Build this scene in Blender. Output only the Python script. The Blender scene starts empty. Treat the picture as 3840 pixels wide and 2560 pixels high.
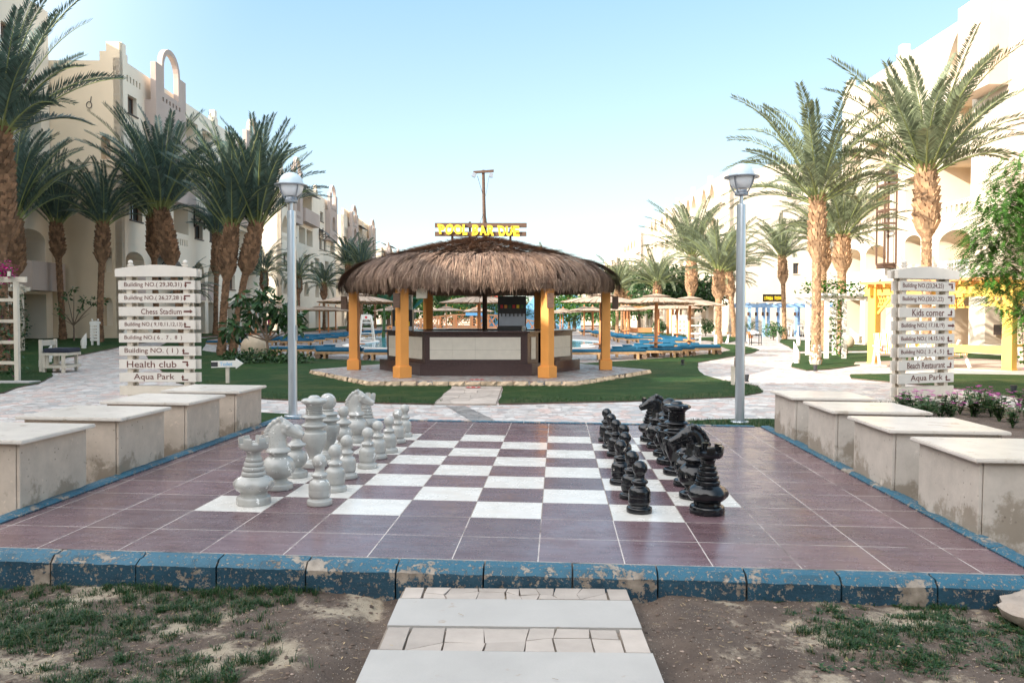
import bpy, bmesh, math, random
from math import sin, cos, pi, sqrt, radians as rad
from mathutils import Vector, Matrix, noise
from mathutils.geometry import tessellate_polygon, delaunay_2d_cdt
random.seed(7)
scene = bpy.context.scene
COL = scene.collection

# ------------------------------------------------------------------ camera, sky, sun, exposure
cam_d = bpy.data.cameras.new('camera')
cam = bpy.data.objects.new('camera', cam_d); COL.objects.link(cam)
cam.location = (0, 0, 1.80)
cam.rotation_euler = (rad(90 - 1.6918), 0, 0)
cam_d.sensor_width = 36; cam_d.lens = 28.566
cam_d.clip_start = 0.05; cam_d.clip_end = 3000
scene.camera = cam

SUN_EL = 25.0
SUN_DIR = Vector((-0.88, -0.475, 0)).normalized()
world = bpy.data.worlds.new('World'); scene.world = world; world.use_nodes = True
wn = world.node_tree
bg = wn.nodes['Background']
sky = wn.nodes.new('ShaderNodeTexSky'); sky.sky_type = 'NISHITA'; sky.sun_disc = False
sky.sun_elevation = rad(SUN_EL)
sky.sun_rotation = math.atan2(SUN_DIR.x, SUN_DIR.y)
sky.air_density = 1.0; sky.dust_density = 0.6; sky.ozone_density = 1.0; sky.altitude = 0
def W(typ, **kw):
    n = wn.nodes.new(typ)
    for k, v in kw.items(): setattr(n, k, v)
    return n
# the hazy, pale sky of the place: the physical sky blended with a pale blue air layer, brighter round the sun (behind the camera)
geo = W('ShaderNodeTexCoord'); sx = W('ShaderNodeSeparateXYZ'); wn.links.new(geo.outputs['Generated'], sx.inputs[0])
cr = W('ShaderNodeValToRGB'); wn.links.new(sx.outputs[2], cr.inputs[0])
ce = cr.color_ramp.elements
ce[0].position = 0.0; ce[0].color = (0.88, 1.06, 1.14, 1); ce[1].position = 0.38; ce[1].color = (0.45, 0.80, 0.99, 1)
e2 = ce.new(0.16); e2.color = (0.79, 1.00, 1.10, 1); e3 = ce.new(1.0); e3.color = (0.60, 0.92, 1.16, 1)
mixs = W('ShaderNodeMix', data_type='RGBA'); mixs.inputs[0].default_value = 0.78
wn.links.new(sky.outputs[0], mixs.inputs[6]); wn.links.new(cr.outputs[0], mixs.inputs[7])
dt = W('ShaderNodeVectorMath', operation='DOT_PRODUCT'); wn.links.new(geo.outputs['Generated'], dt.inputs[0]); dt.inputs[1].default_value = (SUN_DIR.x, SUN_DIR.y, 0.45)
mr = W('ShaderNodeMapRange'); wn.links.new(dt.outputs['Value'], mr.inputs[0]); mr.interpolation_type = 'SMOOTHSTEP'
mr.inputs[1].default_value = -0.05; mr.inputs[2].default_value = 0.95; mr.inputs[3].default_value = 0.0; mr.inputs[4].default_value = 1.0
vs_ = W('ShaderNodeMix', data_type='RGBA'); wn.links.new(mr.outputs[0], vs_.inputs[0]); wn.links.new(mixs.outputs[2], vs_.inputs[6]); vs_.inputs[7].default_value = (5.6, 5.5, 5.5, 1)
wn.links.new(vs_.outputs[2], bg.inputs[0]); bg.inputs[1].default_value = 0.13
sd = bpy.data.lights.new('sun', 'SUN'); sun = bpy.data.objects.new('sun', sd); COL.objects.link(sun)
sd.energy = 2.0; sd.angle = rad(0.5); sd.color = (1.0, 0.90, 0.76)
to_sun = Vector((SUN_DIR.x * cos(rad(SUN_EL)), SUN_DIR.y * cos(rad(SUN_EL)), sin(rad(SUN_EL))))
sun.rotation_euler = to_sun.to_track_quat('Z', 'Y').to_euler()
scene.view_settings.view_transform = 'Standard'
scene.view_settings.look = 'None'
scene.view_settings.exposure = 2.4
scene.view_settings.gamma = 1.0
scene.render.engine = 'CYCLES'
scene.cycles.use_denoising = True
scene.cycles.max_bounces = 6
scene.cycles.diffuse_bounces = 4
scene.cycles.transparent_max_bounces = 6

# ------------------------------------------------------------------ materials
MATS = {}
def N(nt, typ, **kw):
    n = nt.nodes.new(typ)
    for k, v in kw.items(): setattr(n, k, v)
    return n
def base_mat(name):
    m = bpy.data.materials.new(name); m.use_nodes = True
    nt = m.node_tree; b = nt.nodes['Principled BSDF']
    return m, nt, b
def setin(nt, sock, v):
    if isinstance(v, bpy.types.NodeSocket): nt.links.new(v, sock)
    elif isinstance(v, (tuple, list)) and len(v) == 3 and sock.type == 'RGBA': sock.default_value = (*v, 1)
    else: sock.default_value = v
def math_(nt, op, a, b=None, c=None):
    n = N(nt, 'ShaderNodeMath', operation=op)
    setin(nt, n.inputs[0], a)
    if b is not None: setin(nt, n.inputs[1], b)
    if c is not None: setin(nt, n.inputs[2], c)
    return n.outputs[0]
def mixc(nt, fac, a, b):
    n = N(nt, 'ShaderNodeMix', data_type='RGBA')
    setin(nt, n.inputs[0], fac); setin(nt, n.inputs[6], a); setin(nt, n.inputs[7], b)
    return n.outputs[2]
def ramp(nt, v, lo, hi, a=0.0, b=1.0):
    n = N(nt, 'ShaderNodeMapRange')
    setin(nt, n.inputs[0], v); n.inputs[1].default_value = lo; n.inputs[2].default_value = hi
    n.inputs[3].default_value = a; n.inputs[4].default_value = b
    return n.outputs[0]
def coords(nt, kind='Object', scale=(1, 1, 1)):
    tc = N(nt, 'ShaderNodeTexCoord')
    mp = N(nt, 'ShaderNodeMapping'); mp.inputs['Scale'].default_value = scale
    nt.links.new(tc.outputs[kind], mp.inputs[0])
    return mp.outputs[0]
def wpos(nt, scale=(1, 1, 1)):
    g = N(nt, 'ShaderNodeNewGeometry')
    mp = N(nt, 'ShaderNodeMapping'); mp.inputs['Scale'].default_value = scale
    nt.links.new(g.outputs['Position'], mp.inputs[0])
    return mp.outputs[0]
def noise_(nt, vec, scale, detail=4, rough=0.55, dist=0.0):
    n = N(nt, 'ShaderNodeTexNoise'); nt.links.new(vec, n.inputs['Vector'])
    n.inputs['Scale'].default_value = scale; n.inputs['Detail'].default_value = detail
    n.inputs['Roughness'].default_value = rough; n.inputs['Distortion'].default_value = dist
    return n.outputs[0]
def voro(nt, vec, scale, feature='F1', out='Distance', rnd=1.0):
    n = N(nt, 'ShaderNodeTexVoronoi', feature=feature); nt.links.new(vec, n.inputs['Vector'])
    n.inputs['Scale'].default_value = scale; n.inputs['Randomness'].default_value = rnd
    return n.outputs[out]
def bump_(nt, b, h, strength=0.3, dist=0.02):
    n = N(nt, 'ShaderNodeBump'); n.inputs['Strength'].default_value = strength; n.inputs['Distance'].default_value = dist
    nt.links.new(h, n.inputs['Height']); nt.links.new(n.outputs[0], b.inputs['Normal'])
def island(nt):
    return N(nt, 'ShaderNodeNewGeometry').outputs['Random Per Island']
def mul(c, k): return tuple(x * k for x in c)

def M(name, col, rough=0.7, var=0.12, scale=3.0, bump=0.0, bscale=40.0, metal=0.0, isl=0.0, spec=0.5, alt=None, altamt=0.0, altscale=1.0, bdist=0.01, grain=None, tl=0.0):
    """general painted / natural surface: noise-varied colour, optional second colour in patches, bump"""
    if name in MATS: return MATS[name]
    m, nt, b = base_mat(name)
    v = coords(nt) if grain is None else coords(nt, scale=grain)
    f = noise_(nt, v, scale, 5)
    c = mixc(nt, ramp(nt, f, 0.3, 0.7), mul(col, 1 - var), mul(col, 1 + var))
    if alt is not None:
        f2 = noise_(nt, v, altscale, 6, 0.65)
        c = mixc(nt, ramp(nt, f2, 0.62 - altamt, 0.70 - altamt), c, alt)
    if isl:
        h = N(nt, 'ShaderNodeHueSaturation'); h.inputs['Saturation'].default_value = 1.0
        nt.links.new(c, h.inputs['Color']); setin(nt, h.inputs['Value'], ramp(nt, island(nt), 0, 1, 1 - isl, 1 + isl))
        c = h.outputs[0]
    nt.links.new(c, b.inputs['Base Color'])
    b.inputs['Roughness'].default_value = rough; b.inputs['Metallic'].default_value = metal
    b.inputs['Specular IOR Level'].default_value = spec
    if bump: bump_(nt, b, noise_(nt, v, bscale, 5, 0.6), bump, bdist)
    if tl:
        tr = N(nt, 'ShaderNodeBsdfTranslucent'); nt.links.new(c, tr.inputs[0])
        mx = N(nt, 'ShaderNodeMixShader'); mx.inputs[0].default_value = tl
        nt.links.new(b.outputs[0], mx.inputs[1]); nt.links.new(tr.outputs[0], mx.inputs[2])
        nt.links.new(mx.outputs[0], nt.nodes['Material Output'].inputs[0])
    MATS[name] = m
    return m

plaster_l = M('plaster_cream', (0.80, 0.71, 0.585), 0.9, 0.05, 0.5, 0.25, 18)
plaster_e = M('plaster_sand', (0.74, 0.60, 0.43), 0.9, 0.06, 0.5, 0.25, 18)
plaster_t = M('plaster_taupe', (0.46, 0.37, 0.325), 0.9, 0.06, 0.6, 0.25, 18)
plaster_r = M('plaster_white_cream', (0.64, 0.55, 0.44), 0.9, 0.05, 0.5, 0.2, 18)
plaster_y = M('plaster_ochre_recess', (0.60, 0.40, 0.19), 0.9, 0.05, 0.8, 0.2, 18)
plaster_w = M('plaster_white', (0.78, 0.74, 0.68), 0.9, 0.04, 0.5, 0.2, 18)
plaster_p = M('plaster_pinkish', (0.60, 0.47, 0.38), 0.9, 0.05, 0.6, 0.2, 18)
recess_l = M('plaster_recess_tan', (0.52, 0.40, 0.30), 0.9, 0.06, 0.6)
plinth_m = M('plinth_terracotta', (0.42, 0.24, 0.15), 0.9, 0.15, 2, 0.3, 20)
darkwood = M('dark_wood', (0.035, 0.022, 0.017), 0.6, 0.3, 8, 0.2, 30)
brownwood = M('brown_wood', (0.10, 0.055, 0.035), 0.7, 0.3, 6, 0.3, 30, grain=(1, 1, 6))
darkmetal = M('dark_metal', (0.03, 0.032, 0.036), 0.45, 0.1)
glassdark = M('window_glass', (0.02, 0.026, 0.032), 0.06, 0.1, spec=0.8)
frame_w = M('frame_brown', (0.16, 0.09, 0.055), 0.6)
frame_light = M('frame_cream', (0.62, 0.56, 0.46), 0.6)
whitepaint = M('white_paint', (0.74, 0.71, 0.65), 0.55, 0.06, 4, 0.1, 30)
creampaint = M('cream_paint', (0.62, 0.55, 0.45), 0.6, 0.07, 4, 0.12, 40, alt=(0.45, 0.38, 0.28), altamt=0.0, altscale=6)
signpaint = M('sign_cream_paint', (0.64, 0.59, 0.52), 0.55, 0.05, 3, 0.08, 60)
letterred = M('letter_brownred', (0.11, 0.028, 0.02), 0.6, 0.1)
bluepaint = M('light_blue_paint', (0.28, 0.46, 0.72), 0.6, 0.1)
yellowpaint = M('yellow_paint', (0.80, 0.50, 0.10), 0.6, 0.1, 2, 0.1, 40)
orangepaint = M('orange_paint', (0.72, 0.30, 0.065), 0.6, 0.07, 2, 0.1, 40)
terrapaint = M('terracotta_paint', (0.60, 0.25, 0.10), 0.6, 0.1)
lightoak = M('light_wood', (0.42, 0.26, 0.13), 0.7, 0.2, 8, 0.15, 30, isl=0.2)
slatwood = M('weathered_slats', (0.36, 0.27, 0.20), 0.75, 0.15, 6, 0.2, 30, isl=0.22)
cushion = M('blue_cushion', (0.006, 0.11, 0.21), 0.85, 0.12, 3, 0.15, 60)
navycush = M('navy_cushion', (0.025, 0.03, 0.05), 0.8, 0.2, 4, 0.2, 60)
steel = M('painted_steel', (0.52, 0.57, 0.62), 0.28, 0.05, 2, metal=0.75)
steel2 = M('grey_steel', (0.30, 0.33, 0.37), 0.4, 0.1, metal=0.6)
granite = M('brown_granite', (0.050, 0.030, 0.030), 0.22, 0.25, 60, alt=(0.09, 0.055, 0.05), altamt=0.12, altscale=120)
creamtile = M('cream_tile', (0.62, 0.57, 0.48), 0.45, 0.05, 6)
yellowletter = M('yellow_letter', (0.85, 0.58, 0.03), 0.5, 0.05)
stonerough = M('rough_stone', (0.52, 0.39, 0.26), 0.95, 0.3, 5, 0.6, 14, isl=0.15, bdist=0.03)
boulder_m = M('boulder_stone', (0.36, 0.30, 0.25), 0.95, 0.25, 4, 0.6, 12, bdist=0.04)
spherestone = M('sand_stone', (0.50, 0.40, 0.29), 0.9, 0.12, 4, 0.3, 30)
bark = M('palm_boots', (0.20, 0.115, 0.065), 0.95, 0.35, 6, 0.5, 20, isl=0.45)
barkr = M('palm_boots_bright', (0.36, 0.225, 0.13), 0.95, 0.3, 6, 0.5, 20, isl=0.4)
limewash = M('limewash', (0.55, 0.50, 0.44), 0.95, 0.3, 8)
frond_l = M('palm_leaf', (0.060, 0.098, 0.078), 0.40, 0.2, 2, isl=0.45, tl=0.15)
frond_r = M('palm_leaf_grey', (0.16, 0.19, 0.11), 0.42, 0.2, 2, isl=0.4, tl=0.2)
rachis = M('palm_stalk', (0.20, 0.23, 0.08), 0.5, 0.2)
leaf_b = M('leaf_bright', (0.065, 0.17, 0.025), 0.5, 0.25, 2, isl=0.5, tl=0.3)
leaf_d = M('leaf_dark', (0.035, 0.085, 0.025), 0.4, 0.25, 2, isl=0.5, tl=0.15)
leaf_m = M('leaf_mid', (0.05, 0.12, 0.035), 0.4, 0.25, 2, isl=0.4, tl=0.2)
barktree = M('tree_bark', (0.19, 0.13, 0.09), 0.95, 0.3, 8, 0.4, 20)
magenta = M('bougainvillea', (0.50, 0.02, 0.22), 0.7, 0.2, 4, isl=0.35, tl=0.25)
pinkflower = M('pink_flower', (0.62, 0.10, 0.42), 0.7, 0.2, 4, isl=0.3, tl=0.2)
yellowflower = M('yellow_flower', (0.75, 0.42, 0.02), 0.7, 0.2, 4, isl=0.3)
plasticw = M('white_plastic', (0.75, 0.75, 0.75), 0.4, 0.03)
blackplastic = M('black_plastic', (0.012, 0.013, 0.015), 0.3, 0.2)
globew = M('frosted_globe', (0.80, 0.84, 0.87), 0.22, 0.03)
capgrey = M('globe_cap', (0.58, 0.68, 0.72), 0.25, 0.03)
redpaint = M('red_paint', (0.55, 0.03, 0.03), 0.5, 0.1)
skyblue = M('sky_blue_paint', (0.20, 0.48, 0.75), 0.6, 0.1)
wicker = M('wicker_white', (0.7, 0.64, 0.54), 0.7, 0.1, 20)

def glass_lid():
    m, nt, b = base_mat('clear_plastic')
    b.inputs['Base Color'].default_value = (0.55, 0.58, 0.58, 1); b.inputs['Roughness'].default_value = 0.15
    b.inputs['Transmission Weight'].default_value = 0.6
    return m
clearplastic = glass_lid()

def striped():
    m, nt, b = base_mat('striped_canvas')
    v = coords(nt)
    s = N(nt, 'ShaderNodeSeparateXYZ'); nt.links.new(v, s.inputs[0])
    t = math_(nt, 'FRACT', math_(nt, 'MULTIPLY', s.outputs[0], 4.2))
    cr = N(nt, 'ShaderNodeValToRGB'); cr.color_ramp.interpolation = 'CONSTANT'
    pts = [(0, (0.8, 0.76, 0.68)), (0.2, (0.75, 0.38, 0.02)), (0.38, (0.8, 0.76, 0.68)), (0.48, (0.5, 0.09, 0.03)), (0.6, (0.8, 0.76, 0.68)), (0.72, (0.3, 0.16, 0.1)), (0.8, (0.8, 0.76, 0.68)), (0.9, (0.75, 0.42, 0.05))]
    e = cr.color_ramp.elements
    e[0].position = 0; e[0].color = (*pts[0][1], 1); e[1].position = pts[1][0]; e[1].color = (*pts[1][1], 1)
    for p, c in pts[2:]:
        x = e.new(p); x.color = (*c, 1)
    nt.links.new(t, cr.inputs[0]); nt.links.new(cr.outputs[0], b.inputs['Base Color']); b.inputs['Roughness'].default_value = 0.9
    return m
stripes = striped()

def tile_mat():
    m, nt, b = base_mat('chessboard_tiles')
    v = coords(nt)
    s = N(nt, 'ShaderNodeSeparateXYZ'); nt.links.new(v, s.inputs[0])
    u = math_(nt, 'DIVIDE', s.outputs[0], 0.6); w = math_(nt, 'DIVIDE', s.outputs[1], 0.6)
    fu, fw = math_(nt, 'FLOOR', u), math_(nt, 'FLOOR', w)
    par = math_(nt, 'FLOORED_MODULO', math_(nt, 'ADD', fu, fw), 2.0)
    def inside(x, lo, hi): return math_(nt, 'MULTIPLY', math_(nt, 'GREATER_THAN', x, lo), math_(nt, 'LESS_THAN', x, hi))
    board = math_(nt, 'MULTIPLY', inside(u, 0.0, 8.0), inside(w, 0.0, 8.0))
    white = math_(nt, 'MULTIPLY', board, math_(nt, 'SUBTRACT', 1.0, par))
    def edge(x):
        fr = math_(nt, 'FRACT', x)
        return math_(nt, 'MINIMUM', fr, math_(nt, 'SUBTRACT', 1.0, fr))
    wob = math_(nt, 'MULTIPLY', math_(nt, 'SUBTRACT', noise_(nt, v, 9, 4), 0.5), 0.006)
    e = math_(nt, 'ADD', math_(nt, 'MINIMUM', edge(u), edge(w)), wob)
    grout = math_(nt, 'LESS_THAN', e, 0.0062)
    worn = ramp(nt, noise_(nt, v, 1.6, 5, 0.7), 0.36, 0.52)
    # streaky brown wood-look tile, each tile with its own offset and tone
    cmb = N(nt, 'ShaderNodeCombineXYZ'); nt.links.new(fu, cmb.inputs[0]); nt.links.new(fw, cmb.inputs[1])
    wn_ = N(nt, 'ShaderNodeTexWhiteNoise'); nt.links.new(cmb.outputs[0], wn_.inputs[0])
    off = N(nt, 'ShaderNodeVectorMath', operation='ADD'); nt.links.new(v, off.inputs[0])
    sc = N(nt, 'ShaderNodeVectorMath', operation='SCALE'); nt.links.new(wn_.outputs['Color'], sc.inputs[0]); sc.inputs['Scale'].default_value = 7.0
    nt.links.new(sc.outputs[0], off.inputs[1])
    mp = N(nt, 'ShaderNodeMapping'); mp.inputs['Scale'].default_value = (2.2, 26, 1); nt.links.new(off.outputs[0], mp.inputs[0])
    st = noise_(nt, mp.outputs[0], 1.0, 6, 0.65, 0.6)
    mp2 = N(nt, 'ShaderNodeMapping'); mp2.inputs['Scale'].default_value = (1.2, 5, 1); nt.links.new(off.outputs[0], mp2.inputs[0])
    st2 = noise_(nt, mp2.outputs[0], 1.0, 4, 0.6)
    brown = mixc(nt, ramp(nt, st, 0.3, 0.72), (0.080, 0.042, 0.046), (0.185, 0.115, 0.125))
    brown = mixc(nt, ramp(nt, st2, 0.35, 0.75, 0.0, 0.55), brown, (0.175, 0.122, 0.135))
    tone = ramp(nt, wn_.outputs['Value'], 0, 1, 0.82, 1.15)
    h = N(nt, 'ShaderNodeHueSaturation'); nt.links.new(brown, h.inputs['Color']); nt.links.new(tone, h.inputs['Value'])
    brown = h.outputs[0]
    # dust, scuffs
    mp3 = N(nt, 'ShaderNodeMapping'); mp3.inputs['Scale'].default_value = (9, 60, 1); mp3.inputs['Rotation'].default_value = (0, 0, 0.25); nt.links.new(v, mp3.inputs[0])
    scuff = math_(nt, 'MULTIPLY', ramp(nt, noise_(nt, mp3.outputs[0], 1.0, 3), 0.66, 0.74), ramp(nt, noise_(nt, v, 1.1, 4), 0.55, 0.68))
    dust = ramp(nt, noise_(nt, v, 0.9, 6, 0.7), 0.5, 0.8, 0.0, 0.35)
    brown = mixc(nt, dust, brown, (0.17, 0.135, 0.135))
    brown = mixc(nt, math_(nt, 'MULTIPLY', scuff, 0.6), brown, (0.40, 0.36, 0.34))
    spk = math_(nt, 'MULTIPLY', math_(nt, 'LESS_THAN', voro(nt, v, 16), 0.10), ramp(nt, noise_(nt, v, 2.3, 3), 0.5, 0.62))
    brown = mixc(nt, math_(nt, 'MULTIPLY', spk, 0.6), brown, (0.5, 0.47, 0.44))
    ivory = mixc(nt, ramp(nt, noise_(nt, v, 6, 5), 0.3, 0.7), (0.60, 0.57, 0.52), (0.68, 0.655, 0.61))
    ivory = mixc(nt, ramp(nt, noise_(nt, v, 1.7, 6, 0.7), 0.55, 0.85, 0.0, 0.30), ivory, (0.42, 0.36, 0.30))
    c = mixc(nt, white, brown, ivory)
    gcol = mixc(nt, worn, (0.13, 0.10, 0.09), (0.52, 0.47, 0.43))
    gboard = mixc(nt, board, gcol, (0.22, 0.18, 0.15))
    c = mixc(nt, grout, c, gboard)
    nt.links.new(c, b.inputs['Base Color'])
    r = ramp(nt, noise_(nt, v, 3.5, 5, 0.7), 0.3, 0.75, 0.15, 0.38)
    r = math_(nt, 'MAXIMUM', r, math_(nt, 'MULTIPLY', grout, 0.85))
    nt.links.new(r, b.inputs['Roughness'])
    hgt = math_(nt, 'ADD', math_(nt, 'MULTIPLY', grout, -1.0), math_(nt, 'MULTIPLY', st, 0.15))
    bump_(nt, b, hgt, 0.25, 0.003)
    b.inputs['Specular IOR Level'].default_value = 0.45
    return m

def chess_mat(name, base, chip, chip_thr, speck, speck_amt, rough):
    m, nt, b = base_mat(name)
    v = wpos(nt)
    c = mixc(nt, ramp(nt, noise_(nt, v, 5, 5), 0.3, 0.7), mul(base, 0.85), mul(base, 1.12))
    sp = math_(nt, 'LESS_THAN', voro(nt, v, 42), 0.13)
    msk = ramp(nt, noise_(nt, v, 7, 3), 0.45, 0.6)
    c = mixc(nt, math_(nt, 'MULTIPLY', math_(nt, 'MULTIPLY', sp, msk), speck_amt), c, speck)
    ch = ramp(nt, noise_(nt, v, 11, 6, 0.65), chip_thr, chip_thr + 0.015)
    c = mixc(nt, ch, c, chip)
    nt.links.new(c, b.inputs['Base Color'])
    nt.links.new(math_(nt, 'ADD', rough, math_(nt, 'MULTIPLY', ch, 0.4)), b.inputs['Roughness'])
    bump_(nt, b, noise_(nt, v, 24, 4), 0.12, 0.004)
    return m
chess_white = chess_mat('grey_white_gloss', (0.40, 0.395, 0.37), (0.80, 0.79, 0.76), 0.635, (0.06, 0.055, 0.05), 0.8, 0.18)
chess_black = chess_mat('black_gloss', (0.006, 0.007, 0.009), (0.55, 0.52, 0.46), 0.665, (0.35, 0.33, 0.3), 0.35, 0.12)

def kerb_mat():
    m, nt, b = base_mat('chipped_blue_paint')
    v = coords(nt)
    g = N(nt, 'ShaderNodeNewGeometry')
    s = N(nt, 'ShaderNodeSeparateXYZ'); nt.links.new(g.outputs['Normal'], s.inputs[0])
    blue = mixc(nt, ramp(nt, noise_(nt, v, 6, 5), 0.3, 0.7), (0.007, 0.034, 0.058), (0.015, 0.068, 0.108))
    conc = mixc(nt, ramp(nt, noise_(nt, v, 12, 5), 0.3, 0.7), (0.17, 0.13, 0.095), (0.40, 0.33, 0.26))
    blue = mixc(nt, ramp(nt, s.outputs[2], 0.45, 0.8, 0.0, 0.75), blue, (0.020, 0.120, 0.185))  # upward faces mixed lighter: skylight on the kerb top put into the paint
    big = math_(nt, 'MULTIPLY', ramp(nt, noise_(nt, v, 2.6, 7, 0.72), 0.565, 0.585), 0.9)
    small = ramp(nt, noise_(nt, v, 40, 5, 0.7), 0.575, 0.60)
    ch = math_(nt, 'MAXIMUM', big, small)
    c = mixc(nt, ch, blue, conc)
    nt.links.new(c, b.inputs['Base Color']); b.inputs['Roughness'].default_value = 0.6
    bump_(nt, b, math_(nt, 'ADD', math_(nt, 'MULTIPLY', ch, -0.6), noise_(nt, v, 30, 5, 0.65)), 0.7, 0.012)
    return m
def concrete_mat(name, base, seed):
    m, nt, b = base_mat(name)
    v = wpos(nt)
    s = N(nt, 'ShaderNodeSeparateXYZ'); nt.links.new(v, s.inputs[0])
    off = N(nt, 'ShaderNodeVectorMath', operation='ADD'); nt.links.new(v, off.inputs[0]); off.inputs[1].default_value = (seed, seed * .7, 0)
    v2 = off.outputs[0]
    c = mixc(nt, ramp(nt, noise_(nt, v2, 5, 6, 0.65), 0.3, 0.7), mul(base, 0.86), mul(base, 1.1))
    stn = math_(nt, 'ADD', noise_(nt, v2, 2.6, 7, 0.7), ramp(nt, s.outputs[2], 0.1, 0.62, 0.12, -0.22))
    c = mixc(nt, ramp(nt, stn, 0.50, 0.60, 0, 0.7), c, (0.21, 0.165, 0.115))
    pit = math_(nt, 'MULTIPLY', math_(nt, 'LESS_THAN', voro(nt, v2, 18), 0.16), ramp(nt, noise_(nt, v2, 4, 3), 0.5, 0.6))
    c = mixc(nt, math_(nt, 'MULTIPLY', pit, 0.6), c, (0.13, 0.10, 0.075))
    wsh = ramp(nt, noise_(nt, v2, 7, 6, 0.7), 0.62, 0.68)
    c = mixc(nt, math_(nt, 'MULTIPLY', wsh, 0.5), c, mul(base, 1.4))
    nt.links.new(c, b.inputs['Base Color']); b.inputs['Roughness'].default_value = 0.85
    bump_(nt, b, noise_(nt, v2, 40, 6, 0.7), 0.35, 0.006)
    return m
conc_l = concrete_mat('block_concrete_warm', (0.54, 0.45, 0.365), 3.0)
conc_r = concrete_mat('block_concrete', (0.52, 0.465, 0.405), 11.0)
slab_m = M('block_slab_marble', (0.66, 0.61, 0.55), 0.25, 0.08, 3, 0.08, 60, alt=(0.48, 0.42, 0.35), altamt=0.03, altscale=5)

def paving_mat(name, tone=1.0, scale=3.2, joints=(0.30, 0.26, 0.23), pink=0.5, stretch=(1, 1, 1)):
    m, nt, b = base_mat(name)
    v0 = wpos(nt, stretch)
    wv = N(nt, 'ShaderNodeTexNoise'); nt.links.new(v0, wv.inputs['Vector']); wv.inputs['Scale'].default_value = 3.0
    mx = N(nt, 'ShaderNodeMix', data_type='RGBA', blend_type='LINEAR_LIGHT'); mx.inputs[0].default_value = 0.10
    nt.links.new(v0, mx.inputs[6]); nt.links.new(wv.outputs['Color'], mx.inputs[7]); v = mx.outputs[2]
    vc = N(nt, 'ShaderNodeTexVoronoi', feature='F1', distance='MANHATTAN'); nt.links.new(v, vc.inputs['Vector']); vc.inputs['Scale'].default_value = scale
    e1 = N(nt, 'ShaderNodeTexVoronoi', feature='F2', distance='MANHATTAN'); nt.links.new(v, e1.inputs['Vector']); e1.inputs['Scale'].default_value = scale
    ed = math_(nt, 'SUBTRACT', e1.outputs['Distance'], vc.outputs['Distance'])
    s = N(nt, 'ShaderNodeSeparateColor'); nt.links.new(vc.outputs['Color'], s.inputs[0])
    c = mixc(nt, s.outputs[0], mul((0.46, 0.43, 0.41), tone), mul((0.68, 0.65, 0.62), tone))
    c = mixc(nt, math_(nt, 'MULTIPLY', math_(nt, 'GREATER_THAN', s.outputs[1], 0.72), pink), c, mul((0.50, 0.28, 0.22), tone))
    c = mixc(nt, math_(nt, 'MULTIPLY', math_(nt, 'GREATER_THAN', s.outputs[2], 0.86), 0.6), c, mul((0.25, 0.26, 0.27), tone))
    c = mixc(nt, ramp(nt, noise_(nt, v0, 0.35, 5, 0.6), 0.35, 0.7, 0.0, 0.35), c, mul((0.42, 0.39, 0.37), tone))
    c = mixc(nt, ramp(nt, ed, 0.05, 0.09, 0.75, 0.0), c, mul(joints, tone))
    nt.links.new(c, b.inputs['Base Color'])
    nt.links.new(ramp(nt, s.outputs[1], 0, 1, 0.35, 0.7), b.inputs['Roughness'])
    h = math_(nt, 'ADD', ramp(nt, ed, 0.0, 0.12), math_(nt, 'MULTIPLY', noise_(nt, v0, 14, 4), 0.4))
    bump_(nt, b, h, 0.5, 0.012)
    return m
path_m = paving_mat('crazy_paving', 0.95, 4.2, pink=0.55)
deck_m = paving_mat('pool_deck_paving', 0.62, 5.5, (0.22, 0.19, 0.18), 0.9)
barfloor_m = paving_mat('bar_floor_paving', 0.60, 6.0, (0.24, 0.2, 0.18), 0.8)
slabpath_m = M('stepping_slab', (0.39, 0.37, 0.345), 0.8, 0.07, 2, 0.25, 50, alt=(0.33, 0.27, 0.21), altamt=-0.02, altscale=6)
crazystone = M('crazy_stone_pieces', (0.40, 0.345, 0.30), 0.8, 0.12, 5, 0.3, 40, isl=0.16)
mortar_m = M('mortar', (0.25, 0.205, 0.165), 0.95, 0.2, 12, 0.5, 40)

def lawn_mat():
    m, nt, b = base_mat('lawn_grass')
    v = wpos(nt)
    v2 = wpos(nt, (1, 0.35, 1))
    c = mixc(nt, ramp(nt, noise_(nt, v, 1.1, 6, 0.65), 0.3, 0.7), (0.020, 0.075, 0.017), (0.055, 0.140, 0.028))
    c = mixc(nt, ramp(nt, noise_(nt, v, 60, 3, 0.7), 0.35, 0.7), mul((0.02, 0.06, 0.012), 0.6), c)
    dry = ramp(nt, noise_(nt, v, 0.55, 7, 0.75), 0.50, 0.74, 0.0, 0.8)
    c = mixc(nt, dry, c, (0.115, 0.105, 0.040))
    nt.links.new(c, b.inputs['Base Color']); b.inputs['Roughness'].default_value = 0.8
    b.inputs['Specular IOR Level'].default_value = 0.2
    bump_(nt, b, noise_(nt, v, 90, 4, 0.7), 1.0, 0.05)
    return m
lawn_m = lawn_mat()
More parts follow.
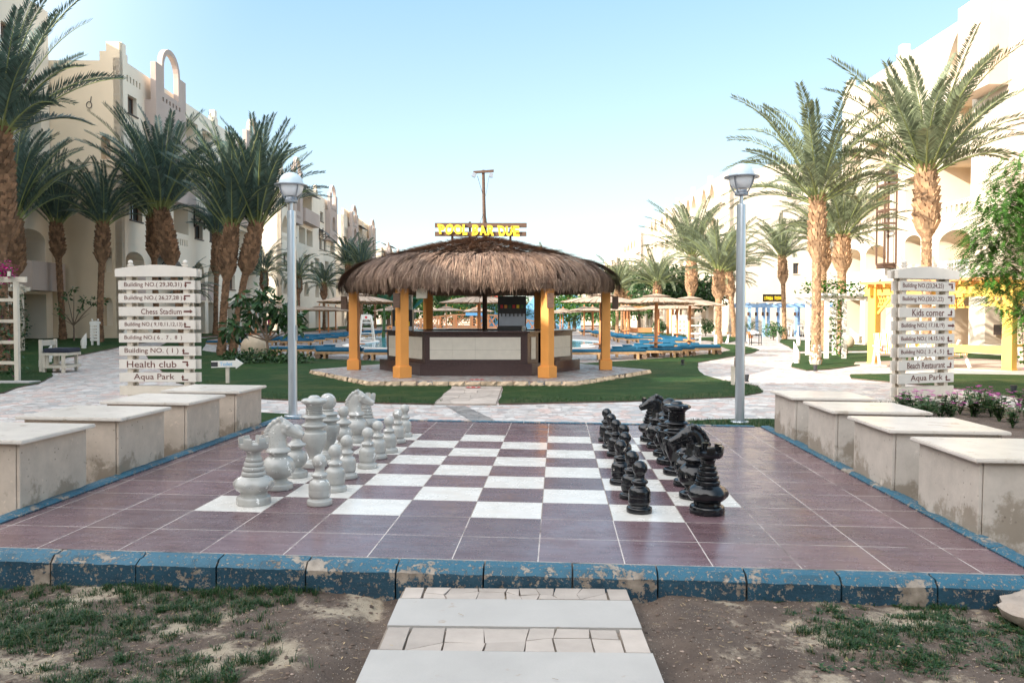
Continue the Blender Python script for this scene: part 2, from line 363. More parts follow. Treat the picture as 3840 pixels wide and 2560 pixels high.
def soil_mat(name, sandy):
    m, nt, b = base_mat(name)
    v = wpos(nt)
    c = mixc(nt, ramp(nt, noise_(nt, v, 3.0, 7, 0.7), 0.3, 0.7), (0.075, 0.052, 0.040), (0.17, 0.125, 0.095))
    if sandy:
        sd_ = ramp(nt, noise_(nt, v, 1.5, 7, 0.68), 0.525, 0.60)
        c = mixc(nt, sd_, c, mixc(nt, noise_(nt, v, 40, 3), (0.33, 0.265, 0.19), (0.50, 0.42, 0.31)))
    g1 = math_(nt, 'LESS_THAN', voro(nt, v, 70), 0.22)
    sepc = voro(nt, v, 70, out='Color')
    s = N(nt, 'ShaderNodeSeparateColor'); nt.links.new(sepc, s.inputs[0])
    c = mixc(nt, math_(nt, 'MULTIPLY', g1, math_(nt, 'GREATER_THAN', s.outputs[0], 0.72)), c, (0.42, 0.37, 0.31))
    c = mixc(nt, math_(nt, 'MULTIPLY', g1, math_(nt, 'LESS_THAN', s.outputs[0], 0.25)), c, (0.03, 0.022, 0.018))
    nt.links.new(c, b.inputs['Base Color']); b.inputs['Roughness'].default_value = 0.95
    bump_(nt, b, math_(nt, 'ADD', noise_(nt, v, 40, 6, 0.75), noise_(nt, v, 150, 3, 0.7)), 0.9, 0.012)
    return m
soil_m = soil_mat('sandy_soil', True)
earth_m = soil_mat('brown_earth', False)
def grass_blade_mat():
    m, nt, b = base_mat('grass_blades')
    r_ = island(nt)
    c = mixc(nt, r_, (0.010, 0.042, 0.012), (0.035, 0.095, 0.022))
    c = mixc(nt, math_(nt, 'GREATER_THAN', r_, 0.93), c, (0.20, 0.17, 0.07))
    nt.links.new(c, b.inputs['Base Color']); b.inputs['Roughness'].default_value = 0.5
    tr = N(nt, 'ShaderNodeBsdfTranslucent'); nt.links.new(c, tr.inputs[0])
    mx = N(nt, 'ShaderNodeMixShader'); mx.inputs[0].default_value = 0.25
    nt.links.new(b.outputs[0], mx.inputs[1]); nt.links.new(tr.outputs[0], mx.inputs[2])
    nt.links.new(mx.outputs[0], nt.nodes['Material Output'].inputs[0])
    return m
blade_m = grass_blade_mat()
def thatch_mat():
    m, nt, b = base_mat('thatch_straw')
    r_ = island(nt)
    v = wpos(nt)
    c = mixc(nt, r_, (0.14, 0.082, 0.056), (0.36, 0.235, 0.16))
    c = mixc(nt, math_(nt, 'GREATER_THAN', r_, 0.90), c, (0.42, 0.30, 0.21))
    c = mixc(nt, ramp(nt, noise_(nt, v, 4.5, 4), 0.38, 0.66, 0.0, 0.6), c, (0.10, 0.058, 0.042))
    nt.links.new(c, b.inputs['Base Color']); b.inputs['Roughness'].default_value = 0.75
    return m
thatch_m = thatch_mat()
thatch_under = M('thatch_underlay', (0.15, 0.095, 0.065), 0.95, 0.3, 9, 0.8, 30, bdist=0.05)
def water_mat():
    m, nt, b = base_mat('pool_water')
    v = wpos(nt)
    c = mixc(nt, ramp(nt, noise_(nt, v, 1.5, 4), 0.35, 0.65), (0.03, 0.30, 0.50), (0.10, 0.48, 0.66))
    nt.links.new(c, b.inputs['Base Color']); b.inputs['Roughness'].default_value = 0.06
    bump_(nt, b, noise_(nt, v, 3.5, 3), 0.25, 0.03)
    return m
water_m = water_mat()

# ------------------------------------------------------------------ object helpers
OFF = {}
def root_of(o):
    while o.parent: o = o.parent
    return o
def tag(o, label=None, cat=None, group=None, kind=None):
    if label: o['label'] = label
    if cat: o['category'] = cat
    if group: o['group'] = group
    if kind: o['kind'] = kind
    return o
def thing(name, label, cat, loc=(0, 0, 0), group=None, world=False, rz=0.0):
    o = bpy.data.objects.new(name, None); COL.objects.link(o); o.location = loc; o.rotation_euler = (0, 0, rz)
    o.empty_display_size = 0.3
    if world: OFF[o.name] = Vector(loc)
    return tag(o, label, cat, group)
def copy_tree(o, parent=None):
    c = o.copy(); COL.objects.link(c); c.parent = parent
    for ch in list(o.children): copy_tree(ch, c)
    return c

class MB:
    def __init__(s): s.v = []; s.f = []; s.mi = []
    def add(s, vs, fs, mi=0):
        n = len(s.v); s.v.extend(tuple(x) for x in vs); s.f.extend(tuple(i + n for i in f) for f in fs); s.mi.extend([mi] * len(fs))
        return s
    def box(s, x0, x1, y0, y1, z0, z1, mi=0, T=None):
        vs = [Vector((x, y, z)) for z in (z0, z1) for x, y in ((x0, y0), (x1, y0), (x1, y1), (x0, y1))]
        if T is not None: vs = [T(v) if callable(T) else T @ v for v in vs]
        return s.add(vs, [(3, 2, 1, 0), (4, 5, 6, 7), (0, 1, 5, 4), (1, 2, 6, 5), (2, 3, 7, 6), (3, 0, 4, 7)], mi)
    def bar(s, p, q, w, h=None, mi=0, up=(0, 0, 1)):
        h = h or w; p = Vector(p); q = Vector(q); d = (q - p).normalized(); up = Vector(up)
        if abs(d.dot(up)) > 0.98: up = Vector((0, 1, 0))
        a = d.cross(up).normalized(); b = a.cross(d).normalized()
        vs = [c + a * sx * w / 2 + b * sy * h / 2 for c in (p, q) for sx, sy in ((-1, -1), (1, -1), (1, 1), (-1, 1))]
        return s.add(vs, [(3, 2, 1, 0), (4, 5, 6, 7), (0, 1, 5, 4), (1, 2, 6, 5), (2, 3, 7, 6), (3, 0, 4, 7)], mi)
    def tube(s, pts, rads, n=8, mi=0, caps=True):
        pts = [Vector(p) for p in pts]
        if not isinstance(rads, (list, tuple)): rads = [rads] * len(pts)
        rings = []; ref = Vector((0.123, 0.97, 0.2))
        for i, p in enumerate(pts):
            d = (pts[min(i + 1, len(pts) - 1)] - pts[max(i - 1, 0)]).normalized()
            if abs(d.dot(ref)) > 0.95: ref = Vector((1, 0, 0.1))
            a = d.cross(ref).normalized(); b = d.cross(a)
            rings.append([p + (a * cos(2 * pi * k / n) + b * sin(2 * pi * k / n)) * rads[i] for k in range(n)])
        vs = [v for r in rings for v in r]
        fs = [(i * n + k, i * n + (k + 1) % n, (i + 1) * n + (k + 1) % n, (i + 1) * n + k) for i in range(len(pts) - 1) for k in range(n)]
        if caps: fs += [tuple(range(n)), tuple(range((len(pts) - 1) * n, len(pts) * n))]
        return s.add(vs, fs, mi)
    def lathe(s, prof, n=32, mi=0, mod=None, c=(0, 0, 0)):
        vs = []
        for (r, z) in prof:
            for k in range(n):
                a = 2 * pi * k / n; rr = r * (mod(a, z, r) if mod else 1.0)
                vs.append((c[0] + rr * cos(a), c[1] + rr * sin(a), c[2] + z))
        fs = [(i * n + k, i * n + (k + 1) % n, (i + 1) * n + (k + 1) % n, (i + 1) * n + k) for i in range(len(prof) - 1) for k in range(n)]
        fs += [tuple(range(n))[::-1], tuple(range((len(prof) - 1) * n, len(prof) * n))]
        return s.add(vs, fs, mi)
    def prism(s, poly, z0, z1, mi=0, T=None):
        n = len(poly)
        vs = [Vector((x, y, z)) for z in (z0, z1) for x, y in poly]
        if T is not None: vs = [T(v) if callable(T) else T @ v for v in vs]
        return s.add(vs, [tuple(range(n))[::-1], tuple(range(n, 2 * n))] + [(i, (i + 1) % n, n + (i + 1) % n, n + i) for i in range(n)], mi)
    def sphere(s, c, r, n=16, m=10, mi=0, sz=1.0, zmin=-1.0):
        prof = []
        for i in range(m + 1):
            t = -pi / 2 + pi * i / m
            if sin(t) >= zmin - 1e-6: prof.append((max(r * cos(t), 1e-4), r * sin(t) * sz))
        return s.lathe(prof, n, mi, None, c)
    def build(s, name, mats, parent=None, smooth=None, matrix=None, recalc=True, link=True):
        me = bpy.data.meshes.new(name)
        vs = s.v
        if parent is not None:
            off = OFF.get(root_of(parent).name)
            if off is not None: vs = [(v[0] - off.x, v[1] - off.y, v[2] - off.z) for v in vs]
        me.from_pydata(vs, [], s.f)
        for m in (mats if isinstance(mats, (list, tuple)) else [mats]): me.materials.append(m)
        if any(s.mi): me.polygons.foreach_set('material_index', s.mi)
        if recalc:
            bm = bmesh.new(); bm.from_mesh(me); bmesh.ops.recalc_face_normals(bm, faces=bm.faces); bm.to_mesh(me); bm.free()
        if smooth is not None:
            me.polygons.foreach_set('use_smooth', [True] * len(me.polygons))
            if smooth < 180: me.set_sharp_from_angle(angle=rad(smooth))
        me.update()
        o = bpy.data.objects.new(name, me); COL.objects.link(o)
        if parent is not None: o.parent = parent
        if matrix is not None: o.matrix_world = matrix
        return o

def bevel(o, w=0.006, seg=2):
    bm = bmesh.new(); bm.from_mesh(o.data)
    ed = [e for e in bm.edges if len(e.link_faces) == 2 and e.calc_face_angle(0) > rad(35)]
    bmesh.ops.bevel(bm, geom=ed, offset=w, segments=seg, affect='EDGES', clamp_overlap=True)
    bm.to_mesh(o.data); bm.free()
    return o

def text_polys(body, size=1.0, extrude=0.0, offset=0.0):
    cu = bpy.data.curves.new('lettering', 'FONT'); cu.body = body; cu.size = size; cu.extrude = extrude; cu.offset = offset
    cu.resolution_u = 3
    o = bpy.data.objects.new('lettering', cu); COL.objects.link(o)
    dg = bpy.context.evaluated_depsgraph_get(); dg.update()
    me = bpy.data.meshes.new_from_object(o.evaluated_get(dg))
    vs = [v.co.copy() for v in me.vertices]; fs = [tuple(p.vertices) for p in me.polygons]
    bpy.data.objects.remove(o); bpy.data.curves.remove(cu); bpy.data.meshes.remove(me)
    return vs, fs
def text_on(mb, body, width, height, T, extrude=0.004, offset=0.0, mi=0):
    """letters fitted into width x height, T maps (x right, y up, z out) to the object's space; x centred, y from the base line box"""
    vs, fs = text_polys(body, 1.0, 0.0, offset)
    x0 = min(v.x for v in vs); x1 = max(v.x for v in vs); y0 = min(v.y for v in vs); y1 = max(v.y for v in vs)
    sx = width / (x1 - x0); sy = height / (y1 - y0)
    top = [T(Vector(((v.x - x0) * sx - width / 2, (v.y - y0) * sy - height / 2, extrude))) for v in vs]
    n = len(vs)
    ed = {}
    for f in fs:
        for a, b in zip(f, f[1:] + f[:1]): ed[(a, b)] = 1
    rim = [(a, b) for (a, b) in ed if (b, a) not in ed]
    bot = [T(Vector(((v.x - x0) * sx - width / 2, (v.y - y0) * sy - height / 2, 0))) for v in vs]
    mb.add(top + bot, fs + [(b, a, a + n, b + n) for a, b in rim], mi)

# ------------------------------------------------------------------ frames of the place
# chess platform frame (slightly turned and tilted against the world)
PM = Matrix(((0.9983971, 0.0556653, 0.0102278, -2.7485618), (-0.0556682, 0.9984493, 0.0, 6.9529421), (-0.010212, -0.0005678, 0.9999477, 0.1388580), (0, 0, 0, 1)))
def pw(x, y, z=0.0): return PM @ Vector((x, y, z))
def sstep(a, b, x):
    t = max(0.0, min(1.0, (x - a) / (b - a))); return t * t * (3 - 2 * t)
def zt(x, y):
    """ground height: flat round the pool, rising gently to the building on one side"""
    return 0.66 * sstep(-13.5, -20.5, x) * max(0.0, min(1.0, (y - 26.0) / 16.0))

def drape(name, poly, mats, dz, step=1.2, skirt=0.0, kind='structure', jag=0.0, zf=None):
    zf = zf or zt
    pts = []
    n = len(poly)
    for i in range(n):
        a = Vector((*poly[i], 0)); b = Vector((*poly[(i + 1) % n], 0))
        k = max(1, int((b - a).length / step))
        for j in range(k):
            p = a.lerp(b, j / k)
            if jag: p += Vector((random.uniform(-jag, jag), random.uniform(-jag, jag), 0))
            pts.append(p.to_2d())
    nb = len(pts)
    xs = [p.x for p in pts]; ys = [p.y for p in pts]
    def inside(x, y):
        c = False; j = nb - 1
        for i in range(nb):
            if (pts[i].y > y) != (pts[j].y > y) and x < (pts[j].x - pts[i].x) * (y - pts[i].y) / (pts[j].y - pts[i].y) + pts[i].x: c = not c
            j = i
        return c
    inner = []
    gx = min(xs) + step / 2
    st = max(step, max((max(xs) - min(xs)), (max(ys) - min(ys))) / 45)
    while gx < max(xs):
        gy_ = min(ys) + step / 2
        while gy_ < max(ys):
            if inside(gx, gy_) and min((p.x - gx) ** 2 + (p.y - gy_) ** 2 for p in pts) > (step * .3) ** 2: inner.append(Vector((gx, gy_)))
            gy_ += st
        gx += st
    vo, eo, fo, *_ = delaunay_2d_cdt(pts + inner, [], [list(range(nb))], 1, 1e-5)
    mb = MB()
    mb.add([(p.x, p.y, zf(p.x, p.y) + dz) for p in vo], [tuple(f) for f in fo])
    if skirt:
        bp = [(p.x, p.y, zf(p.x, p.y) + dz) for p in pts]; bq = [(x, y, z - skirt) for x, y, z in bp]
        mb.add(bp + bq, [(i, (i + 1) % nb, nb + (i + 1) % nb, nb + i) for i in range(nb)], 1 if isinstance(mats, (list, tuple)) else 0)
    o = mb.build(name, mats)
    for p in o.data.polygons:
        if p.normal.z < -0.5: p.flip()
    o['kind'] = kind
    return o
def smooth_poly(pts, it=2):
    for _ in range(it):
        q = []
        for i in range(len(pts)):
            a, b = pts[i], pts[(i + 1) % len(pts)]
            q += [(a[0] * .75 + b[0] * .25, a[1] * .75 + b[1] * .25), (a[0] * .25 + b[0] * .75, a[1] * .25 + b[1] * .75)]
        pts = q
    return pts

# ------------------------------------------------------------------ ground, paths, lawns, pool
g = MB(); xs = [-900, -300, -120, -60, -40] + [x * 2.0 for x in range(-17, 18)] + [40, 60, 120, 300, 900]
ys = [-300, -100, -40, -15, 0] + [2.0 + y * 2.0 for y in range(0, 40)] + [90, 110, 140, 200, 400, 900, 2500]
g.add([(x, y, zt(x, y) - 0.16) for y in ys for x in xs], [(j * len(xs) + i, j * len(xs) + i + 1, (j + 1) * len(xs) + i + 1, (j + 1) * len(xs) + i) for j in range(len(ys) - 1) for i in range(len(xs) - 1)])
tag(g.build('ground', earth_m, recalc=False), kind='structure')

drape('path', [(-27, 6.6), (27, 6.6), (27, 140), (-20.5, 140), (-20.5, 52), (-27, 44)], path_m, 0.0, 2.0)
bar_lawn = [(-9.24, 22.35), (-7.2, 19.6), (-5.38, 17.75), (-3.4, 17.05), (-1.62, 16.68), (-1.55, 20.9), (-0.24, 20.9), (-0.27, 16.66), (2.6, 17.3), (5.0, 18.2), (5.95, 19.3), (6.32, 21.0), (5.95, 22.7), (5.9, 25.0), (6.35, 27.6), (7.35, 32.1), (9.6, 36.3), (12.0, 40.6), (13.7, 45.0), (14.7, 52.4), (13.7, 56.0), (13.3, 54), (13.1, 52), (11.84, 43.97), (10.16, 40.26), (7.47, 36.42), (5.22, 33.83), (2.91, 31.59), (-1.5, 30.8), (-5.42, 33.1), (-7.45, 34.2), (-10.12, 37.16), (-15.5, 40.7), (-18.0, 48), (-18.6, 55), (-18.4, 44), (-16.4, 36.3), (-13.2, 30.0), (-10.6, 25.0)]
LAWN = [lawn_m, earth_m]
drape('lawn', bar_lawn, LAWN, 0.035, 0.5, 0.2, jag=0.03)
left_lawn = [(-12.05, 19.2), (-12.6, 20.66), (-12.8, 21.9), (-13.8, 24.3), (-15.4, 27.2), (-17.0, 30.0), (-17.8, 32.5), (-18.2, 36), (-18.7, 40), (-19.2, 50), (-19.5, 70), (-24.3, 70), (-24.3, 44), (-30, 44), (-30, 12), (-17, 12), (-13, 17)]
drape('lawn', left_lawn, LAWN, 0.035, 0.6, 0.2, jag=0.03)
drape('lawn', [(-20.9, 72), (-18.4, 72), (-18.4, 138), (-21.5, 138)], LAWN, 0.035, 2, 0.2)
drape('lawn', [(11.3, 17.6), (11.4, 19.8), (10.6, 22.1), (9.9, 23.7), (10.6, 25.4), (13, 25.7), (23, 23.4), (26, 14), (14, 15.6)], LAWN, 0.035, 0.6, 0.2, jag=0.03)
drape('lawn', [(9.9, 27.3), (10.0, 29), (10.7, 31), (12.6, 36), (14.0, 40), (22.8, 42), (22.8, 32.6), (17, 32.2), (13, 30.4), (11, 28.0)], LAWN, 0.035, 0.6, 0.2, jag=0.03)
drape('lawn', [(14.9, 42.6), (17, 50), (19.4, 59.0), (22.6, 68), (22.8, 44.4)], LAWN, 0.035, 1, 0.2, jag=0.03)
drape('lawn', [(15.5, 58), (18.6, 66), (21.5, 74), (20.5, 77), (16.8, 72), (14.4, 64)], LAWN, 0.035, 1, 0.2)
drape('lawn', [(14.2, 66), (17.5, 78), (17.5, 136), (14.2, 136)], LAWN, 0.035, 2, 0.2)
drape('lawn', [(2.1, 12.90), (2.4, 13.45), (3.4, 13.95), (4.4, 14.05), (5.3, 13.7), (5.25, 12.5), (4.0, 12.82)], LAWN, 0.05, 0.4, 0.2, jag=0.02)
drape('lawn', [(-4.1, 13.25), (-3.95, 14.7), (-4.7, 15.0), (-5.4, 14.2), (-5.2, 13.3)], LAWN, 0.05, 0.4, 0.2, jag=0.02)
drape('flower_bed', [(4.8, 5.4), (5.0, 12.6), (5.35, 13.8), (6.6, 15.6), (8.6, 16.05), (9.6, 15.5), (10.5, 13.6), (10.5, 5.4)], [earth_m, earth_m], 0.05, 0.6, 0.2)

bn_ = MB(); bn_.add([(-1.35, 16.5, .007), (-.95, 16.5, .007), (.02, 13.0, .007), (-.42, 13.0, .007)], [(0, 1, 2, 3)]); tag(bn_.build('path_band', paving_mat('dark_band_paving', 0.45, 5.0, pink=0.0), recalc=False), kind='structure')
deck = [(2.91, 31.59), (5.22, 33.83), (7.47, 36.42), (10.16, 40.26), (11.84, 43.97), (13.2, 52.4), (13.2, 135), (-18.2, 135), (-18.2, 52), (-15.5, 40.7), (-10.1, 37.16), (-7.45, 34.2), (-5.42, 33.1), (-1.5, 30.8)]
drape('pool_deck', deck, [deck_m, deck_m], 0.012, 1.5, 0.1)
pool = smooth_poly([(-9.5, 47.5), (-4, 45.0), (1.5, 45.2), (5.2, 48.0), (4.2, 52), (6.8, 55.5), (5.6, 63), (2, 70), (-4, 78), (-12.5, 76), (-13, 66), (-9.3, 60), (-11, 53)], 3)
drape('pool_water', pool, water_m, 0.02, 1.0)
cb = MB(); npl = len(pool)
for i in range(npl):
    a, b = Vector((*pool[i], 0)), Vector((*pool[(i + 1) % npl], 0)); cb.bar(a + Vector((0, 0, .03)), b + Vector((0, 0, .03)), 0.45, 0.07)
tag(cb.build('pool_coping', plaster_w), kind='structure')

# front bed of bare soil between camera and platform
FZ = lambda x, y: -0.085 + 0.012 * sstep(-2, 1, x) - 0.03 * sstep(1.0, 3.5, x) + 0.05 * noise.noise(Vector((x * .9, y * .9, 3))) + 0.022 * noise.noise(Vector((x * 4, y * 4, 7))) + 0.012 * noise.noise(Vector((x * 13, y * 13, 1))) \
    + 0.05 * math.exp(-((x + 1.15) / .2) ** 2) * sstep(5.4, 4.6, y) - 0.045 * math.exp(-((abs(x) - .86) / .12) ** 2)
g = MB(); nx, ny = 300, 100
g.add([((-5.2 + 10.4 * i / nx), (2.4 + 3.35 * j / ny), FZ(-5.2 + 10.4 * i / nx, 2.4 + 3.35 * j / ny)) for j in range(ny + 1) for i in range(nx + 1)],
      [(j * (nx + 1) + i, j * (nx + 1) + i + 1, (j + 1) * (nx + 1) + i + 1, (j + 1) * (nx + 1) + i) for j in range(ny) for i in range(nx)])
tag(g.build('soil', soil_m, smooth=180, recalc=False), kind='structure')

def clump(x, y):
    return 0.7 * noise.noise(Vector((x * 1.2, y * 1.7, 11.3))) + 0.65 * noise.noise(Vector((x * 4.2, y * 5.5, 2.1))) + 0.65 * noise.noise(Vector((x * 10, y * 12, 5.1)))
gr = MB(); rnd = random.Random(3); cnt = 0; tries = 0
while cnt < 3900 and tries < 60000:
    tries += 1
    x = rnd.uniform(-4.2, 4.3); y = rnd.uniform(2.9, 5.64 - 0.052 * x)
    if -0.98 < x < 0.98 or abs(x) / y > 0.80: continue
    d = clump(x, y)
    if x < 0: thr = -0.16 + 1.0 * sstep(-1.9, -0.95, x)
    else: thr = 0.10 + 0.9 * sstep(2.0, 1.1, x) - 0.22 * sstep(2.2, 3.6, x) + 0.2 * sstep(5.0, 5.3, y)
    if d < thr + rnd.uniform(-0.30, 0.20): continue
    cnt += 1
    big = max(.35, min(1.3, .75 + d)) * (1.0 if x < 0 else .72); weed = x > 0 and rnd.random() < .25
    for b_ in range(rnd.randint(8, 26)):
        a = rnd.uniform(0, 2 * pi); q = abs(rnd.gauss(0, .022)); px_, py_ = x + q * cos(a), y + q * sin(a)
        if weed: h = rnd.uniform(.006, .022); ln = rnd.uniform(.02, .045); w = rnd.uniform(.005, .010)
        else: h = rnd.uniform(0.012, 0.062) * big; ln = h * rnd.uniform(0.15, 1.5); w = rnd.uniform(0.0014, 0.0030)
        a += rnd.uniform(-1.1, 1.1); z = FZ(px_, py_) - 0.004; ca, sa = cos(a), sin(a)
        p0 = Vector((px_, py_, z)); pm = p0 + Vector((ca * ln * .3, sa * ln * .3, h * .65)); pt = p0 + Vector((ca * ln, sa * ln, h * rnd.uniform(.6, 1.0))); s = Vector((-sa, ca, 0)) * w
        gr.add([p0 - s, p0 + s, pm + s * .8, pm - s * .8, pt], [(0, 1, 2, 3), (3, 2, 4)])
tag(gr.build('grass', blade_m, recalc=False), kind='stuff')
# pebbles, clods and dry bits
pb = MB()
ico = [(0, 0, 1), (0.9, 0, .3), (.28, .85, .3), (-.72, .52, .3), (-.72, -.52, .3), (.28, -.85, .3), (0, 0, -.6)]
icof = [(0, 1, 2), (0, 2, 3), (0, 3, 4), (0, 4, 5), (0, 5, 1), (6, 2, 1), (6, 3, 2), (6, 4, 3), (6, 5, 4), (6, 1, 5)]
for k in range(2600):
    x = rnd.uniform(-4, 4.2); y = rnd.uniform(2.9, 5.5)
    if -.8 < x < .8 and rnd.random() < .995: continue
    r = 0.0035 + 0.012 * rnd.random() ** 4; q = rnd.uniform(0, 6.28)
    if rnd.random() < .006: r *= 2.2
    pb.add([(x + r * (v[0] * cos(q) - v[1] * sin(q)) * rnd.uniform(.8, 1.3), y + r * (v[0] * sin(q) + v[1] * cos(q)), FZ(x, y) + r * v[2] * .7) for v in ico], icof)
cl_ = MB()
for k in range(9000):
    x = rnd.uniform(-4, 4.2); y = rnd.uniform(2.9, 5.55)
    if -.80 < x < .80: continue
    dens = .35 + .9 * math.exp(-((abs(x) - 1.15) / .5) ** 2)
    if rnd.random() > dens: continue
    r = 0.004 + 0.016 * rnd.random() ** 3; q = rnd.uniform(0, 6.28)
    cl_.add([(x + r * (v[0] * cos(q) - v[1] * sin(q)) * rnd.uniform(.7, 1.4), y + r * (v[0] * sin(q) + v[1] * cos(q)) * rnd.uniform(.7, 1.3), FZ(x, y) + r * v[2] * .6) for v in ico], icof)
tag(cl_.build('dirt', M('soil_clods', (0.115, 0.08, 0.06), 0.95, 0.3, 20, isl=0.5)), kind='stuff')
lt = MB()
for k in range(1500):
    x = rnd.uniform(-4, 4.2); y = rnd.uniform(2.9, 5.5)
    if -.8 < x < .8 and rnd.random() < .93: continue
    a = rnd.uniform(0, 6.28); l = rnd.uniform(.01, .045); w = rnd.uniform(.0012, .003); z = (FZ(x, y) if abs(x) > .8 else -.008) + .006
    d = Vector((cos(a), sin(a), rnd.uniform(-.1, .15))) * l; q = Vector((-sin(a), cos(a), 0)) * w; p = Vector((x, y, z)); lt.add([p - q, p + q, p + d + q, p + d - q], [(0, 1, 2, 3)])
tag(lt.build('litter', M('dry_straw', (0.34, 0.25, 0.14), 0.9, 0.3, 9, isl=0.6), recalc=False), kind='stuff')
tag(pb.build('gravel', M('pebbles', (0.25, 0.19, 0.15), 0.9, 0.3, 20, isl=0.7)), kind='stuff')

# stepping path: slabs and bands of crazy pieces
def split(poly, n, rn):
    if n == 0: return [poly]
    c = sum((Vector(p) for p in poly), Vector((0, 0))) / len(poly)
    ext = [max(p[i] for p in poly) - min(p[i] for p in poly) for i in (0, 1)]
    a = (0 if ext[0] > ext[1] else pi / 2) + rn.uniform(-.55, .55)
    nrm = Vector((cos(a), sin(a))); c = c + Vector((rn.uniform(-.12, .12) * ext[0], rn.uniform(-.12, .12) * ext[1]))
    A, B = [], []
    for i in range(len(poly)):
        p, q = Vector(poly[i]), Vector(poly[(i + 1) % len(poly)]); dp, dq = (p - c).dot(nrm), (q - c).dot(nrm)
        (A if dp >= 0 else B).append(tuple(p))
        if dp * dq < 0:
            m_ = p + (q - p) * (dp / (dp - dq)); A.append(tuple(m_)); B.append(tuple(m_))
    return split(A, n - 1, rn) + split(B, n - 1, rn)
def shrink(poly, g_):
    c = sum((Vector(p) for p in poly), Vector((0, 0))) / len(poly); out = []
    for p in poly:
        d = Vector(p) - c; out.append(tuple(c + d * max(0.3, 1 - g_ / max(d.length, 1e-3))))
    return out
rn = random.Random(12)
def TP(v): return Vector((v.x + 0.03 - 0.012 * (5.4 - v.y), v.y - 0.045 * v.x, v.z + 0.006 * v.x))
sp = MB()
sp.box(-.77, .74, 3.0, 5.42, -0.25, -0.045, 2, TP)
sp.box(-.76, .735, 4.72, 5.18, -0.2, -0.012, 0, TP); sp.box(-.79, .74, 3.55, 4.36, -0.2, -0.010, 0, TP)
for (y0, y1, n) in ((5.195, 5.41, 4), (4.375, 4.705, 4), (3.1, 3.53, 4)):
    for part in ([(-.75, y0), (-.62, y0), (-.62, y1), (-.75, y1)], [(.60, y0), (.735, y0), (.735, y1), (.60, y1)]):
        sp.prism(shrink(part, .006), -0.2, -0.016, 1, TP)
    xc = [-.61]
    while xc[-1] < .50: xc.append(min(.59, xc[-1] + rn.uniform(.09, .24)))
    if xc[-1] < .59: xc[-1] = .59
    top_ = [x_ + rn.uniform(-.035, .035) for x_ in xc]; top_[0], top_[-1] = xc[0], xc[-1]; mid_ = [(a_ + b_) / 2 + rn.uniform(-.03, .03) for a_, b_ in zip(xc, top_)]; mid_[0], mid_[-1] = xc[0], xc[-1]
    ym = [y0 + (y1 - y0) * rn.uniform(.3, .7) for _ in xc]
    for i_ in range(len(xc) - 1):
        k_ = rn.random()
        A_, B_, C_, D_ = (xc[i_], y0), (xc[i_ + 1], y0), (top_[i_ + 1], y1), (top_[i_], y1); ML, MR = (mid_[i_], ym[i_]), (mid_[i_ + 1], ym[i_ + 1])
        pcs = [[A_, B_, MR, ML], [ML, MR, C_, D_]] if k_ < .62 else ([[A_, B_, MR, C_, D_, ML]] if k_ < .85 else [[A_, B_, MR], [A_, MR, C_, D_, ML]])
        for p in pcs: sp.prism(shrink([(px_ + rn.uniform(-.006, .006), py_ + (rn.uniform(-.006, .006) if y0 < py_ < y1 else 0)) for px_, py_ in p], .0045), -0.2, -0.017 + rn.uniform(-.004, .004), 1, TP)
o = sp.build('stepping_path', [slabpath_m, crazystone, mortar_m]); o['kind'] = 'structure'

# platform with its tiles and painted kerbs
pl = MB(); pl.box(-1.36, 6.40, -1.20, 6.20, -0.35, 0.0)
tag(pl.build('chess_platform', tile_mat(), matrix=PM), kind='structure')
kb = MB(); rk = random.Random(5)
def kerb_stone(x0, x1, face, prof, axis):
    nseg = max(4, int(abs(x1 - x0) / 0.03)); vs = []
    for i in range(nseg + 1):
        t = x0 + (x1 - x0) * i / nseg; e = 0.010 if i in (0, nseg) else 0.0
        for j, (d, z) in enumerate(prof):
            nn = noise.noise(Vector((t * 9, d * 14 + j * 3.1, face))) * 0.007 + noise.noise(Vector((t * 28, j * 5.3, face))) * 0.004
            chip = max(0, noise.noise(Vector((t * 2.6, face * 3.7, 1.0))) - .30) * 0.12 if j in (2, 3) else 0
            dd = d * (1 - 0) + (-nn - e if d < 0 else nn); zz = z + (nn if j in (1, 2, 3) else 0) - chip * .55 - (e if j == 3 else 0)
            q = (t, face + d + chip * .35, zz) if axis == 0 else (face + (d + 0) * axis, t, zz)
            vs.append(q)
    m_ = len(prof)
    fs = [(i * m_ + j, (i + 1) * m_ + j, (i + 1) * m_ + j + 1, i * m_ + j + 1) for i in range(nseg) for j in range(m_ - 1)]
    fs += [tuple(range(m_)), tuple(range(nseg * m_, nseg * m_ + m_))]
    kb.add(vs, fs)
x = -1.62
while x < 6.6:
    w = 0.60 + rk.uniform(-.03, .03); kerb_stone(x, x + w - 0.012, -1.205 + rk.uniform(-.008, .008), [(-.155, -.4), (-.150, -.055), (-.105, -.010), (-.06, -.001), (0.003, -.003), (0.003, -.4)], 0); x += w
y = -1.2
while y < 6.1:
    w = 0.60
    kerb_stone(y, min(y + w - .008, 6.2), -1.30, [(.16, -.3), (.155, .012), (.12, .028), (.03, .030), (0.0, .012), (0.0, -.2)], -1)
    kerb_stone(y, min(y + w - .008, 6.2), 6.34, [(.16, -.3), (.155, .012), (.12, .028), (.03, .030), (0.0, .012), (0.0, -.2)], 1); y += w
x = -1.4
while x < 6.0:
    w = 1.0; kerb_stone(x, min(x + w - .012, 6.25), 6.20, [(.10, -.3), (.095, .01), (.07, .018), (.03, .018), (0, .008), (0, -.2)], 0); x += w
tag(kb.build('kerb', kerb_mat(), matrix=PM, smooth=35), kind='structure')

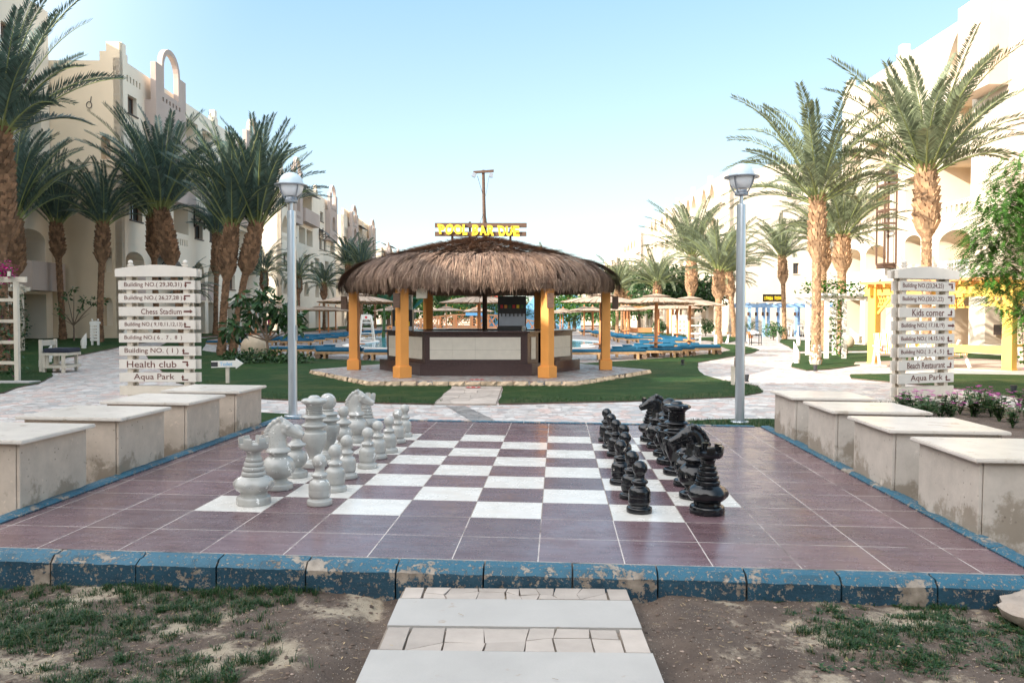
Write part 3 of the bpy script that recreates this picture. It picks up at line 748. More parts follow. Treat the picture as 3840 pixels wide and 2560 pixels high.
# boulder and pipe stub beside the platform corner
bd = MB(); vs = []; n_, m_ = 22, 12
for j in range(m_ + 1):
    for i in range(n_):
        t = -pi / 2 + pi * j / m_; a = 2 * pi * i / n_; d = Vector((cos(t) * cos(a), cos(t) * sin(a), sin(t)))
        r_ = 1 + .35 * noise.noise(d * 1.6 + Vector((4, 1, 2))) + .12 * noise.noise(d * 5) + .05 * noise.noise(d * 12)
        vs.append((3.42 + d.x * .34 * r_, 4.98 + d.y * .30 * r_, -.06 + d.z * .17 * r_))
bd.add(vs, [(j * n_ + i, j * n_ + (i + 1) % n_, (j + 1) * n_ + (i + 1) % n_, (j + 1) * n_ + i) for j in range(m_) for i in range(n_)])
o = tag(bd.build('boulder', boulder_m, smooth=50), 'rough pale boulder on the soil against the blue kerb corner', 'boulder')

# ------------------------------------------------------------------ chess pieces
def R2(prof, k=3):
    """round a coarse profile (Catmull-Rom style chaikin that keeps the ends)"""
    p = prof
    for _ in range(k):
        q = [p[0]]
        for a, b in zip(p, p[1:]): q += [(a[0] * .75 + b[0] * .25, a[1] * .75 + b[1] * .25), (a[0] * .25 + b[0] * .75, a[1] * .25 + b[1] * .75)]
        p = q + [p[-1]]
    return p
def ball(zc, r, z0, n=12):
    t0 = math.asin(max(-1, min(1, (z0 - zc) / r))); return [(max(r * cos(t0 + (pi / 2 - t0) * i / n), 1e-3), zc + r * sin(t0 + (pi / 2 - t0) * i / n)) for i in range(n + 1)]
def ring(r, z, h, d=.012): return [(r - d, z - h / 2), (r, z - h / 2), (r, z + h / 2), (r - d, z + h / 2)]
base = lambda r, h: [(r * .93, 0), (r, .004), (r, h * .55), (r * .97, h * .9), (r * .8, h)]
def pawn_mb():
    p = R2(base(.113, .052) + [(.084, .062), (.086, .072), (.097, .080), (.0975, .134), (.0955, .136), (.0955, .138), (.0975, .140), (.097, .180), (.088, .208), (.058, .230), (.056, .240), (.062, .250), (.074, .262), (.073, .276), (.052, .288), (.042, .305), (.044, .322)], 2) + ball(.385, .067, .336)
    return MB().lathe(p, 36)
def rook_mb():
    def mod(a, z, r):
        if .125 < z < .235: return 1 - .085 * max(0, cos(5 * a)) ** 2 * math.exp(-((z - .178) / .032) ** 2)
        return 1
    p = base(.152, .075) + [(.118, .088), (.116, .105), (.15, .128), (.178, .158), (.184, .178), (.178, .200), (.15, .228), (.118, .246), (.112, .252)]
    for r, z in ((.108, .272), (.098, .316), (.087, .358), (.075, .400)):
        p += [(r - .014, z - .021), (r, z - .014), (r, z + .012), (r - .014, z + .019)]
    p += [(.062, .425), (.058, .438), (.064, .452), (.066, .464), (.076, .474), (.112, .488), (.128, .505), (.131, .530), (.131, .548), (.098, .548), (.096, .528), (.01, .526)]
    mb = MB().lathe(R2(p, 1), 60, 0, mod)
    for k in range(6):
        a0 = k * pi / 3 + .2; vs = []; n = 6
        for i in range(n + 1):
            a = a0 + .62 * i / n
            for r, z in ((.096, .535), (.132, .535), (.136, .585), (.128, .598), (.102, .598)): 
                if i in (0, n) and z > .55: a_ = a0 + .62 * (.07 if i == 0 else .93)
                else: a_ = a
                vs.append((r * cos(a_), r * sin(a_), z))
        fs = [(i * 5 + j, (i + 1) * 5 + j, (i + 1) * 5 + (j + 1) % 5, i * 5 + (j + 1) % 5) for i in range(n) for j in range(5)] + [(0, 1, 2, 3, 4), tuple(n * 5 + j for j in range(5))]
        mb.add(vs, fs)
    return mb
def bishop_mb():
    p = R2(base(.120, .068) + [(.072, .080), (.070, .096)], 2) + [(.115 * cos(t), .195 + .105 * sin(t)) for t in [-1.0 + 2.0 * i / 14 for i in range(15)]] + R2([(.055, .288), (.058, .300), (.085, .318), (.102, .330), (.101, .345), (.070, .362), (.046, .385), (.042, .412)], 2) + ball(.478, .073, .425)
    return MB().lathe(p, 40)
vase = [(.060, .082), (.056, .105), (.064, .13), (.092, .19), (.124, .26), (.143, .33), (.143, .375), (.138, .395), (.105, .408), (.100, .418)]
def queen_mb():
    def mod(a, z, r): return 1 + .055 * cos(8 * a) * math.exp(-((z - .735) / .022) ** 2)
    p = R2(base(.142, .07) + vase + [(.10, .44), (.135, .452), (.146, .462), (.144, .478), (.105, .490), (.094, .515), (.098, .54), (.138, .556), (.142, .570), (.10, .588)], 2)
    for z in (.602, .622, .642, .662): p += [(.082, z - .009), (.093, z - .005), (.093, z + .005), (.082, z + .009)]
    p += R2([(.088, .676), (.10, .700), (.136, .718), (.147, .738), (.138, .758), (.108, .768), (.072, .768), (.062, .786), (.04, .800), (.001, .803)], 2)
    return MB().lathe(p, 64, 0, mod)
def king_mb():
    p = R2(base(.145, .07) + vase + [(.10, .43), (.134, .440), (.146, .450), (.144, .466), (.112, .478), (.106, .498), (.112, .508), (.130, .516), (.131, .532), (.094, .546), (.062, .556), (.078, .566), (.080, .576), (.050, .590)], 2) + ball(.668, .100, .586, 14)
    return MB().lathe(p, 44)
def loft(mb, secs, n=16, mi=0):
    """secs: (centre, tangent angle in the xz plane, half width in plane, half thickness in y, squareness)"""
    vs = []
    for (cx, cz, ang, a, b) in secs:
        nx_, nz_ = -sin(ang), cos(ang)
        for k in range(n):
            t = 2 * pi * k / n; u, w = cos(t), sin(t)
            vs.append((cx + nx_ * a * u, b * w, cz + nz_ * a * u))
    fs = [(i * n + k, i * n + (k + 1) % n, (i + 1) * n + (k + 1) % n, (i + 1) * n + k) for i in range(len(secs) - 1) for k in range(n)]
    fs += [tuple(range(n)), tuple(range((len(secs) - 1) * n, len(secs) * n))]
    mb.add(vs, fs, mi)
def blob(mb, c, r, n=10, m=7):
    vs = []
    for j in range(m + 1):
        t = -pi / 2 + pi * j / m
        for i in range(n): vs.append((c[0] + r[0] * max(cos(t), .02) * cos(2 * pi * i / n), c[1] + r[1] * max(cos(t), .02) * sin(2 * pi * i / n), c[2] + r[2] * sin(t)))
    mb.add(vs, [(j * n + i, j * n + (i + 1) % n, (j + 1) * n + (i + 1) % n, (j + 1) * n + i) for j in range(m) for i in range(n)] + [tuple(range(n)), tuple(range(m * n, m * n + n))])
def knight_mb():
    mb = MB()
    p = R2(base(.140, .062) + [(.088, .076), (.084, .094)], 2) + [(.160 * cos(t), .218 + .128 * sin(t)) for t in [-1.02 + 2.05 * i / 16 for i in range(17)]] + R2([(.084, .334), (.088, .350), (.118, .362), (.124, .372), (.112, .392), (.09, .41)], 2)
    mb.lathe(p, 40)
    h = MB()
    # neck: from the collar up and over to the poll
    loft(h, [(0.0, .375, 1.57, .105, .085), (-.012, .42, 1.62, .100, .076), (-.022, .47, 1.60, .098, .066), (-.020, .52, 1.45, .097, .060), (-.004, .57, 1.2, .094, .056), (.018, .605, .9, .082, .052), (.04, .625, .5, .062, .046)])
    # head: poll to muzzle, pointing forward and down
    loft(h, [(.000, .622, -.30, .058, .046), (.045, .615, -.42, .068, .054), (.095, .590, -.50, .064, .054), (.140, .566, -.50, .050, .044), (.185, .545, -.46, .040, .036), (.222, .530, -.42, .037, .034), (.242, .522, -.4, .028, .028)])
    loft(h, [(.060, .565, -.35, .04, .044), (.12, .535, -.42, .028, .036), (.18, .512, -.38, .018, .026), (.222, .500, -.32, .015, .022)])
    blob(h, (.062, 0, .572), (.045, .060, .048))                    # cheek
    for s in (-1, 1):
        blob(h, (.102, s * .043, .612), (.026, .016, .014)); blob(h, (.098, s * .050, .600), (.013, .012, .012))
        blob(h, (.232, s * .024, .533), (.012, .012, .011))
    # forelock curling forward and mane locks down the back of the neck
    loft(h, [(.010, .672, .3, .020, .018), (.05, .676, 0, .018, .020), (.085, .660, -.7, .014, .016), (.094, .640, -1.3, .008, .010)])
    locks = [(-.010, .672, 2.6), (-.050, .650, 2.9), (-.083, .618, 3.25), (-.105, .580, 3.5), (-.118, .538, 3.7), (-.122, .496, 3.85), (-.118, .455, 4.0)]
    for i, (x, z, a) in enumerate(locks):
        for s in (-1, 1):
            y0 = s * .018
            pts = [Vector((x + .045, y0 * .5, z + .008)), Vector((x + .010, y0 * 1.2, z + .004)), Vector((x - .018, y0 * 1.4, z - .026)), Vector((x - .014, y0 * 1.2, z - .062))]
            h.tube(pts, [.026, .027, .019, .005], 8)
    for s in (-1, 1):
        h.tube([(.032, s * .030, .655), (.022, s * .038, .684), (.014, s * .040, .712)], [.019, .015, .004], 8)
    o = h.build('horse', chess_white)
    md = o.modifiers.new('r', 'REMESH'); md.mode = 'VOXEL'; md.voxel_size = 0.0052
    ms = o.modifiers.new('s', 'SMOOTH'); ms.factor = .5; ms.iterations = 2
    dg = bpy.context.evaluated_depsgraph_get(); dg.update()
    me = bpy.data.meshes.new_from_object(o.evaluated_get(dg))
    mb.add([tuple(v.co) for v in me.vertices], [tuple(p_.vertices) for p_ in me.polygons])
    bpy.data.objects.remove(o); bpy.data.meshes.remove(me)
    return mb
E_ = {}
KINDS = {'pawn': pawn_mb, 'rook': rook_mb, 'bishop': bishop_mb, 'queen': queen_mb, 'king': king_mb, 'knight': knight_mb}
MESH = {}
for k, fn in KINDS.items(): MESH[k] = fn()
CMESH = {}
def piece(kind, colour, x, y, label, rz=0.0, group=None):
    key = (kind, colour)
    mt = Matrix.Translation(Vector((x, y, 0))) @ Matrix.Rotation(rz, 4, 'Z')
    if key not in CMESH:
        o = MESH[kind].build('chess_' + kind, chess_white if colour == 'white' else chess_black, smooth=38)
        CMESH[key] = o
    else:
        o = CMESH[key].copy(); COL.objects.link(o)
    o.matrix_world = PM @ mt
    tag(o, label, 'chess ' + kind, group or colour + ' chess pieces')
ORD = ['nearest', 'second', 'third', 'fourth', 'fifth', 'sixth', 'seventh', 'farthest']
back = ['rook', 'knight', 'bishop', 'queen', 'king', 'bishop', 'knight', 'rook']
where = {'rook': ('front', 'rear'), 'knight': ('front', 'rear'), 'bishop': ('front', 'rear')}
looks = {'rook': 'with ringed neck and notched crown', 'knight': 'with maned horse head', 'bishop': 'with ball top over a round body', 'queen': 'with scalloped crown', 'king': 'with big ball top'}
side = {'white': 'by the pale blocks beside the small signpost', 'black': ''}
for col_, bx, px, rz in (('white', .42, 1.0, 0.0), ('black', 4.43, 3.83, pi)):
    shade = 'pale grey' if col_ == 'white' else 'glossy black'
    for i, k in enumerate(back):
        pos = 'nearest the camera' if i < 3 else ('nearest the bar' if i > 4 else '')
        piece(k, col_, bx + random.uniform(-.02, .02), .33 + .6 * i + random.uniform(-.03, .03), f'{shade} chess {k} {looks[k]}' + (f', the one {pos}' if pos else ''), rz + random.uniform(-.12, .12))
    dx = {'white': [.01, -.01, -.06, .02, 0, .04, 0, -.02], 'black': [.02, 0, -.05, .04, .08, .02, 0, -.02]}[col_]
    for i in range(8):
        dy = {'white': [0, -.02, 0, 0, 0, -.15, 0, 0], 'black': [0, -.06, 0, 0, .08, -.1, -.1, -.1]}[col_][i]
        piece('pawn', col_, px + dx[i], .33 + .6 * i + dy, f'{ORD[i]} {shade} chess pawn from the camera in its row', rz + random.uniform(-3, 3), col_ + ' chess pawns')

# ------------------------------------------------------------------ concrete block seats
def block(x0, x1, y0, y1, top, m_, label, group, inner):
    c = pw((x0 + x1) / 2, (y0 + y1) / 2, 0)
    t = thing('block_seat', label, 'block', (0, 0, 0), group)
    mb = MB(); g_ = 0.004
    xa, xb, ya, yb = x0 + .06, x1 - .06, y0 + .06, y1 - .06
    core = MB(); mb.box(xa + .02, xb - .02, ya + .02, yb - .02, -.3, top - .04, 0)
    mb.box(xa + .035, xb - .035, ya, ya + .03, -.3, top - .044, 0); mb.box(xa + .035, xb - .035, yb - .03, yb, -.3, top - .044, 0)
    mb.box(xa, xa + .03, ya + .004, yb - .004, -.3, top - .044, 0); mb.box(xb - .03, xb, ya + .004, yb - .004, -.3, top - .044, 0)
    b_ = mb.build('body', m_, t); bevel(b_, .004, 1)
    s_ = MB().box(x0, x1, y0, y1, top - .036, top).build('top_slab', slab_m, t); bevel(s_, .008, 2)
    t.matrix_world = PM
    return t
pos = ['nearest the camera', 'second from the camera', 'third from the camera', 'nearest the bar']
for i, (y0, y1) in enumerate([(-.24, .86), (1.32, 2.42), (2.88, 3.97), (4.43, 5.52)]):
    block(-2.50, -1.36, y0, y1, .615 - .004 * i, conc_l, f'concrete block seat behind the white pieces, {pos[i]}', 'block seats behind the white pieces', 1)
for i, (y0, y1) in enumerate([(-.34, .84), (1.30, 2.46), (2.95, 4.10), (4.60, 5.75)]):
    block(6.36, 7.52, y0, y1, .635 - .004 * i, conc_r, f'stained concrete block seat behind the black pieces, {pos[i]}', 'block seats behind the black pieces', -1)

# ------------------------------------------------------------------ lamp posts
def lamp(loc, label):
    t = thing('street_lamp', label, 'lamp', loc, 'globe street lamps')
    MB().lathe([(.155, 0), (.155, .022), (.15, .03), (.08, .03)], 24).build('base_plate', steel, t, 30)
    mb = MB(); mb.lathe([(.078, .02), (.076, 3.56), (.074, 3.62), (.05, 3.63), (.030, 3.635), (.030, 3.77), (.06, 3.78)], 24)
    mb.box(.070, .082, -.04, .04, 1.35, 1.62)
    mb.build('pole', steel, t, 30)
    hd = MB(); hd.lathe([(.10, 3.77), (.112, 3.78), (.112, 3.81), (.10, 3.82), (.09, 3.86)], 24)
    for k in range(4):
        a = pi / 4 + k * pi / 2
        hd.tube([((.10 + .125 * sin(u * pi / 2 * .98)) * cos(a), (.10 + .125 * sin(u * pi / 2 * .98)) * sin(a), 3.80 + .27 * u) for u in [i / 6 for i in range(7)]], .012, 6)
    hd.lathe([(.212, 4.065), (.285, 4.062), (.288, 4.072), (.285, 4.082), (.212, 4.085)], 32)
    hd.build('lantern_frame', steel2, t, 40)
    MB().lathe([(r, z + 4.07) for r, z in [(.10, -.187)] + [(.212 * cos(a), .212 * sin(a)) for a in [-1.0 + i * .1 for i in range(11)]]], 32).build('globe', globew, t, 60)
    MB().lathe([(max(.216 * cos(a), .001), 4.085 + .216 * sin(a)) for a in [i * pi / 24 for i in range(13)]], 32).build('globe_cap', capgrey, t, 60)
lamp((3.80, 13.52, .045), 'tall grey globe lamp post beside the black pieces and platform corner')
lamp((-3.88, 14.35, .045), 'tall grey globe lamp post behind the pale grey chess pieces')

# ------------------------------------------------------------------ signposts
def arrow(mb, kind, cx, cy, T):
    """bent or straight arrows, cx, cy the middle; T maps sign plane to space"""
    def pg(pts): mb.prism([(cx + x, cy + y) for x, y in pts], 0, .004, 0, T)
    if kind == 'right': pg([(-.10, -.018), (.03, -.018), (.03, -.042), (.095, 0), (.03, .042), (.03, .018), (-.10, .018)])
    elif kind == 'dl': pg([(-.06, .062), (-.06, .0), (-.078, .0), (-.045, -.055), (-.012, .0), (-.03, .0), (-.03, .035), (.07, .035), (.07, .062)])
    elif kind == 'dr': pg([(.05, .062), (-.07, .062), (-.07, .035), (.02, .035), (.02, 0), (.0, 0), (.034, -.055), (.068, 0), (.05, 0)])
    elif kind == 'ul': pg([(-.06, -.062), (-.06, .0), (-.078, .0), (-.045, .055), (-.012, .0), (-.03, .0), (-.03, -.035), (.07, -.035), (.07, -.062)])
    elif kind == 'ur': pg([(.05, -.062), (-.07, -.062), (-.07, -.035), (.02, -.035), (.02, 0), (.0, 0), (.034, .055), (.068, 0), (.05, 0)])
def signpost(loc, rz, label, rows, z_rows, zhead, wb, back_shift, ball_z, blanks):
    t = thing('signpost', label, 'signpost', loc, 'directional signposts', rz=rz)
    for sx in (-.60, .60):
        for y0 in (.022, .145): MB().box(sx - .055 + (y0 - .022) * (.3 if back_shift > 0 else -.3), sx + .055 + (y0 - .022) * (.3 if back_shift > 0 else -.3), y0, y0 + .075, -.15, zhead + .05).build('post', creampaint, t)
    for sx in (-.58, .58): q = MB(); q.sphere((sx, .06, ball_z), .052, 16, 10); q.lathe([(.05, zhead + .1), (.05, ball_z - .075), (.07, ball_z - .07), (.07, ball_z - .045), (.03, ball_z - .04)], 12, 0, None, (sx, .06, 0)); q.build('finial', signpaint, t, 40)
    for y0 in (-.05, .13):
        poly = [(-.86, zhead)] + [(.86, zhead)] + [(.86 - 1.72 * i / 14, zhead + .16 + .085 * sin(pi * i / 14)) for i in range(15)]
        MB().prism(poly, 0, .09, 0, lambda v, y0=y0: Vector((v.x, y0 + .09 - v.z, v.y))).build('header_board', signpaint, t)
    MB().box(-.8, .8, .045, .125, zhead + .15, zhead + .17).build('header_top', signpaint, t)
    for i, z in enumerate(z_rows):
        wob = random.uniform(-.004, .004)
        b = MB(); b.box(-wb / 2, wb / 2, -.02, .022, z - .098, z + .098)
        b2 = b.build('board', signpaint if i < len(rows) else creampaint, t); bevel(b2, .006, 2)
        MB().box(-wb / 2 + back_shift, wb / 2 + back_shift, .100, .140, z - .098, z + .098).build('board', signpaint, t)
        if i < len(rows):
            txt, cx, w, h, kind, ax = rows[i]
            l = MB(); T = lambda v, z=z, cx=cx: Vector((cx + v.x, -.0205 - v.z, z + v.y))
            if txt: text_on(l, txt, w, h, T, .003, 0.004)
            if kind: arrow(l, kind, ax, 0.0, lambda v, z=z: Vector((v.x, -.0205 - v.z, z + v.y)))
            l.build('lettering', letterred, b2)
LR = [('Building NO.( 29,30,31)', -.07, 1.22, .118, 'dl', .66), ('Building NO.( 26,27,28 )', -.07, 1.22, .112, 'dl', .64), ('Chess Stadium', .10, .86, .112, 'right', .67), ('Building NO.( 9,10,11,12,13)', -.07, 1.22, .105, 'ul', .64),
      ('Building NO.( 6 ,  7 ,  8  )', -.08, 1.22, .105, None, 0), ('Building NO. ( 1 )', -.12, 1.14, .130, 'ul', .60), ('Health club', -.12, 1.05, .135, 'dr', .60), ('Aqua Park', -.07, .86, .155, 'ul', .58)]
zr = [2.475 - .2755 * i for i in range(9)]
signpost((-7.42, 17.0, 0), rad(-1.5), 'cream signpost listing buildings, chess stadium, health club and aqua park, behind the block seats', LR, zr, 2.65, 1.62, .06, 2.95, 1)
RR = [('Building NO.(23,24,25)', -.13, 1.14, .118, 'dr', .65), ('Building NO.(20,21,22)', -.13, 1.14, .112, 'dr', .64), ('Kids corner', .02, .90, .140, 'ur', .64), ('Building NO.( 17,18,19)', -.12, 1.20, .110, 'right', .68),
      ('Building NO.( 14,15,16)', -.12, 1.20, .108, 'ul', .64), ('Building NO.(  3 , 4 , 5 )', -.12, 1.20, .105, 'ul', .64), ('Beach Restaurant', -.02, 1.06, .125, 'ur', .64), ('Aqua Park', .0, .90, .150, 'ul', .60)]
zr2 = [2.43 - .2665 * i for i in range(10)]
signpost((8.42, 16.5, 0), rad(23), 'cream signpost with kids corner and beach restaurant boards by the pink flower bed', RR, zr2, 2.58, 1.56, -.06, 2.90, 2)

# small arrow sign in the lawn
t = thing('arrow_sign', 'small white arrow sign on a post in the lawn beside the tall signpost', 'sign', (-7.68, 21.92, 0.03))
MB().box(-.045, .045, -.04, .04, -.1, .44).build('post', creampaint, t)
b_ = MB().prism([(-.42, -.09), (.24, -.09), (.24, -.14), (.44, 0), (.24, .14), (.24, .09), (-.42, .09)], -.02, .02, 0, lambda v: Vector((v.x, v.z - .05, .52 + v.y + .03 * v.x))).build('arrow_board', whitepaint, t)
l = MB(); text_on(l, 'Toilet', .34, .10, lambda v: Vector((v.x - .02, -.072 - v.z, .52 + v.y + .03 * v.x)), .003, .01); l.build('lettering', skyblue, b_)
MB().box(-.42, -.24, -.076, -.071, .45, .57).build('dark_panel', darkmetal, b_)

# ------------------------------------------------------------------ the pool bar
BX, BY = -1.02, 25.70
def hexp(r, k): return (r * cos(k * pi / 3), r * sin(k * pi / 3))
pav = thing('thatched_pavilion', 'open hexagonal pool bar pavilion with shaggy thatched roof on orange columns', 'pavilion', (BX, BY, 0))
MB().prism([hexp(5.38, k) for k in range(6)], -.1, .150).build('floor', barfloor_m, pav)
se = MB(); rs = random.Random(4)
for k in range(6):
    a, b = Vector((*hexp(5.42, k), 0)), Vector((*hexp(5.42, k + 1), 0)); n_ = 13; u = (b - a).normalized(); nn = Vector((u.y, -u.x, 0))
    for i in range(n_):
        p, q = a.lerp(b, i / n_), a.lerp(b, (i + 1) / n_)
        o1 = rs.uniform(.0, .05); m_ = 5; vs = []
        for jz in range(4):
            for ix in range(m_ + 1):
                pt = p.lerp(q, .012 + .976 * ix / m_) + nn * (o1 + rs.uniform(-.025, .03) - (.05 if ix in (0, m_) or jz == 3 else 0)); vs.append((pt.x, pt.y, -.08 + .075 * jz + rs.uniform(-.008, .008) * (jz < 3)))
        bk = len(vs)
        for ix in range(m_ + 1): 
            pt = p.lerp(q, ix / m_) - nn * .12; vs.append((pt.x, pt.y, .145))
        fs = [(jz * (m_ + 1) + ix, jz * (m_ + 1) + ix + 1, (jz + 1) * (m_ + 1) + ix + 1, (jz + 1) * (m_ + 1) + ix) for jz in range(3) for ix in range(m_)] + [(3 * (m_ + 1) + ix, 3 * (m_ + 1) + ix + 1, bk + ix + 1, bk + ix) for ix in range(m_)]
        se.add(vs, fs)
se.build('stone_edging', stonerough, pav)
for k in range(6):
    cx, cy = hexp(3.98, k); T = Matrix.Translation((cx, cy, 0)) @ Matrix.Rotation(k * pi / 3 + (rad(-22) if k in (4, 5) else 0) * (1 if k == 4 else -1), 4, 'Z')
    w = .135
    c_ = MB().box(-w, w, -w, w, .15, 2.98, 0, T); c_.box(-.19, .19, -.19, .19, .15, .46, 0, T); c_.box(-.16, .16, -.16, .16, .46, .485, 0, T)
    co = bevel(c_.build('column', orangepaint, pav), .008, 1)
    dirx = -1 if k in (3, 4) else 1
    Lx = cx + {4: -.11, 5: .07, 3: -.30, 0: .30}.get(k, .0); Ly = cy - (.24 if k in (4, 5) else .02)
    if k in (0, 3, 4, 5):
        MB().box(Lx - .09, Lx + .09, Ly - .07, Ly + .07, 2.06, 2.46).build('wall_lantern', brownwood, co)
MB().box(-1.58, -1.30, -3.62, -3.40, 2.32, 2.60).build('speaker_box', creampaint, pav)
for k in range(6):
    p, q = hexp(3.98, k), hexp(3.98, k + 1)
    MB().bar((*p, 2.93), (*q, 2.93), .16, .2).build('eave_beam', darkwood, pav)
# roof
PROF = [(0.02, 4.34), (.3, 4.26), (.9, 4.13), (1.7, 3.96), (2.4, 3.80), (3.08, 3.63), (3.55, 3.53), (3.92, 3.40), (4.20, 3.20), (4.38, 2.98), (4.42, 2.78), (4.36, 2.62)]
def hexf(a):
    h = cos(pi / 6) / cos((a % (pi / 3)) - pi / 6); return 1 - (1 - h) * .78
def prof_at(s):
    for i in range(len(PROF) - 1):
        d = math.dist(PROF[i], PROF[i + 1])
        if s <= d: t_ = s / d; return (PROF[i][0] + (PROF[i + 1][0] - PROF[i][0]) * t_, PROF[i][1] + (PROF[i + 1][1] - PROF[i][1]) * t_, (PROF[i + 1][0] - PROF[i][0]) / d, (PROF[i + 1][1] - PROF[i][1]) / d)
        s -= d
    return (PROF[-1][0] - s * .10, PROF[-1][1] - s, -.1, -1.0)
STOT = sum(math.dist(PROF[i], PROF[i + 1]) for i in range(len(PROF) - 1))
ub = MB(); n_ = 72
under = [(r - .14 if r > .4 else r, z - (.10 if r < 3.6 else .04)) for r, z in PROF] + [(3.9, 2.72), (3.3, 2.95), (2.0, 3.45), (.05, 4.1)]
ub.add([(r * hexf(2 * pi * k / n_) * cos(2 * pi * k / n_), r * hexf(2 * pi * k / n_) * sin(2 * pi * k / n_), z) for r, z in under for k in range(n_)],
       [(i * n_ + k, i * n_ + (k + 1) % n_, (i + 1) * n_ + (k + 1) % n_, (i + 1) * n_ + k) for i in range(len(under) - 1) for k in range(n_)])
ub.build('thatch_underlay', thatch_under, pav, 60)
th = MB(); rt = random.Random(8)
def strand(s0, a, ln, lift, w, drift):
    K = 4; vs = []
    for i in range(K + 1):
        s_ = s0 + ln * i / K; r, z, dr, dz = prof_at(s_); nr, nz = -dz, dr
        if nz < 0 and nr <= 0: nr, nz = 1, 0
        lf = lift * (0.25 + i / K) + .015 * rt.random()
        aa = a + drift * i / K / max(r, .5); rr = (r + nr * lf) * hexf(aa); zz = z + nz * lf
        ww = w * (1 - .75 * i / K)
        ca, sa = cos(aa), sin(aa)
        vs += [(rr * ca + sa * ww, rr * sa - ca * ww, zz), (rr * ca - sa * ww, rr * sa + ca * ww, zz)]
    th.add(vs, [(2 * i, 2 * i + 1, 2 * i + 3, 2 * i + 2) for i in range(K)])
for bnd in range(2300):
    a0 = rt.uniform(0, 2 * pi)
    if sin(a0) > .45 and rt.random() < .6: continue
    s0 = STOT * (rt.random() ** .5) * .98; eave = s0 / STOT; r0 = max(prof_at(s0)[0], .4)
    Lb = rt.uniform(.3, .65) if eave < .62 else rt.uniform(.5, 1.0)
    if eave > .62: Lb = min(Lb, STOT - s0 + rt.uniform(-.03, .14))
    if Lb < .07: continue
    lift = rt.uniform(.02, .10) + (.03 if eave < .6 else 0); dr = rt.uniform(-.10, .10); sw = rt.uniform(.05, .12)
    for j in range(19):
        u = rt.gauss(0, 1) * sw
        strand(s0 + rt.uniform(-.06, .06), a0 + u / r0, Lb * rt.uniform(.7, 1.08), lift * rt.uniform(.5, 1.3), rt.uniform(.007, .018), dr - u * .75 + rt.uniform(-.04, .04))
for k in range(9000):                                             # tangled loose top straw
    a = rt.uniform(0, 2 * pi); s0 = 2.9 * rt.random() ** .6; strand(s0, a, rt.uniform(.15, .40), .05, .008, rt.uniform(-.30, .30))
for k in range(2600):                                             # inner fringe hanging under the eave
    a = rt.uniform(0, 2 * pi); r = rt.uniform(3.5, 4.25) * hexf(a); z = 2.80 - (r - 3.5) * .1; l_ = rt.uniform(.15, .34)
    ca, sa = cos(a), sin(a); w = rt.uniform(.006, .014)
    th.add([(r * ca + sa * w, r * sa - ca * w, z), (r * ca - sa * w, r * sa + ca * w, z), (r * ca + .03 * ca, r * sa + .03 * sa, z - l_)], [(0, 1, 2)])
th.build('thatch', thatch_m, pav, recalc=False)

# counter, broken by a doorway on one side
ct = thing('bar_counter', 'hexagonal bar counter of brown granite with cream tile panels under the thatch', 'counter', (BX, BY, 0))
def ringseg(k, t0, t1, r0, r1, z0, z1, mb, mi=0):
    def P(r, kk, t): a, b = Vector((*hexp(r, kk), 0)), Vector((*hexp(r, kk + 1), 0)); return a.lerp(b, t)
    pts = [P(r1, k, t0), P(r1, k, t1), P(r0, k, t1), P(r0, k, t0)]
    mb.prism([(p.x, p.y) for p in pts], z0, z1, mi)
segs = [(4, 0, 1), (3, 0, 1), (2, 0, 1), (1, 0, 1), (0, 0, 1), (5, 0, .22), (5, .46, 1)]
bd_, stp, top = MB(), MB(), MB()
for k, t0, t1 in segs:
    ringseg(k, t0, t1, 2.62, 2.93, .15, 1.36, bd_); ringseg(k, t0, t1, 2.94, 3.17, .15, .475, stp); ringseg(k, t0, t1, 2.93, 3.18, .475, .492, stp)
    ringseg(k, t0, t1, 2.30, 3.06, 1.36, 1.412, top)
cb_ = bd_.build('counter_body', granite, ct); stp.build('foot_step', granite, ct); top.build('counter_top', granite, ct)
for (k, t0, t1) in ((4, .05, .93), (3, .06, .94), (2, .06, .94), (0, .06, .94), (5, .07, .16), (5, .53, .94)):
    pm = MB(); dt = (t1 - t0)
    nx_ = max(1, round(dt * 5))
    for i in range(nx_):
        for z0, z1 in ((.60, .875), (.879, 1.235)): ringseg(k, t0 + dt * i / nx_ + .0006, t0 + dt * (i + 1) / nx_ - .0006, 2.90, 2.945, z0, z1, pm)
    pm.build('tile_panel', creamtile, cb_)

# drinks machines and small things on the counter
def on(px, py): return (BX + px, BY + py, 1.412)
t = thing('drink_dispenser', 'black drink dispenser with row of taps on the bar counter', 'dispenser', on(1.02, -1.55))
MB().box(-.44, .44, -.22, .24, 0, .10).build('drip_tray', blackplastic, t)
MB().box(-.42, .42, -.02, .24, .10, 1.02).build('cabinet', blackplastic, t)
MB().box(-.385, .385, -.035, -.02, .14, .50).build('steel_panel', steel2, t)
for i in range(6):
    tp = MB().box(-.34 + .12 * i, -.27 + .12 * i, -.12, -.02, .50, .58); tp.tube([(-.305 + .12 * i, -.09, .5), (-.305 + .12 * i, -.09, .42)], .018, 8); tp.build('tap', blackplastic, t)
    MB().box(-.345 + .12 * i, -.265 + .12 * i, -.034, -.02, .66, .76).build('flavour_badge', [redpaint, orangepaint, leaf_m, redpaint, yellowletter, leaf_m][i], t)
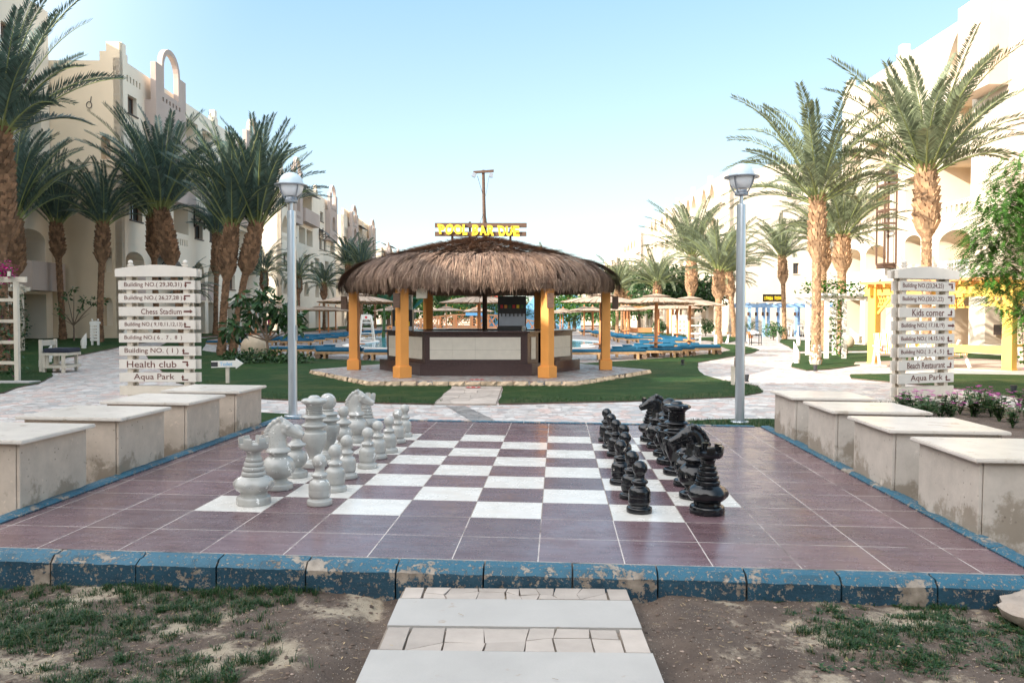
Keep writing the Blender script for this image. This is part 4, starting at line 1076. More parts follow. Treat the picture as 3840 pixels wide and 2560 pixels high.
def slush(loc, label):
    t = thing('juice_machine', label, 'juice machine', loc, 'juice machines')
    MB().box(-.30, .30, -.2, .22, 0, .62).build('cabinet', blackplastic, t)
    MB().box(-.30, .30, -.215, -.2, .0, .12).build('drip_tray', steel2, t)
    f = MB(); f.prism([(.10 * cos(a) * (1 + .3 * sin(3 * a)), .13 * sin(a)) for a in [i * pi / 10 for i in range(20)]], 0, .006, 0, lambda v: Vector((v.x - .05, -.206 - v.z, .36 + v.y))); f.build('badge', skyblue, t)
    f = MB(); f.prism([(-.22, 0), (.22, 0), (.22, .14), (.02, .09), (-.22, .16)], 0, .005, 0, lambda v: Vector((v.x, -.206 - v.z, .13 + v.y))); f.build('fruit_band', yellowletter, t)
    for sx in (-.15, .15):
        b = MB().box(sx - .125, sx + .125, -.16, .16, .62, 1.04); bo = b.build('tank', clearplastic, t)
        MB().box(sx - .13, sx + .13, -.165, .165, 1.04, 1.06).build('lid', whitepaint, bo)
slush(on(-2.28, -1.05), 'two-tank juice machine on the bar counter beside the first column')
t = thing('glass_jar', 'small clear jar on the bar counter near the drink dispenser', 'jar', on(1.36, -2.15)); MB().lathe([(.055, 0), (.06, .02), (.06, .10), (.05, .12)], 14).build('glass', clearplastic, t, 40); MB().lathe([(.05, .12), (.05, .135), (.001, .136)], 14).build('lid', whitepaint, t)
for (x, y, z, lab) in ((-.93, 21.55, .152, 'red floor sticker on the paving in front of the bar counter'), (-.98, 20.55, .032, 'red floor sticker on the slab path in front of the bar')):
    s_ = MB(); s_.prism([(.19 * cos(a), .15 * sin(a)) for a in [i * pi / 12 for i in range(24)]], 0, .004, 0, Matrix.Translation((x, y, z)))
    for sx in (-.07, .07): s_.prism([(sx + .030 * cos(a), .07 * sin(a)) for a in [i * pi / 6 for i in range(12)]], 0, .0015, 1, Matrix.Translation((x, y, z + .004)))
    tag(s_.build('floor_sticker', [redpaint, whitepaint]), lab, 'sticker')
# slab path from the cross path to the bar
s_ = MB(); rp = random.Random(2)
s_.prism([(-1.65, 16.72), (-.32, 16.6), (-.24, 20.95), (-1.58, 20.95)], -.15, .012, 1)
for j in range(7):
    y0 = 16.75 + j * .6
    for p in split([(-1.63 + .008 * j, y0), (-.33 + .01 * j, y0), (-.32 + .01 * j, y0 + .585), (-1.62 + .008 * j, y0 + .585)], 2, rp): s_.prism(shrink(p, .010), -.1, .022 + rp.uniform(-.003, .003), 0)
s_.prism([(-3.5, 20.62), (1.55, 20.62), (1.55, 20.97), (-3.5, 20.97)], -.1, .028, 0)
o = s_.build('slab_path', [crazystone, mortar_m]); o['kind'] = 'structure'

# roof sign and light mast
SY = 25.9
sg = thing('bar_sign', 'POOL BAR DUE sign of yellow letters on two dark boards above the thatch', 'sign', (-.99, SY, 4.2), world=True)
MB().box(-2.45, .47, SY - .03, SY + .03, 4.645, 4.795).build('sign_board', brownwood, sg); MB().box(-2.45, .46, SY - .03, SY + .03, 4.375, 4.515).build('sign_board', brownwood, sg)
for x in (-1.90, -1.34, -.84, -.05): MB().box(x - .035, x + .035, SY + .03, SY + .09, 3.9, 4.84 if x in (-1.34, -.84) else 4.62).build('sign_post', darkwood, sg)
x_ = -2.34
import itertools
LET = [('P', .22), ('O', .27), ('O', .28), ('L', .17), (' ', .13), ('B', .22), ('A', .26), ('R', .25), (' ', .10), ('D', .24), ('U', .22), ('E', .22)]
for i, (ch, w) in enumerate(LET):
    if ch != ' ':
        l = MB(); tl = (-.06, .05, -.03, .02, 0, .05, -.04, .03, 0, -.05, .03, -.04)[i]; hh = .31 + .03 * (i % 2)
        def T(v, x_=x_, w=w, tl=tl, i=i): 
            xx = v.x * (1 + .18 * v.y / .3); return Vector((x_ + w / 2 + xx + tl * v.y * 2.2, SY - .032 - v.z, 4.59 + v.y + tl * v.x - .006 * i))
        text_on(l, ch, w * .96, hh, T, .05, .055); l.build('letter', yellowletter, sg)
    x_ += w
mt_ = thing('light_mast', 'tall wooden mast with crossbar and two floodlights behind the bar roof', 'mast', (-.93, 27.0, 0), world=True)
MB().tube([(-.90, 27, 0), (-.905, 27, 4.6), (-.93, 27, 5.6), (-.95, 27, 6.66)], [.09, .07, .055, .05], 8).build('pole', brownwood, mt_)
MB().box(-1.28, -.60, 26.92, 26.98, 6.56, 6.64, 0, lambda v: Vector((v.x, v.y, v.z + .07 * (v.x + .95)))).build('crossbar', brownwood, mt_)
for x, r_ in ((-1.22, .5), (-.68, .1)):
    f = MB().box(-.06, .06, -.06, .06, -.14, 0, 0, Matrix.Translation((x, 26.93, 6.55)) @ Matrix.Rotation(r_, 4, 'Y')); f.build('floodlight', steel2, mt_)
c_ = MB()
for a, b in (((-1.14, 26.95, 6.46), (-.98, 26.95, 5.9)), ((-.75, 26.95, 6.5), (-.87, 26.95, 5.8)), ((-.95, 26.95, 5.2), (-1.10, 26.5, 4.7)), ((-.87, 26.95, 5.2), (-.8, 26.5, 4.75))): c_.tube([a, b], .008, 5)
c_.build('cable', darkmetal, mt_)

# ------------------------------------------------------------------ buildings
class Frame:
    def __init__(s, O, U):
        s.O = Vector(O); s.U = Vector(U).normalized(); s.Nv = None
    def __call__(s, u, v, z): return s.O + s.U * u + s.Nv * v + Vector((0, 0, z))
def frame(O, U, Nn):
    f = Frame(O, U); f.Nv = Vector(Nn).normalized(); return f
def opoly(k, u0, u1, z0, z1):
    if k == 'rect': return [(u0, z0), (u1, z0), (u1, z1), (u0, z1)]
    c = (u0 + u1) / 2; h = (u1 - u0) / 2; n = 12
    if k == 'low': rise = min(h * .45, z1 - z0)
    elif k == 'round': rise = min(h, (z1 - z0) * .8)
    else: rise = min(h * 1.5, (z1 - z0) * .6)
    pts = [(u0, z0), (u1, z0)]
    for i in range(n + 1):
        a = pi * i / n; x = cos(a); y = sin(a)
        if k == 'pointed': y = (1 - abs(x) ** 1.45) 
        pts.append((c + h * x, z1 - rise + rise * y))
    return pts
def wall(mb, fr, outline, holes, th=.35, mi=0):
    """wall slab with real holes, front at v = 0, back at v = -th"""
    polys = [[Vector((p[0], p[1], 0)) for p in q] for q in [outline] + holes]
    flat = [p for q in polys for p in q]
    tris = tessellate_polygon(polys)
    n = len(flat)
    vs = [fr(p.x, 0, p.y) for p in flat] + [fr(p.x, -th, p.y) for p in flat]
    fs = [tuple(t) for t in tris] + [tuple(i + n for i in t[::-1]) for t in tris]
    i0 = 0
    for q in polys:
        m_ = len(q); fs += [(i0 + i, i0 + (i + 1) % m_, n + i0 + (i + 1) % m_, n + i0 + i) for i in range(m_)]; i0 += m_
    mb.add(vs, fs, mi)
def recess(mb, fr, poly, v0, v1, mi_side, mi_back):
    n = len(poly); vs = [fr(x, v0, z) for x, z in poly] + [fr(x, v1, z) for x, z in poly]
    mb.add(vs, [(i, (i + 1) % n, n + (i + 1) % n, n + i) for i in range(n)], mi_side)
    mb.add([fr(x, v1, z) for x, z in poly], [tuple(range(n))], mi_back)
class Facade:
    """collects openings of one wall, then builds the wall mesh and every window, rail, door as parts"""
    def __init__(s, root, fr, outline, mats, th=.35, name='wall'):
        s.r, s.fr, s.out, s.m, s.th, s.holes, s.mb, s.name = root, fr, outline, mats, th, [], MB(), name
    def slots(s, u0, u1, z0, z1, n):
        w = (u1 - u0) / (2 * n - 1)
        for i in range(n):
            p = opoly('rect', u0 + 2 * i * w, u0 + (2 * i + 1) * w, z0, z1); s.holes.append(p); recess(s.mb, s.fr, p, -s.th, -s.th - .12, 0, 1)
    def window(s, u0, u1, z0, z1, kind='rect', d=.22, shutter=False):
        p = opoly(kind, u0, u1, z0, z1); s.holes.append(p)
        fr = s.fr; f = MB(); w = .07
        inner = lambda a, b, c, e: f.box(0, 1, 0, 1, 0, 1, 0, lambda v: fr(a + (b - a) * v.x, -d - .05 + .05 * v.y, c + (e - c) * v.z))
        inner(u0, u0 + w, z0, z1); inner(u1 - w, u1, z0, z1); inner(u0 + w, u1 - w, z0, z0 + w)
        if kind == 'rect': inner(u0 + w, u1 - w, z1 - w, z1)
        inner((u0 + u1) / 2 - w / 2, (u0 + u1) / 2 + w / 2, z0 + w, z1 - w)
        wo = f.build('window', frame_w, s.r)
        g_ = MB(); g_.add([fr(x, -d - .04, z) for x, z in p], [tuple(range(len(p)))]); g_.build('pane', glassdark, wo)
        recess(s.mb, fr, p, -s.th, -s.th - .02, 0, 1)
        if z1 - z0 < 1.6 and kind == 'rect':
            sl = MB().box(0, 1, 0, 1, 0, 1, 0, lambda v: fr(u0 - .06 + (u1 - u0 + .12) * v.x, -.02 + .10 * v.y, z0 - .08 + .07 * v.z)); sl.build('sill', darkwood if s.m[0] is plaster_l else s.m[0], wo)
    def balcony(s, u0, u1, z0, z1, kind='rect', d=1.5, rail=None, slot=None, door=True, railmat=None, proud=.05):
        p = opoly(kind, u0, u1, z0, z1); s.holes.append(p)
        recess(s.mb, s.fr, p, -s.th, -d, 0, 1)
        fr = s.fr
        if door:
            w = min(1.0, (u1 - u0) * .42); a = u0 + (u1 - u0) * .12
            f = MB(); hh = min(2.0, (z1 - z0) * .86)
            for x0, x1, y0, y1 in ((a, a + .06, z0, z0 + hh), (a + w - .06, a + w, z0, z0 + hh), (a + .06, a + w - .06, z0 + hh - .06, z0 + hh)):
                f.box(0, 1, 0, 1, 0, 1, 0, lambda v: fr(x0 + (x1 - x0) * v.x, -d + .06 * v.y, y0 + (y1 - y0) * v.z))
            do = f.build('balcony_door', frame_w, s.r)
            g_ = MB(); g_.box(0, 1, 0, 1, 0, 1, 0, lambda v: fr(a + .06 + (w - .12) * v.x, -d + .01 + .02 * v.y, z0 + (hh - .06) * v.z)); g_.build('pane', glassdark, do)
        if rail:
            zb, zt_ = rail; rm = MB(); n = max(4, int((u1 - u0) / .3)); w_ = (u1 - u0) * .8 / (2 * n - 1); us = u0 + (u1 - u0) * .1
            hs = [opoly('rect', us + 2 * i * w_, us + (2 * i + 1) * w_, zb + (zt_ - zb) * .52, zt_ - (zt_ - zb) * .14) for i in range(n)]
            fr2 = frame(fr(0, proud, 0), fr.U, fr.Nv); wall(rm, fr2, opoly('rect', u0 - .04, u1 + .04, zb, zt_), hs, .16)
            rm.build('balcony_rail', railmat or s.m[0], s.r)
        if slot: s.slots(u0 + .2, u1 - .2, slot[0], slot[1], slot[2])
    def awning(s, u0, u1, z, drop=.75, out=.75):
        fr = s.fr; m_ = MB()
        q = [fr(u0, .03, z), fr(u1, .03, z), fr(u1 + .06, out, z - drop * .62), fr(u0 - .06, out, z - drop * .62)]
        q2 = [a - Vector((0, 0, .06)) for a in q]
        m_.add(q + q2, [(0, 1, 2, 3), (7, 6, 5, 4), (0, 1, 5, 4), (1, 2, 6, 5), (2, 3, 7, 6), (3, 0, 4, 7)])
        m_.bar(fr(u0 - .06, out, z - drop * .62 - .1), fr(u1 + .06, out, z - drop * .62 - .1), .05, .16)
        ao = m_.build('window_awning', darkmetal, s.r)
        for u in (u0, u1):
            b_ = MB(); b_.bar(fr(u, .04, z + .25), fr(u, .04, z - 1.25), .07); b_.bar(fr(u, .05, z - 1.2), fr(u, out - .05, z - drop * .62 - .1), .06); b_.bar(fr(u, .04, z - .75), fr(u, out - .02, z - .75), .05); b_.bar(fr(u, out - .03, z - drop * .62 - .1), fr(u, out - .03, z - .95), .06)
            b_.build('bracket', darkwood, ao)
    def done(s):
        wall(s.mb, s.fr, s.out, s.holes, s.th)
        return s.mb.build(s.name, s.m, s.r)
def facebox(mb, fr, u0, u1, v0, v1, z0, z1, mi=0): mb.box(0, 1, 0, 1, 0, 1, mi, lambda p: fr(u0 + (u1 - u0) * p.x, v0 + (v1 - v0) * p.y, z0 + (z1 - z0) * p.z))
def bay(root, fr, u0, u1, zb, zs, ztop, m_, win=True, proud=.65, slots=True):
    """projecting taupe bay with an open arched crest against the sky"""
    c = (u0 + u1) / 2; w = u1 - u0
    f2 = frame(fr(0, proud, 0), fr.U, fr.Nv)
    F = Facade(root, f2, None, [m_, recess_l], .3, 'bay')
    sh = zs + (ztop - zs) * .35
    F.out = [(u0, zb), (u1, zb), (u1, sh), (u1 - w * .2, sh), (u1 - w * .2, sh + .12)] + [(c + w * .3 * cos(a), sh + .12 + (ztop - sh - .12) * sin(a)) for a in [i * pi / 10 for i in range(0, 11)]] + [(u0 + w * .2, sh + .12), (u0 + w * .2, sh), (u0, sh)]
    crest = opoly('round', c - w * .24, c + w * .24, zs - .75, ztop - .28)
    F.holes.append(crest)
    n = 6; ww = w * .6 / (2 * n - 1)
    for i in range(n): F.holes.append(opoly('rect', c - w * .3 + 2 * i * ww, c - w * .3 + (2 * i + 1) * ww, zs - 1.30, zs - 1.05))
    if win: F.balcony(c - w * .20, c + w * .20, zb + 1.2, zb + 2.9, 'round', .9, door=False)
    if slots: F.slots(c - w * .22, c + w * .22, zb + .45, zb + .75, 6)
    zc = zs - 1.45
    for (a, b, v0, v1, z0, z1) in ((u0, u0 + .3, -.3, -proud, zb, zc), (u1 - .3, u1, -.3, -proud, zb, zc), (u0 + .3, u1 - .3, -.3, -proud, zb, zb + .25)): facebox(F.mb, f2, a, b, v0, v1, z0, z1)
    F.done()
def steps(pts): return pts
K_ = -.014
# --- left building A (shaded facade, sunlit parapets)
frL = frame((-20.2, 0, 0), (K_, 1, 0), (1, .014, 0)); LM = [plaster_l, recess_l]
def pinnacle(u, z0, w=.9, h=1.0): return [(u, z0), (u, z0 + h * .45), (u + w * .22, z0 + h * .45), (u + w * .22, z0 + h), (u + w * .78, z0 + h), (u + w * .78, z0 + h * .45), (u + w, z0 + h * .45), (u + w, z0)]
def parapet(u0, u1, z, pins):
    """top edge from u1 back to u0 with small stepped pinnacles"""
    pts = []
    for (pu, h) in sorted(pins): pts += pinnacle(pu, z, .9, h)
    return [(u1, z)] + [p for p in pts[::-1]] + [(u0, z)]
A = thing('apartment_building', 'cream apartment building with tall taupe arched crest behind the tall dark palms', 'building', (-23, 55, 0), None, world=True)
F = Facade(A, frL, [(43.5, .5), (69.0, .5)] + parapet(43.5, 69.0, 15.55, [(43.55, .9), (57.6, .9), (66.5, .9)]), LM)
F.window(44.45, 46.0, 7.15, 8.15); F.window(44.4, 45.5, 12.9, 13.9); F.window(44.4, 45.6, 9.9, 11.0)
F.balcony(50.4, 52.8, 7.1, 8.75, slot=(6.35, 6.75, 6)); F.window(53.85, 55.3, 7.05, 8.0); F.awning(53.7, 55.5, 9.0); F.window(56.6, 58.0, 7.1, 8.0); F.awning(56.4, 58.2, 9.0)
F.balcony(59.6, 61.9, 7.0, 8.6, slot=(6.3, 6.7, 5)); F.balcony(62.6, 64.9, 7.0, 8.6, slot=(6.3, 6.7, 5))
F.balcony(43.9, 46.2, 4.1, 5.42, 'low', rail=(2.95, 4.1), railmat=plaster_t); F.balcony(53.5, 55.6, 4.1, 5.5, 'round', rail=(2.95, 4.12), railmat=plaster_t); F.balcony(56.2, 57.9, 4.1, 5.5, 'round', rail=(2.95, 4.12), railmat=plaster_t)
F.window(47.6, 49.0, 4.0, 4.9); F.awning(47.3, 49.3, 5.6); F.window(60.4, 61.9, 3.9, 5.0); F.balcony(63.4, 65.5, 4.1, 5.5, 'round', rail=(2.95, 4.12), railmat=plaster_t)
for u0, u1 in ((43.9, 46.1), (53.5, 55.6), (56.2, 57.9), (60.2, 62.2), (63.4, 65.6)): F.balcony(u0, u1, .62, 2.85, d=1.7)
F.balcony(53.4, 56.2, 9.8, 11.9, slot=(9.1, 9.5, 6)); F.balcony(57.0, 59.4, 9.8, 11.9, slot=(9.1, 9.5, 6)); F.window(60.6, 61.8, 9.9, 11.1); F.balcony(63.2, 65.4, 9.8, 11.6, 'round')
F.window(47.0, 48.3, 9.9, 11.0); F.slots(44.3, 46.0, 14.55, 14.9, 5); F.balcony(52.0, 54.6, 12.7, 14.6); F.balcony(55.4, 57.2, 12.7, 14.6); F.window(60.8, 61.9, 13.0, 14.0); F.slots(60.0, 62.0, 14.7, 15.0, 5)
F.done()
bay(A, frL, 46.5, 50.9, 8.8, 15.6, 17.6, plaster_t)
bay(A, frL, 63.0, 67.0, 8.9, 15.6, 17.5, plaster_t, slots=False)
for (u0, u1, m__) in ((50.95, 53.35, plaster_t),):
    rr_ = MB(); facebox(rr_, frL, u0, u1, .02, .30, 8.9, 9.9); rr_.build('balcony_rail', m__, A)
rf = MB(); facebox(rf, frL, 43.9, 68.7, -12, -.34, 14.55, 14.6); facebox(rf, frL, 68.65, 69.0, -12, -.36, .5, 14.5); facebox(rf, frL, 50.6, 62.0, -5.5, -5.0, 14.6, 17.4); facebox(rf, frL, 50.6, 51.1, -9, -5.5, 14.6, 17.4); rf.build('roof', plaster_l, A)
pb_ = MB(); facebox(pb_, frL, 43.45, 69.05, -.3, .03, -.2, .5); pb_.build('plinth', plinth_m, A)
c0 = frL(43.5, 0, 0)
frE = frame(c0, (-1, -.014, 0), (.014, -1, 0))
F = Facade(A, frE, [(0, .5), (4.2, .5), (4.2, 15.4)] + [(1.05, 15.4), (1.05, 15.9), (.7, 15.9), (.7, 16.4), (0, 16.4)], [plaster_e, recess_l])
for z0, z1 in ((4.2, 5.5), (1.35, 2.85), (10.2, 11.5)): F.balcony(.55, 1.05, z0, z1, 'round', .5, door=False)
F.done()
for z0, z1 in ((4.25, 5.1), (1.4, 2.4)):
    w_ = MB(); facebox(w_, frE, .72, 1.04, -.49, -.44, z0, z1); wo = w_.build('window', frame_light, A); w2 = MB(); facebox(w2, frE, .78, 1.04, -.44, -.43, z0 + .04, z1 - .05); w2.build('pane', glassdark, wo)
pb_ = MB(); facebox(pb_, frE, -.03, 3.9, -.3, .03, -.2, .5); pb_.build('plinth', plinth_m, A)
# coiled cable on the end wall
cm = MB(); cm.tube([frE(1.62 + .14 * cos(a), .03 + .001 * a, 13.05 + .17 * sin(a)) for a in [i * .5 for i in range(26)]], .018, 6); cm.tube([frE(1.55, .03, 13.2), frE(1.5, .03, 13.5)], .018, 6); cm.build('coiled_cable', darkmetal, A)

# --- near wing on the same side, runs on past the camera
Wg = thing('apartment_wing', 'cream apartment wing with arched balconies at the picture edge behind the bougainvillea pergola', 'building', (-25, 30, 0), None, world=True)
frW = frame((-23.9, 0, 0), (K_, 1, 0), (1, .014, 0))
F = Facade(Wg, frW, [(2.6, .5), (43.4, .5), (43.4, 17.9), (36, 17.9), (36, 14.9), (2.6, 14.9)], LM)  # roof of the unseen stretch set lower so sun reaches the bar roof
for u0 in (40.3, 33.5, 30.4, 24.0, 17.0):
    F.balcony(u0, u0 + 2.5, 4.55, 6.3, 'low', 2.0, door=True); F.balcony(u0, u0 + 2.5, .62, 3.0, d=2.0); F.balcony(u0, u0 + 2.3, 11.0, 13.3, 'round', 1.6)
    F.balcony(u0 + .1, u0 + 2.3, 7.9, 9.6, d=1.6)
F.window(39.3, 40.3, 14.7, 16.0); F.window(37.3, 38.3, 14.7, 16.0)
for u0 in (27.8, 21.5, 14.2, 37.8): F.window(u0, u0 + 1.3, 4.9, 6.1); F.window(u0, u0 + 1.3, 8.2, 9.4); F.window(u0, u0 + 1.3, 11.6, 12.8)
F.done()
for u0 in (40.3, 33.5, 30.4, 24.0, 17.0):
    b_ = MB(); facebox(b_, frW, u0 - .3, u0 + 2.7, .02, .9, 3.15, 4.6); b_.build('balcony_parapet', plaster_t, Wg)
    b_ = MB(); facebox(b_, frW, u0 + .9, u0 + 1.15, -1.2, -.9, .62, 6.0); b_.build('pillar', plaster_l, Wg)
b_ = MB(); facebox(b_, frW, 36, 43.4, -12, -.36, 17.3, 17.4); facebox(b_, frW, 2.6, 36, -12, -.36, 14.3, 14.4); facebox(b_, frW, 36, 36.3, -12, -.36, 14.4, 17.3); facebox(b_, frW, 43.06, 43.4, -8, -.36, .5, 17.3); b_.build('roof', plaster_l, Wg)
b_ = MB(); facebox(b_, frW, 2.6, 43.45, -.3, .04, -.2, .5); b_.build('plinth', plinth_m, Wg)
b_ = MB(); facebox(b_, frW, 38.6, 40.6, 0.02, .75, 13.35, 13.5); b_.build('canopy_slab', brownwood, Wg)
Wt = thing('unseen_shade_tower', 'tall cream block added on the near wing to shade the platform, outside the picture', 'building', (-26, -12, 0), None, world=True)  # unseen block, added and raised to shade platform, lamp and signpost
F = Facade(Wt, frW, [(-36, .0), (2.5, .0), (2.5, 20.0), (-36, 20.0)], LM)
for u0 in (-30, -22, -14, -6): 
    for z in (.6, 4.2, 7.8, 11.4): F.balcony(u0, u0 + 2.6, z, z + 2.2, 'low' if z < 5 else 'rect', 1.6)
F.done(); b_ = MB(); facebox(b_, frW, -36, 2.5, -12, -.36, 19.4, 19.5); facebox(b_, frW, 2.1, 2.5, -12, -.36, 0, 19.4); b_.build('roof', plaster_l, Wt)

Bb = thing('unseen_sky_blocker', 'low cream building added behind the camera to block low sky, outside the picture', 'building', (4, -18, 0), None, world=True)  # added out of view to hold back low sky and darken front faces
frB = frame((26, -15, 0), (-1, 0, 0), (0, 1, 0))
F = Facade(Bb, frB, [(0, 0), (44, 0), (44, 8.5), (0, 8.5)], [plaster_e, recess_l])
for i in range(8):
    for z in (.3, 4.5): F.balcony(2 + 5.2 * i, 5.6 + 5.2 * i, z, z + 2.8, 'low', 2.2)
F.done(); b_ = MB(); facebox(b_, frB, 0, 44, -12, -.36, 8.0, 8.1); b_.build('roof', plaster_e, Bb)
# --- left buildings B, C, D along the pool
def left_block(name_label, u0, u1, zroof, n_bays, bays, loc):
    B = thing('apartment_building', name_label, 'building', loc, None, world=True)
    pins = [(u0 + .1, .9), (u0 + (u1 - u0) * .58, .9), (u1 - 1.2, .9)]
    F = Facade(B, frL, [(u0, .3), (u1, .3)] + parapet(u0, u1, zroof, pins), LM)
    L = u1 - u0; a = bays[0]
    F.window(u0 + .5, u0 + 2.0, 12.3, 13.45); F.balcony(u0 + .4, u0 + 2.7, 9.7, 11.4, 'pointed', 1.0, slot=(9.0, 9.4, 5), door=False); F.window(u0 + 4.0, u0 + 5.5, 9.7, 10.75)
    F.balcony(u0 + 3.6, u0 + 5.8, 6.6, 8.4, slot=(5.8, 6.2, 5)); F.window(u0 + .8, u0 + 2.2, 6.8, 7.8); F.balcony(u0 + .6, u0 + 2.9, 4.0, 5.5, 'round', 1.4)
    x = bays[0][1] + .5; e = bays[1][0] - 3.2
    F.balcony(x + .3, x + 3.0, 9.3, 11.0, d=1.4); F.balcony(x + 3.5, x + 6.2, 9.3, 11.0, d=1.4)
    F.balcony(x + .5, x + 5.9, 12.7, 14.6, d=1.8, door=False)
    F.window(e + .7, e + 2.3, 12.6, 13.7); F.window(e + .2, e + 1.7, 9.5, 10.7); F.awning(e, e + 1.9, 11.7); F.window(e + 2.4, e + 3.8, 9.5, 10.7); F.balcony(u1 - 3.0, u1 - .7, 9.4, 11.3, 'pointed', 1.0, door=False)
    for k in range(int(L // 5)):
        uu = u0 + 2.5 + 5 * k
        F.window(uu + 4.2, uu + 5.4, 6.7, 7.8) if uu + 5.6 < u1 else None
        if k: F.balcony(uu + 1.2, uu + 3.3, 6.6, 8.3, slot=(5.8, 6.2, 5))
        if uu + 3.5 < u1: F.balcony(uu + 1.2, uu + 3.2, 4.0, 5.5, 'round', 1.2); F.balcony(uu + 1.2, uu + 3.2, .5, 2.7, d=1.2)
    F.done()
    for q in bays: bay(B, frL, q[0], q[1], 10.9 if q is bays[0] else 10.7, zroof + .2, zroof + 1.9, plaster_t, proud=.6)
    b_ = MB(); facebox(b_, frL, x, x + 6.4, .02, .75, 11.4, 12.75); b_.build('balcony_parapet', plaster_t, B)
    b_ = MB(); b_.add([frL(x + .2, .9, 14.5), frL(x + 6.2, .9, 14.5), frL(x + 6.2, -1.2, 15.2), frL(x + .2, -1.2, 15.2)] + [frL(x + .2, .9, 14.42), frL(x + 6.2, .9, 14.42), frL(x + 6.2, -1.2, 15.12), frL(x + .2, -1.2, 15.12)], [(0, 1, 2, 3), (4, 5, 6, 7), (0, 1, 5, 4), (1, 2, 6, 5), (2, 3, 7, 6), (3, 0, 4, 7)]); b_.build('timber_canopy', darkwood, B)
    c = frL(u0, 0, 0); fe = frame(c, (-1, -.014, 0), (.014, -1, 0))
    E = Facade(B, fe, [(0, .3), (7, .3), (7, 13.0), (3.2, 13.0), (3.2, zroof), (0, zroof)], [plaster_l, recess_l]); E.balcony(2.1, 2.9, 9.7, 11.6, 'round', .5, door=False); E.balcony(2.1, 2.9, 5.2, 6.9, 'round', .5, door=False); E.done()
    rf = MB(); facebox(rf, frL, u0 + .36, u1, -12, -.36, zroof - 1.0, zroof - .9); facebox(rf, frL, u1 - .3, u1 - .01, -12, -.36, .3, zroof - .05); rf.build('roof', plaster_l, B)
left_block('cream apartment building with two taupe bays, second along the row beyond the globe lamp', 75, 99.7, 15.4, 2, [(77.6, 80.9), (93.9, 98.1)], (-23, 85, 0))
left_block('cream apartment building third along the row, above the thatch edge', 105, 130, 15.0, 2, [(107.6, 112.5), (123.4, 128.2)], (-24, 115, 0))
left_block('farthest cream apartment block of its row, small above the thatch', 138, 163, 13.2, 2, [(141, 145), (155, 159)], (-24, 150, 0))

# --- right buildings (sunlit)
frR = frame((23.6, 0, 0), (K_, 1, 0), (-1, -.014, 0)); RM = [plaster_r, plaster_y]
B1 = thing('apartment_building', 'sunlit cream building with ochre balconies and white rails behind the yellow pergola', 'building', (25, 45, 0), None, world=True)
F = Facade(B1, frR, [(22, 0), (56.5, 0)] + parapet(22, 56.5, 17.05, [(48.0, .8), (55.3, .8)]), RM, .45)
for u0, u1 in ((41.0, 43.4), (50.0, 52.7)): F.balcony(u0, u1, 14.2, 16.6, 'pointed', 1.6, slot=(13.4, 13.95, 5))
for u0, u1 in ((41.0, 43.4), (46.2, 48.6), (50.0, 52.7), (53.6, 55.9)): F.balcony(u0, u1, 11.2, 12.95, d=1.6)
F.balcony(41.0, 44.0, 7.85, 9.85, d=1.8, slot=(7.3, 7.65, 6)); F.balcony(46.35, 47.65, 7.9, 9.85, d=1.2, door=False); F.balcony(49.8, 52.7, 7.9, 9.6, d=1.8); F.balcony(53.4, 55.9, 7.9, 9.6, d=1.8, slot=(7.2, 7.6, 5)); F.slots(49.0, 50.6, 10.3, 11.0, 3)
for u0, u1, z in ((41.0, 43.9, 6.35), (49.9, 52.7, 6.35), (53.4, 55.9, 6.35)): F.balcony(u0, u1, 4.75, z, 'low', 1.8, rail=(3.65, 4.78), railmat=plaster_w)
F.balcony(45.8, 47.6, 4.8, 6.5, 'low', 1.6)
for u0, u1 in ((41.0, 43.9), (45.8, 47.8), (49.8, 52.7), (53.4, 55.9)): F.balcony(u0, u1, .15, 3.2, d=1.9)
F.balcony(35.2, 39.6, .5, 3.3, d=2.5, door=False)
F.done()
b_ = MB(); facebox(b_, frR, 38.0, 40.6, .02, 1.0, 12.6, 17.0, 0); b_.build('corner_bay', plaster_p, B1)
b_ = MB(); facebox(b_, frR, 24, 36, .02, 1.3, 9.5, 17.6); facebox(b_, frR, 29, 34.4, .02, 2.4, 0, 9.4); b_.build('stair_tower', plaster_p, B1)
for u in (49.05,):
    b_ = MB(); fr = frR
    for du in (0, 1.0): 
        for v in (.05, .75): b_.bar(fr(u - .5 + du, v, 5.0), fr(u - .5 + du, v, 10.3), .09)
    for z in (5.0, 7.1, 7.4, 8.2, 9.7, 10.2): 
        b_.bar(fr(u - .5, .75, z), fr(u + .5, .75, z), .08, .12)
        for du in (0, 1.0): b_.bar(fr(u - .5 + du, .05, z), fr(u - .5 + du, .75, z), .08, .12)
    facebox(b_, fr, u - .5, u + .5, .05, .75, 4.75, 4.95)
    for i in range(5): b_.bar(fr(u - .4 + .2 * i, .75, 7.4), fr(u - .4 + .2 * i, .75, 8.2), .04)
    q = [fr(u - .7, .03, 11.1), fr(u + .7, .03, 11.1), fr(u + .75, 1.05, 10.3), fr(u - .75, 1.05, 10.3)]
    b_.add(q + [a - Vector((0, 0, .08)) for a in q], [(0, 1, 2, 3), (7, 6, 5, 4), (0, 1, 5, 4), (1, 2, 6, 5), (2, 3, 7, 6), (3, 0, 4, 7)])
    b_.build('lattice_bay', brownwood, B1)
fm = MB(); facebox(fm, frR, 35.3, 39.5, -.42, -.36, .95, 1.45); fm.build('lattice_rail', darkwood, B1)
rf = MB(); facebox(rf, frR, 22, 56.5, -16, -.46, 16.2, 16.3); facebox(rf, frR, 56.1, 56.5, -16, -.46, 0, 16.2); facebox(rf, frR, 22, 22.4, -16, -.46, 0, 16.2); rf.build('roof', plaster_r, B1)
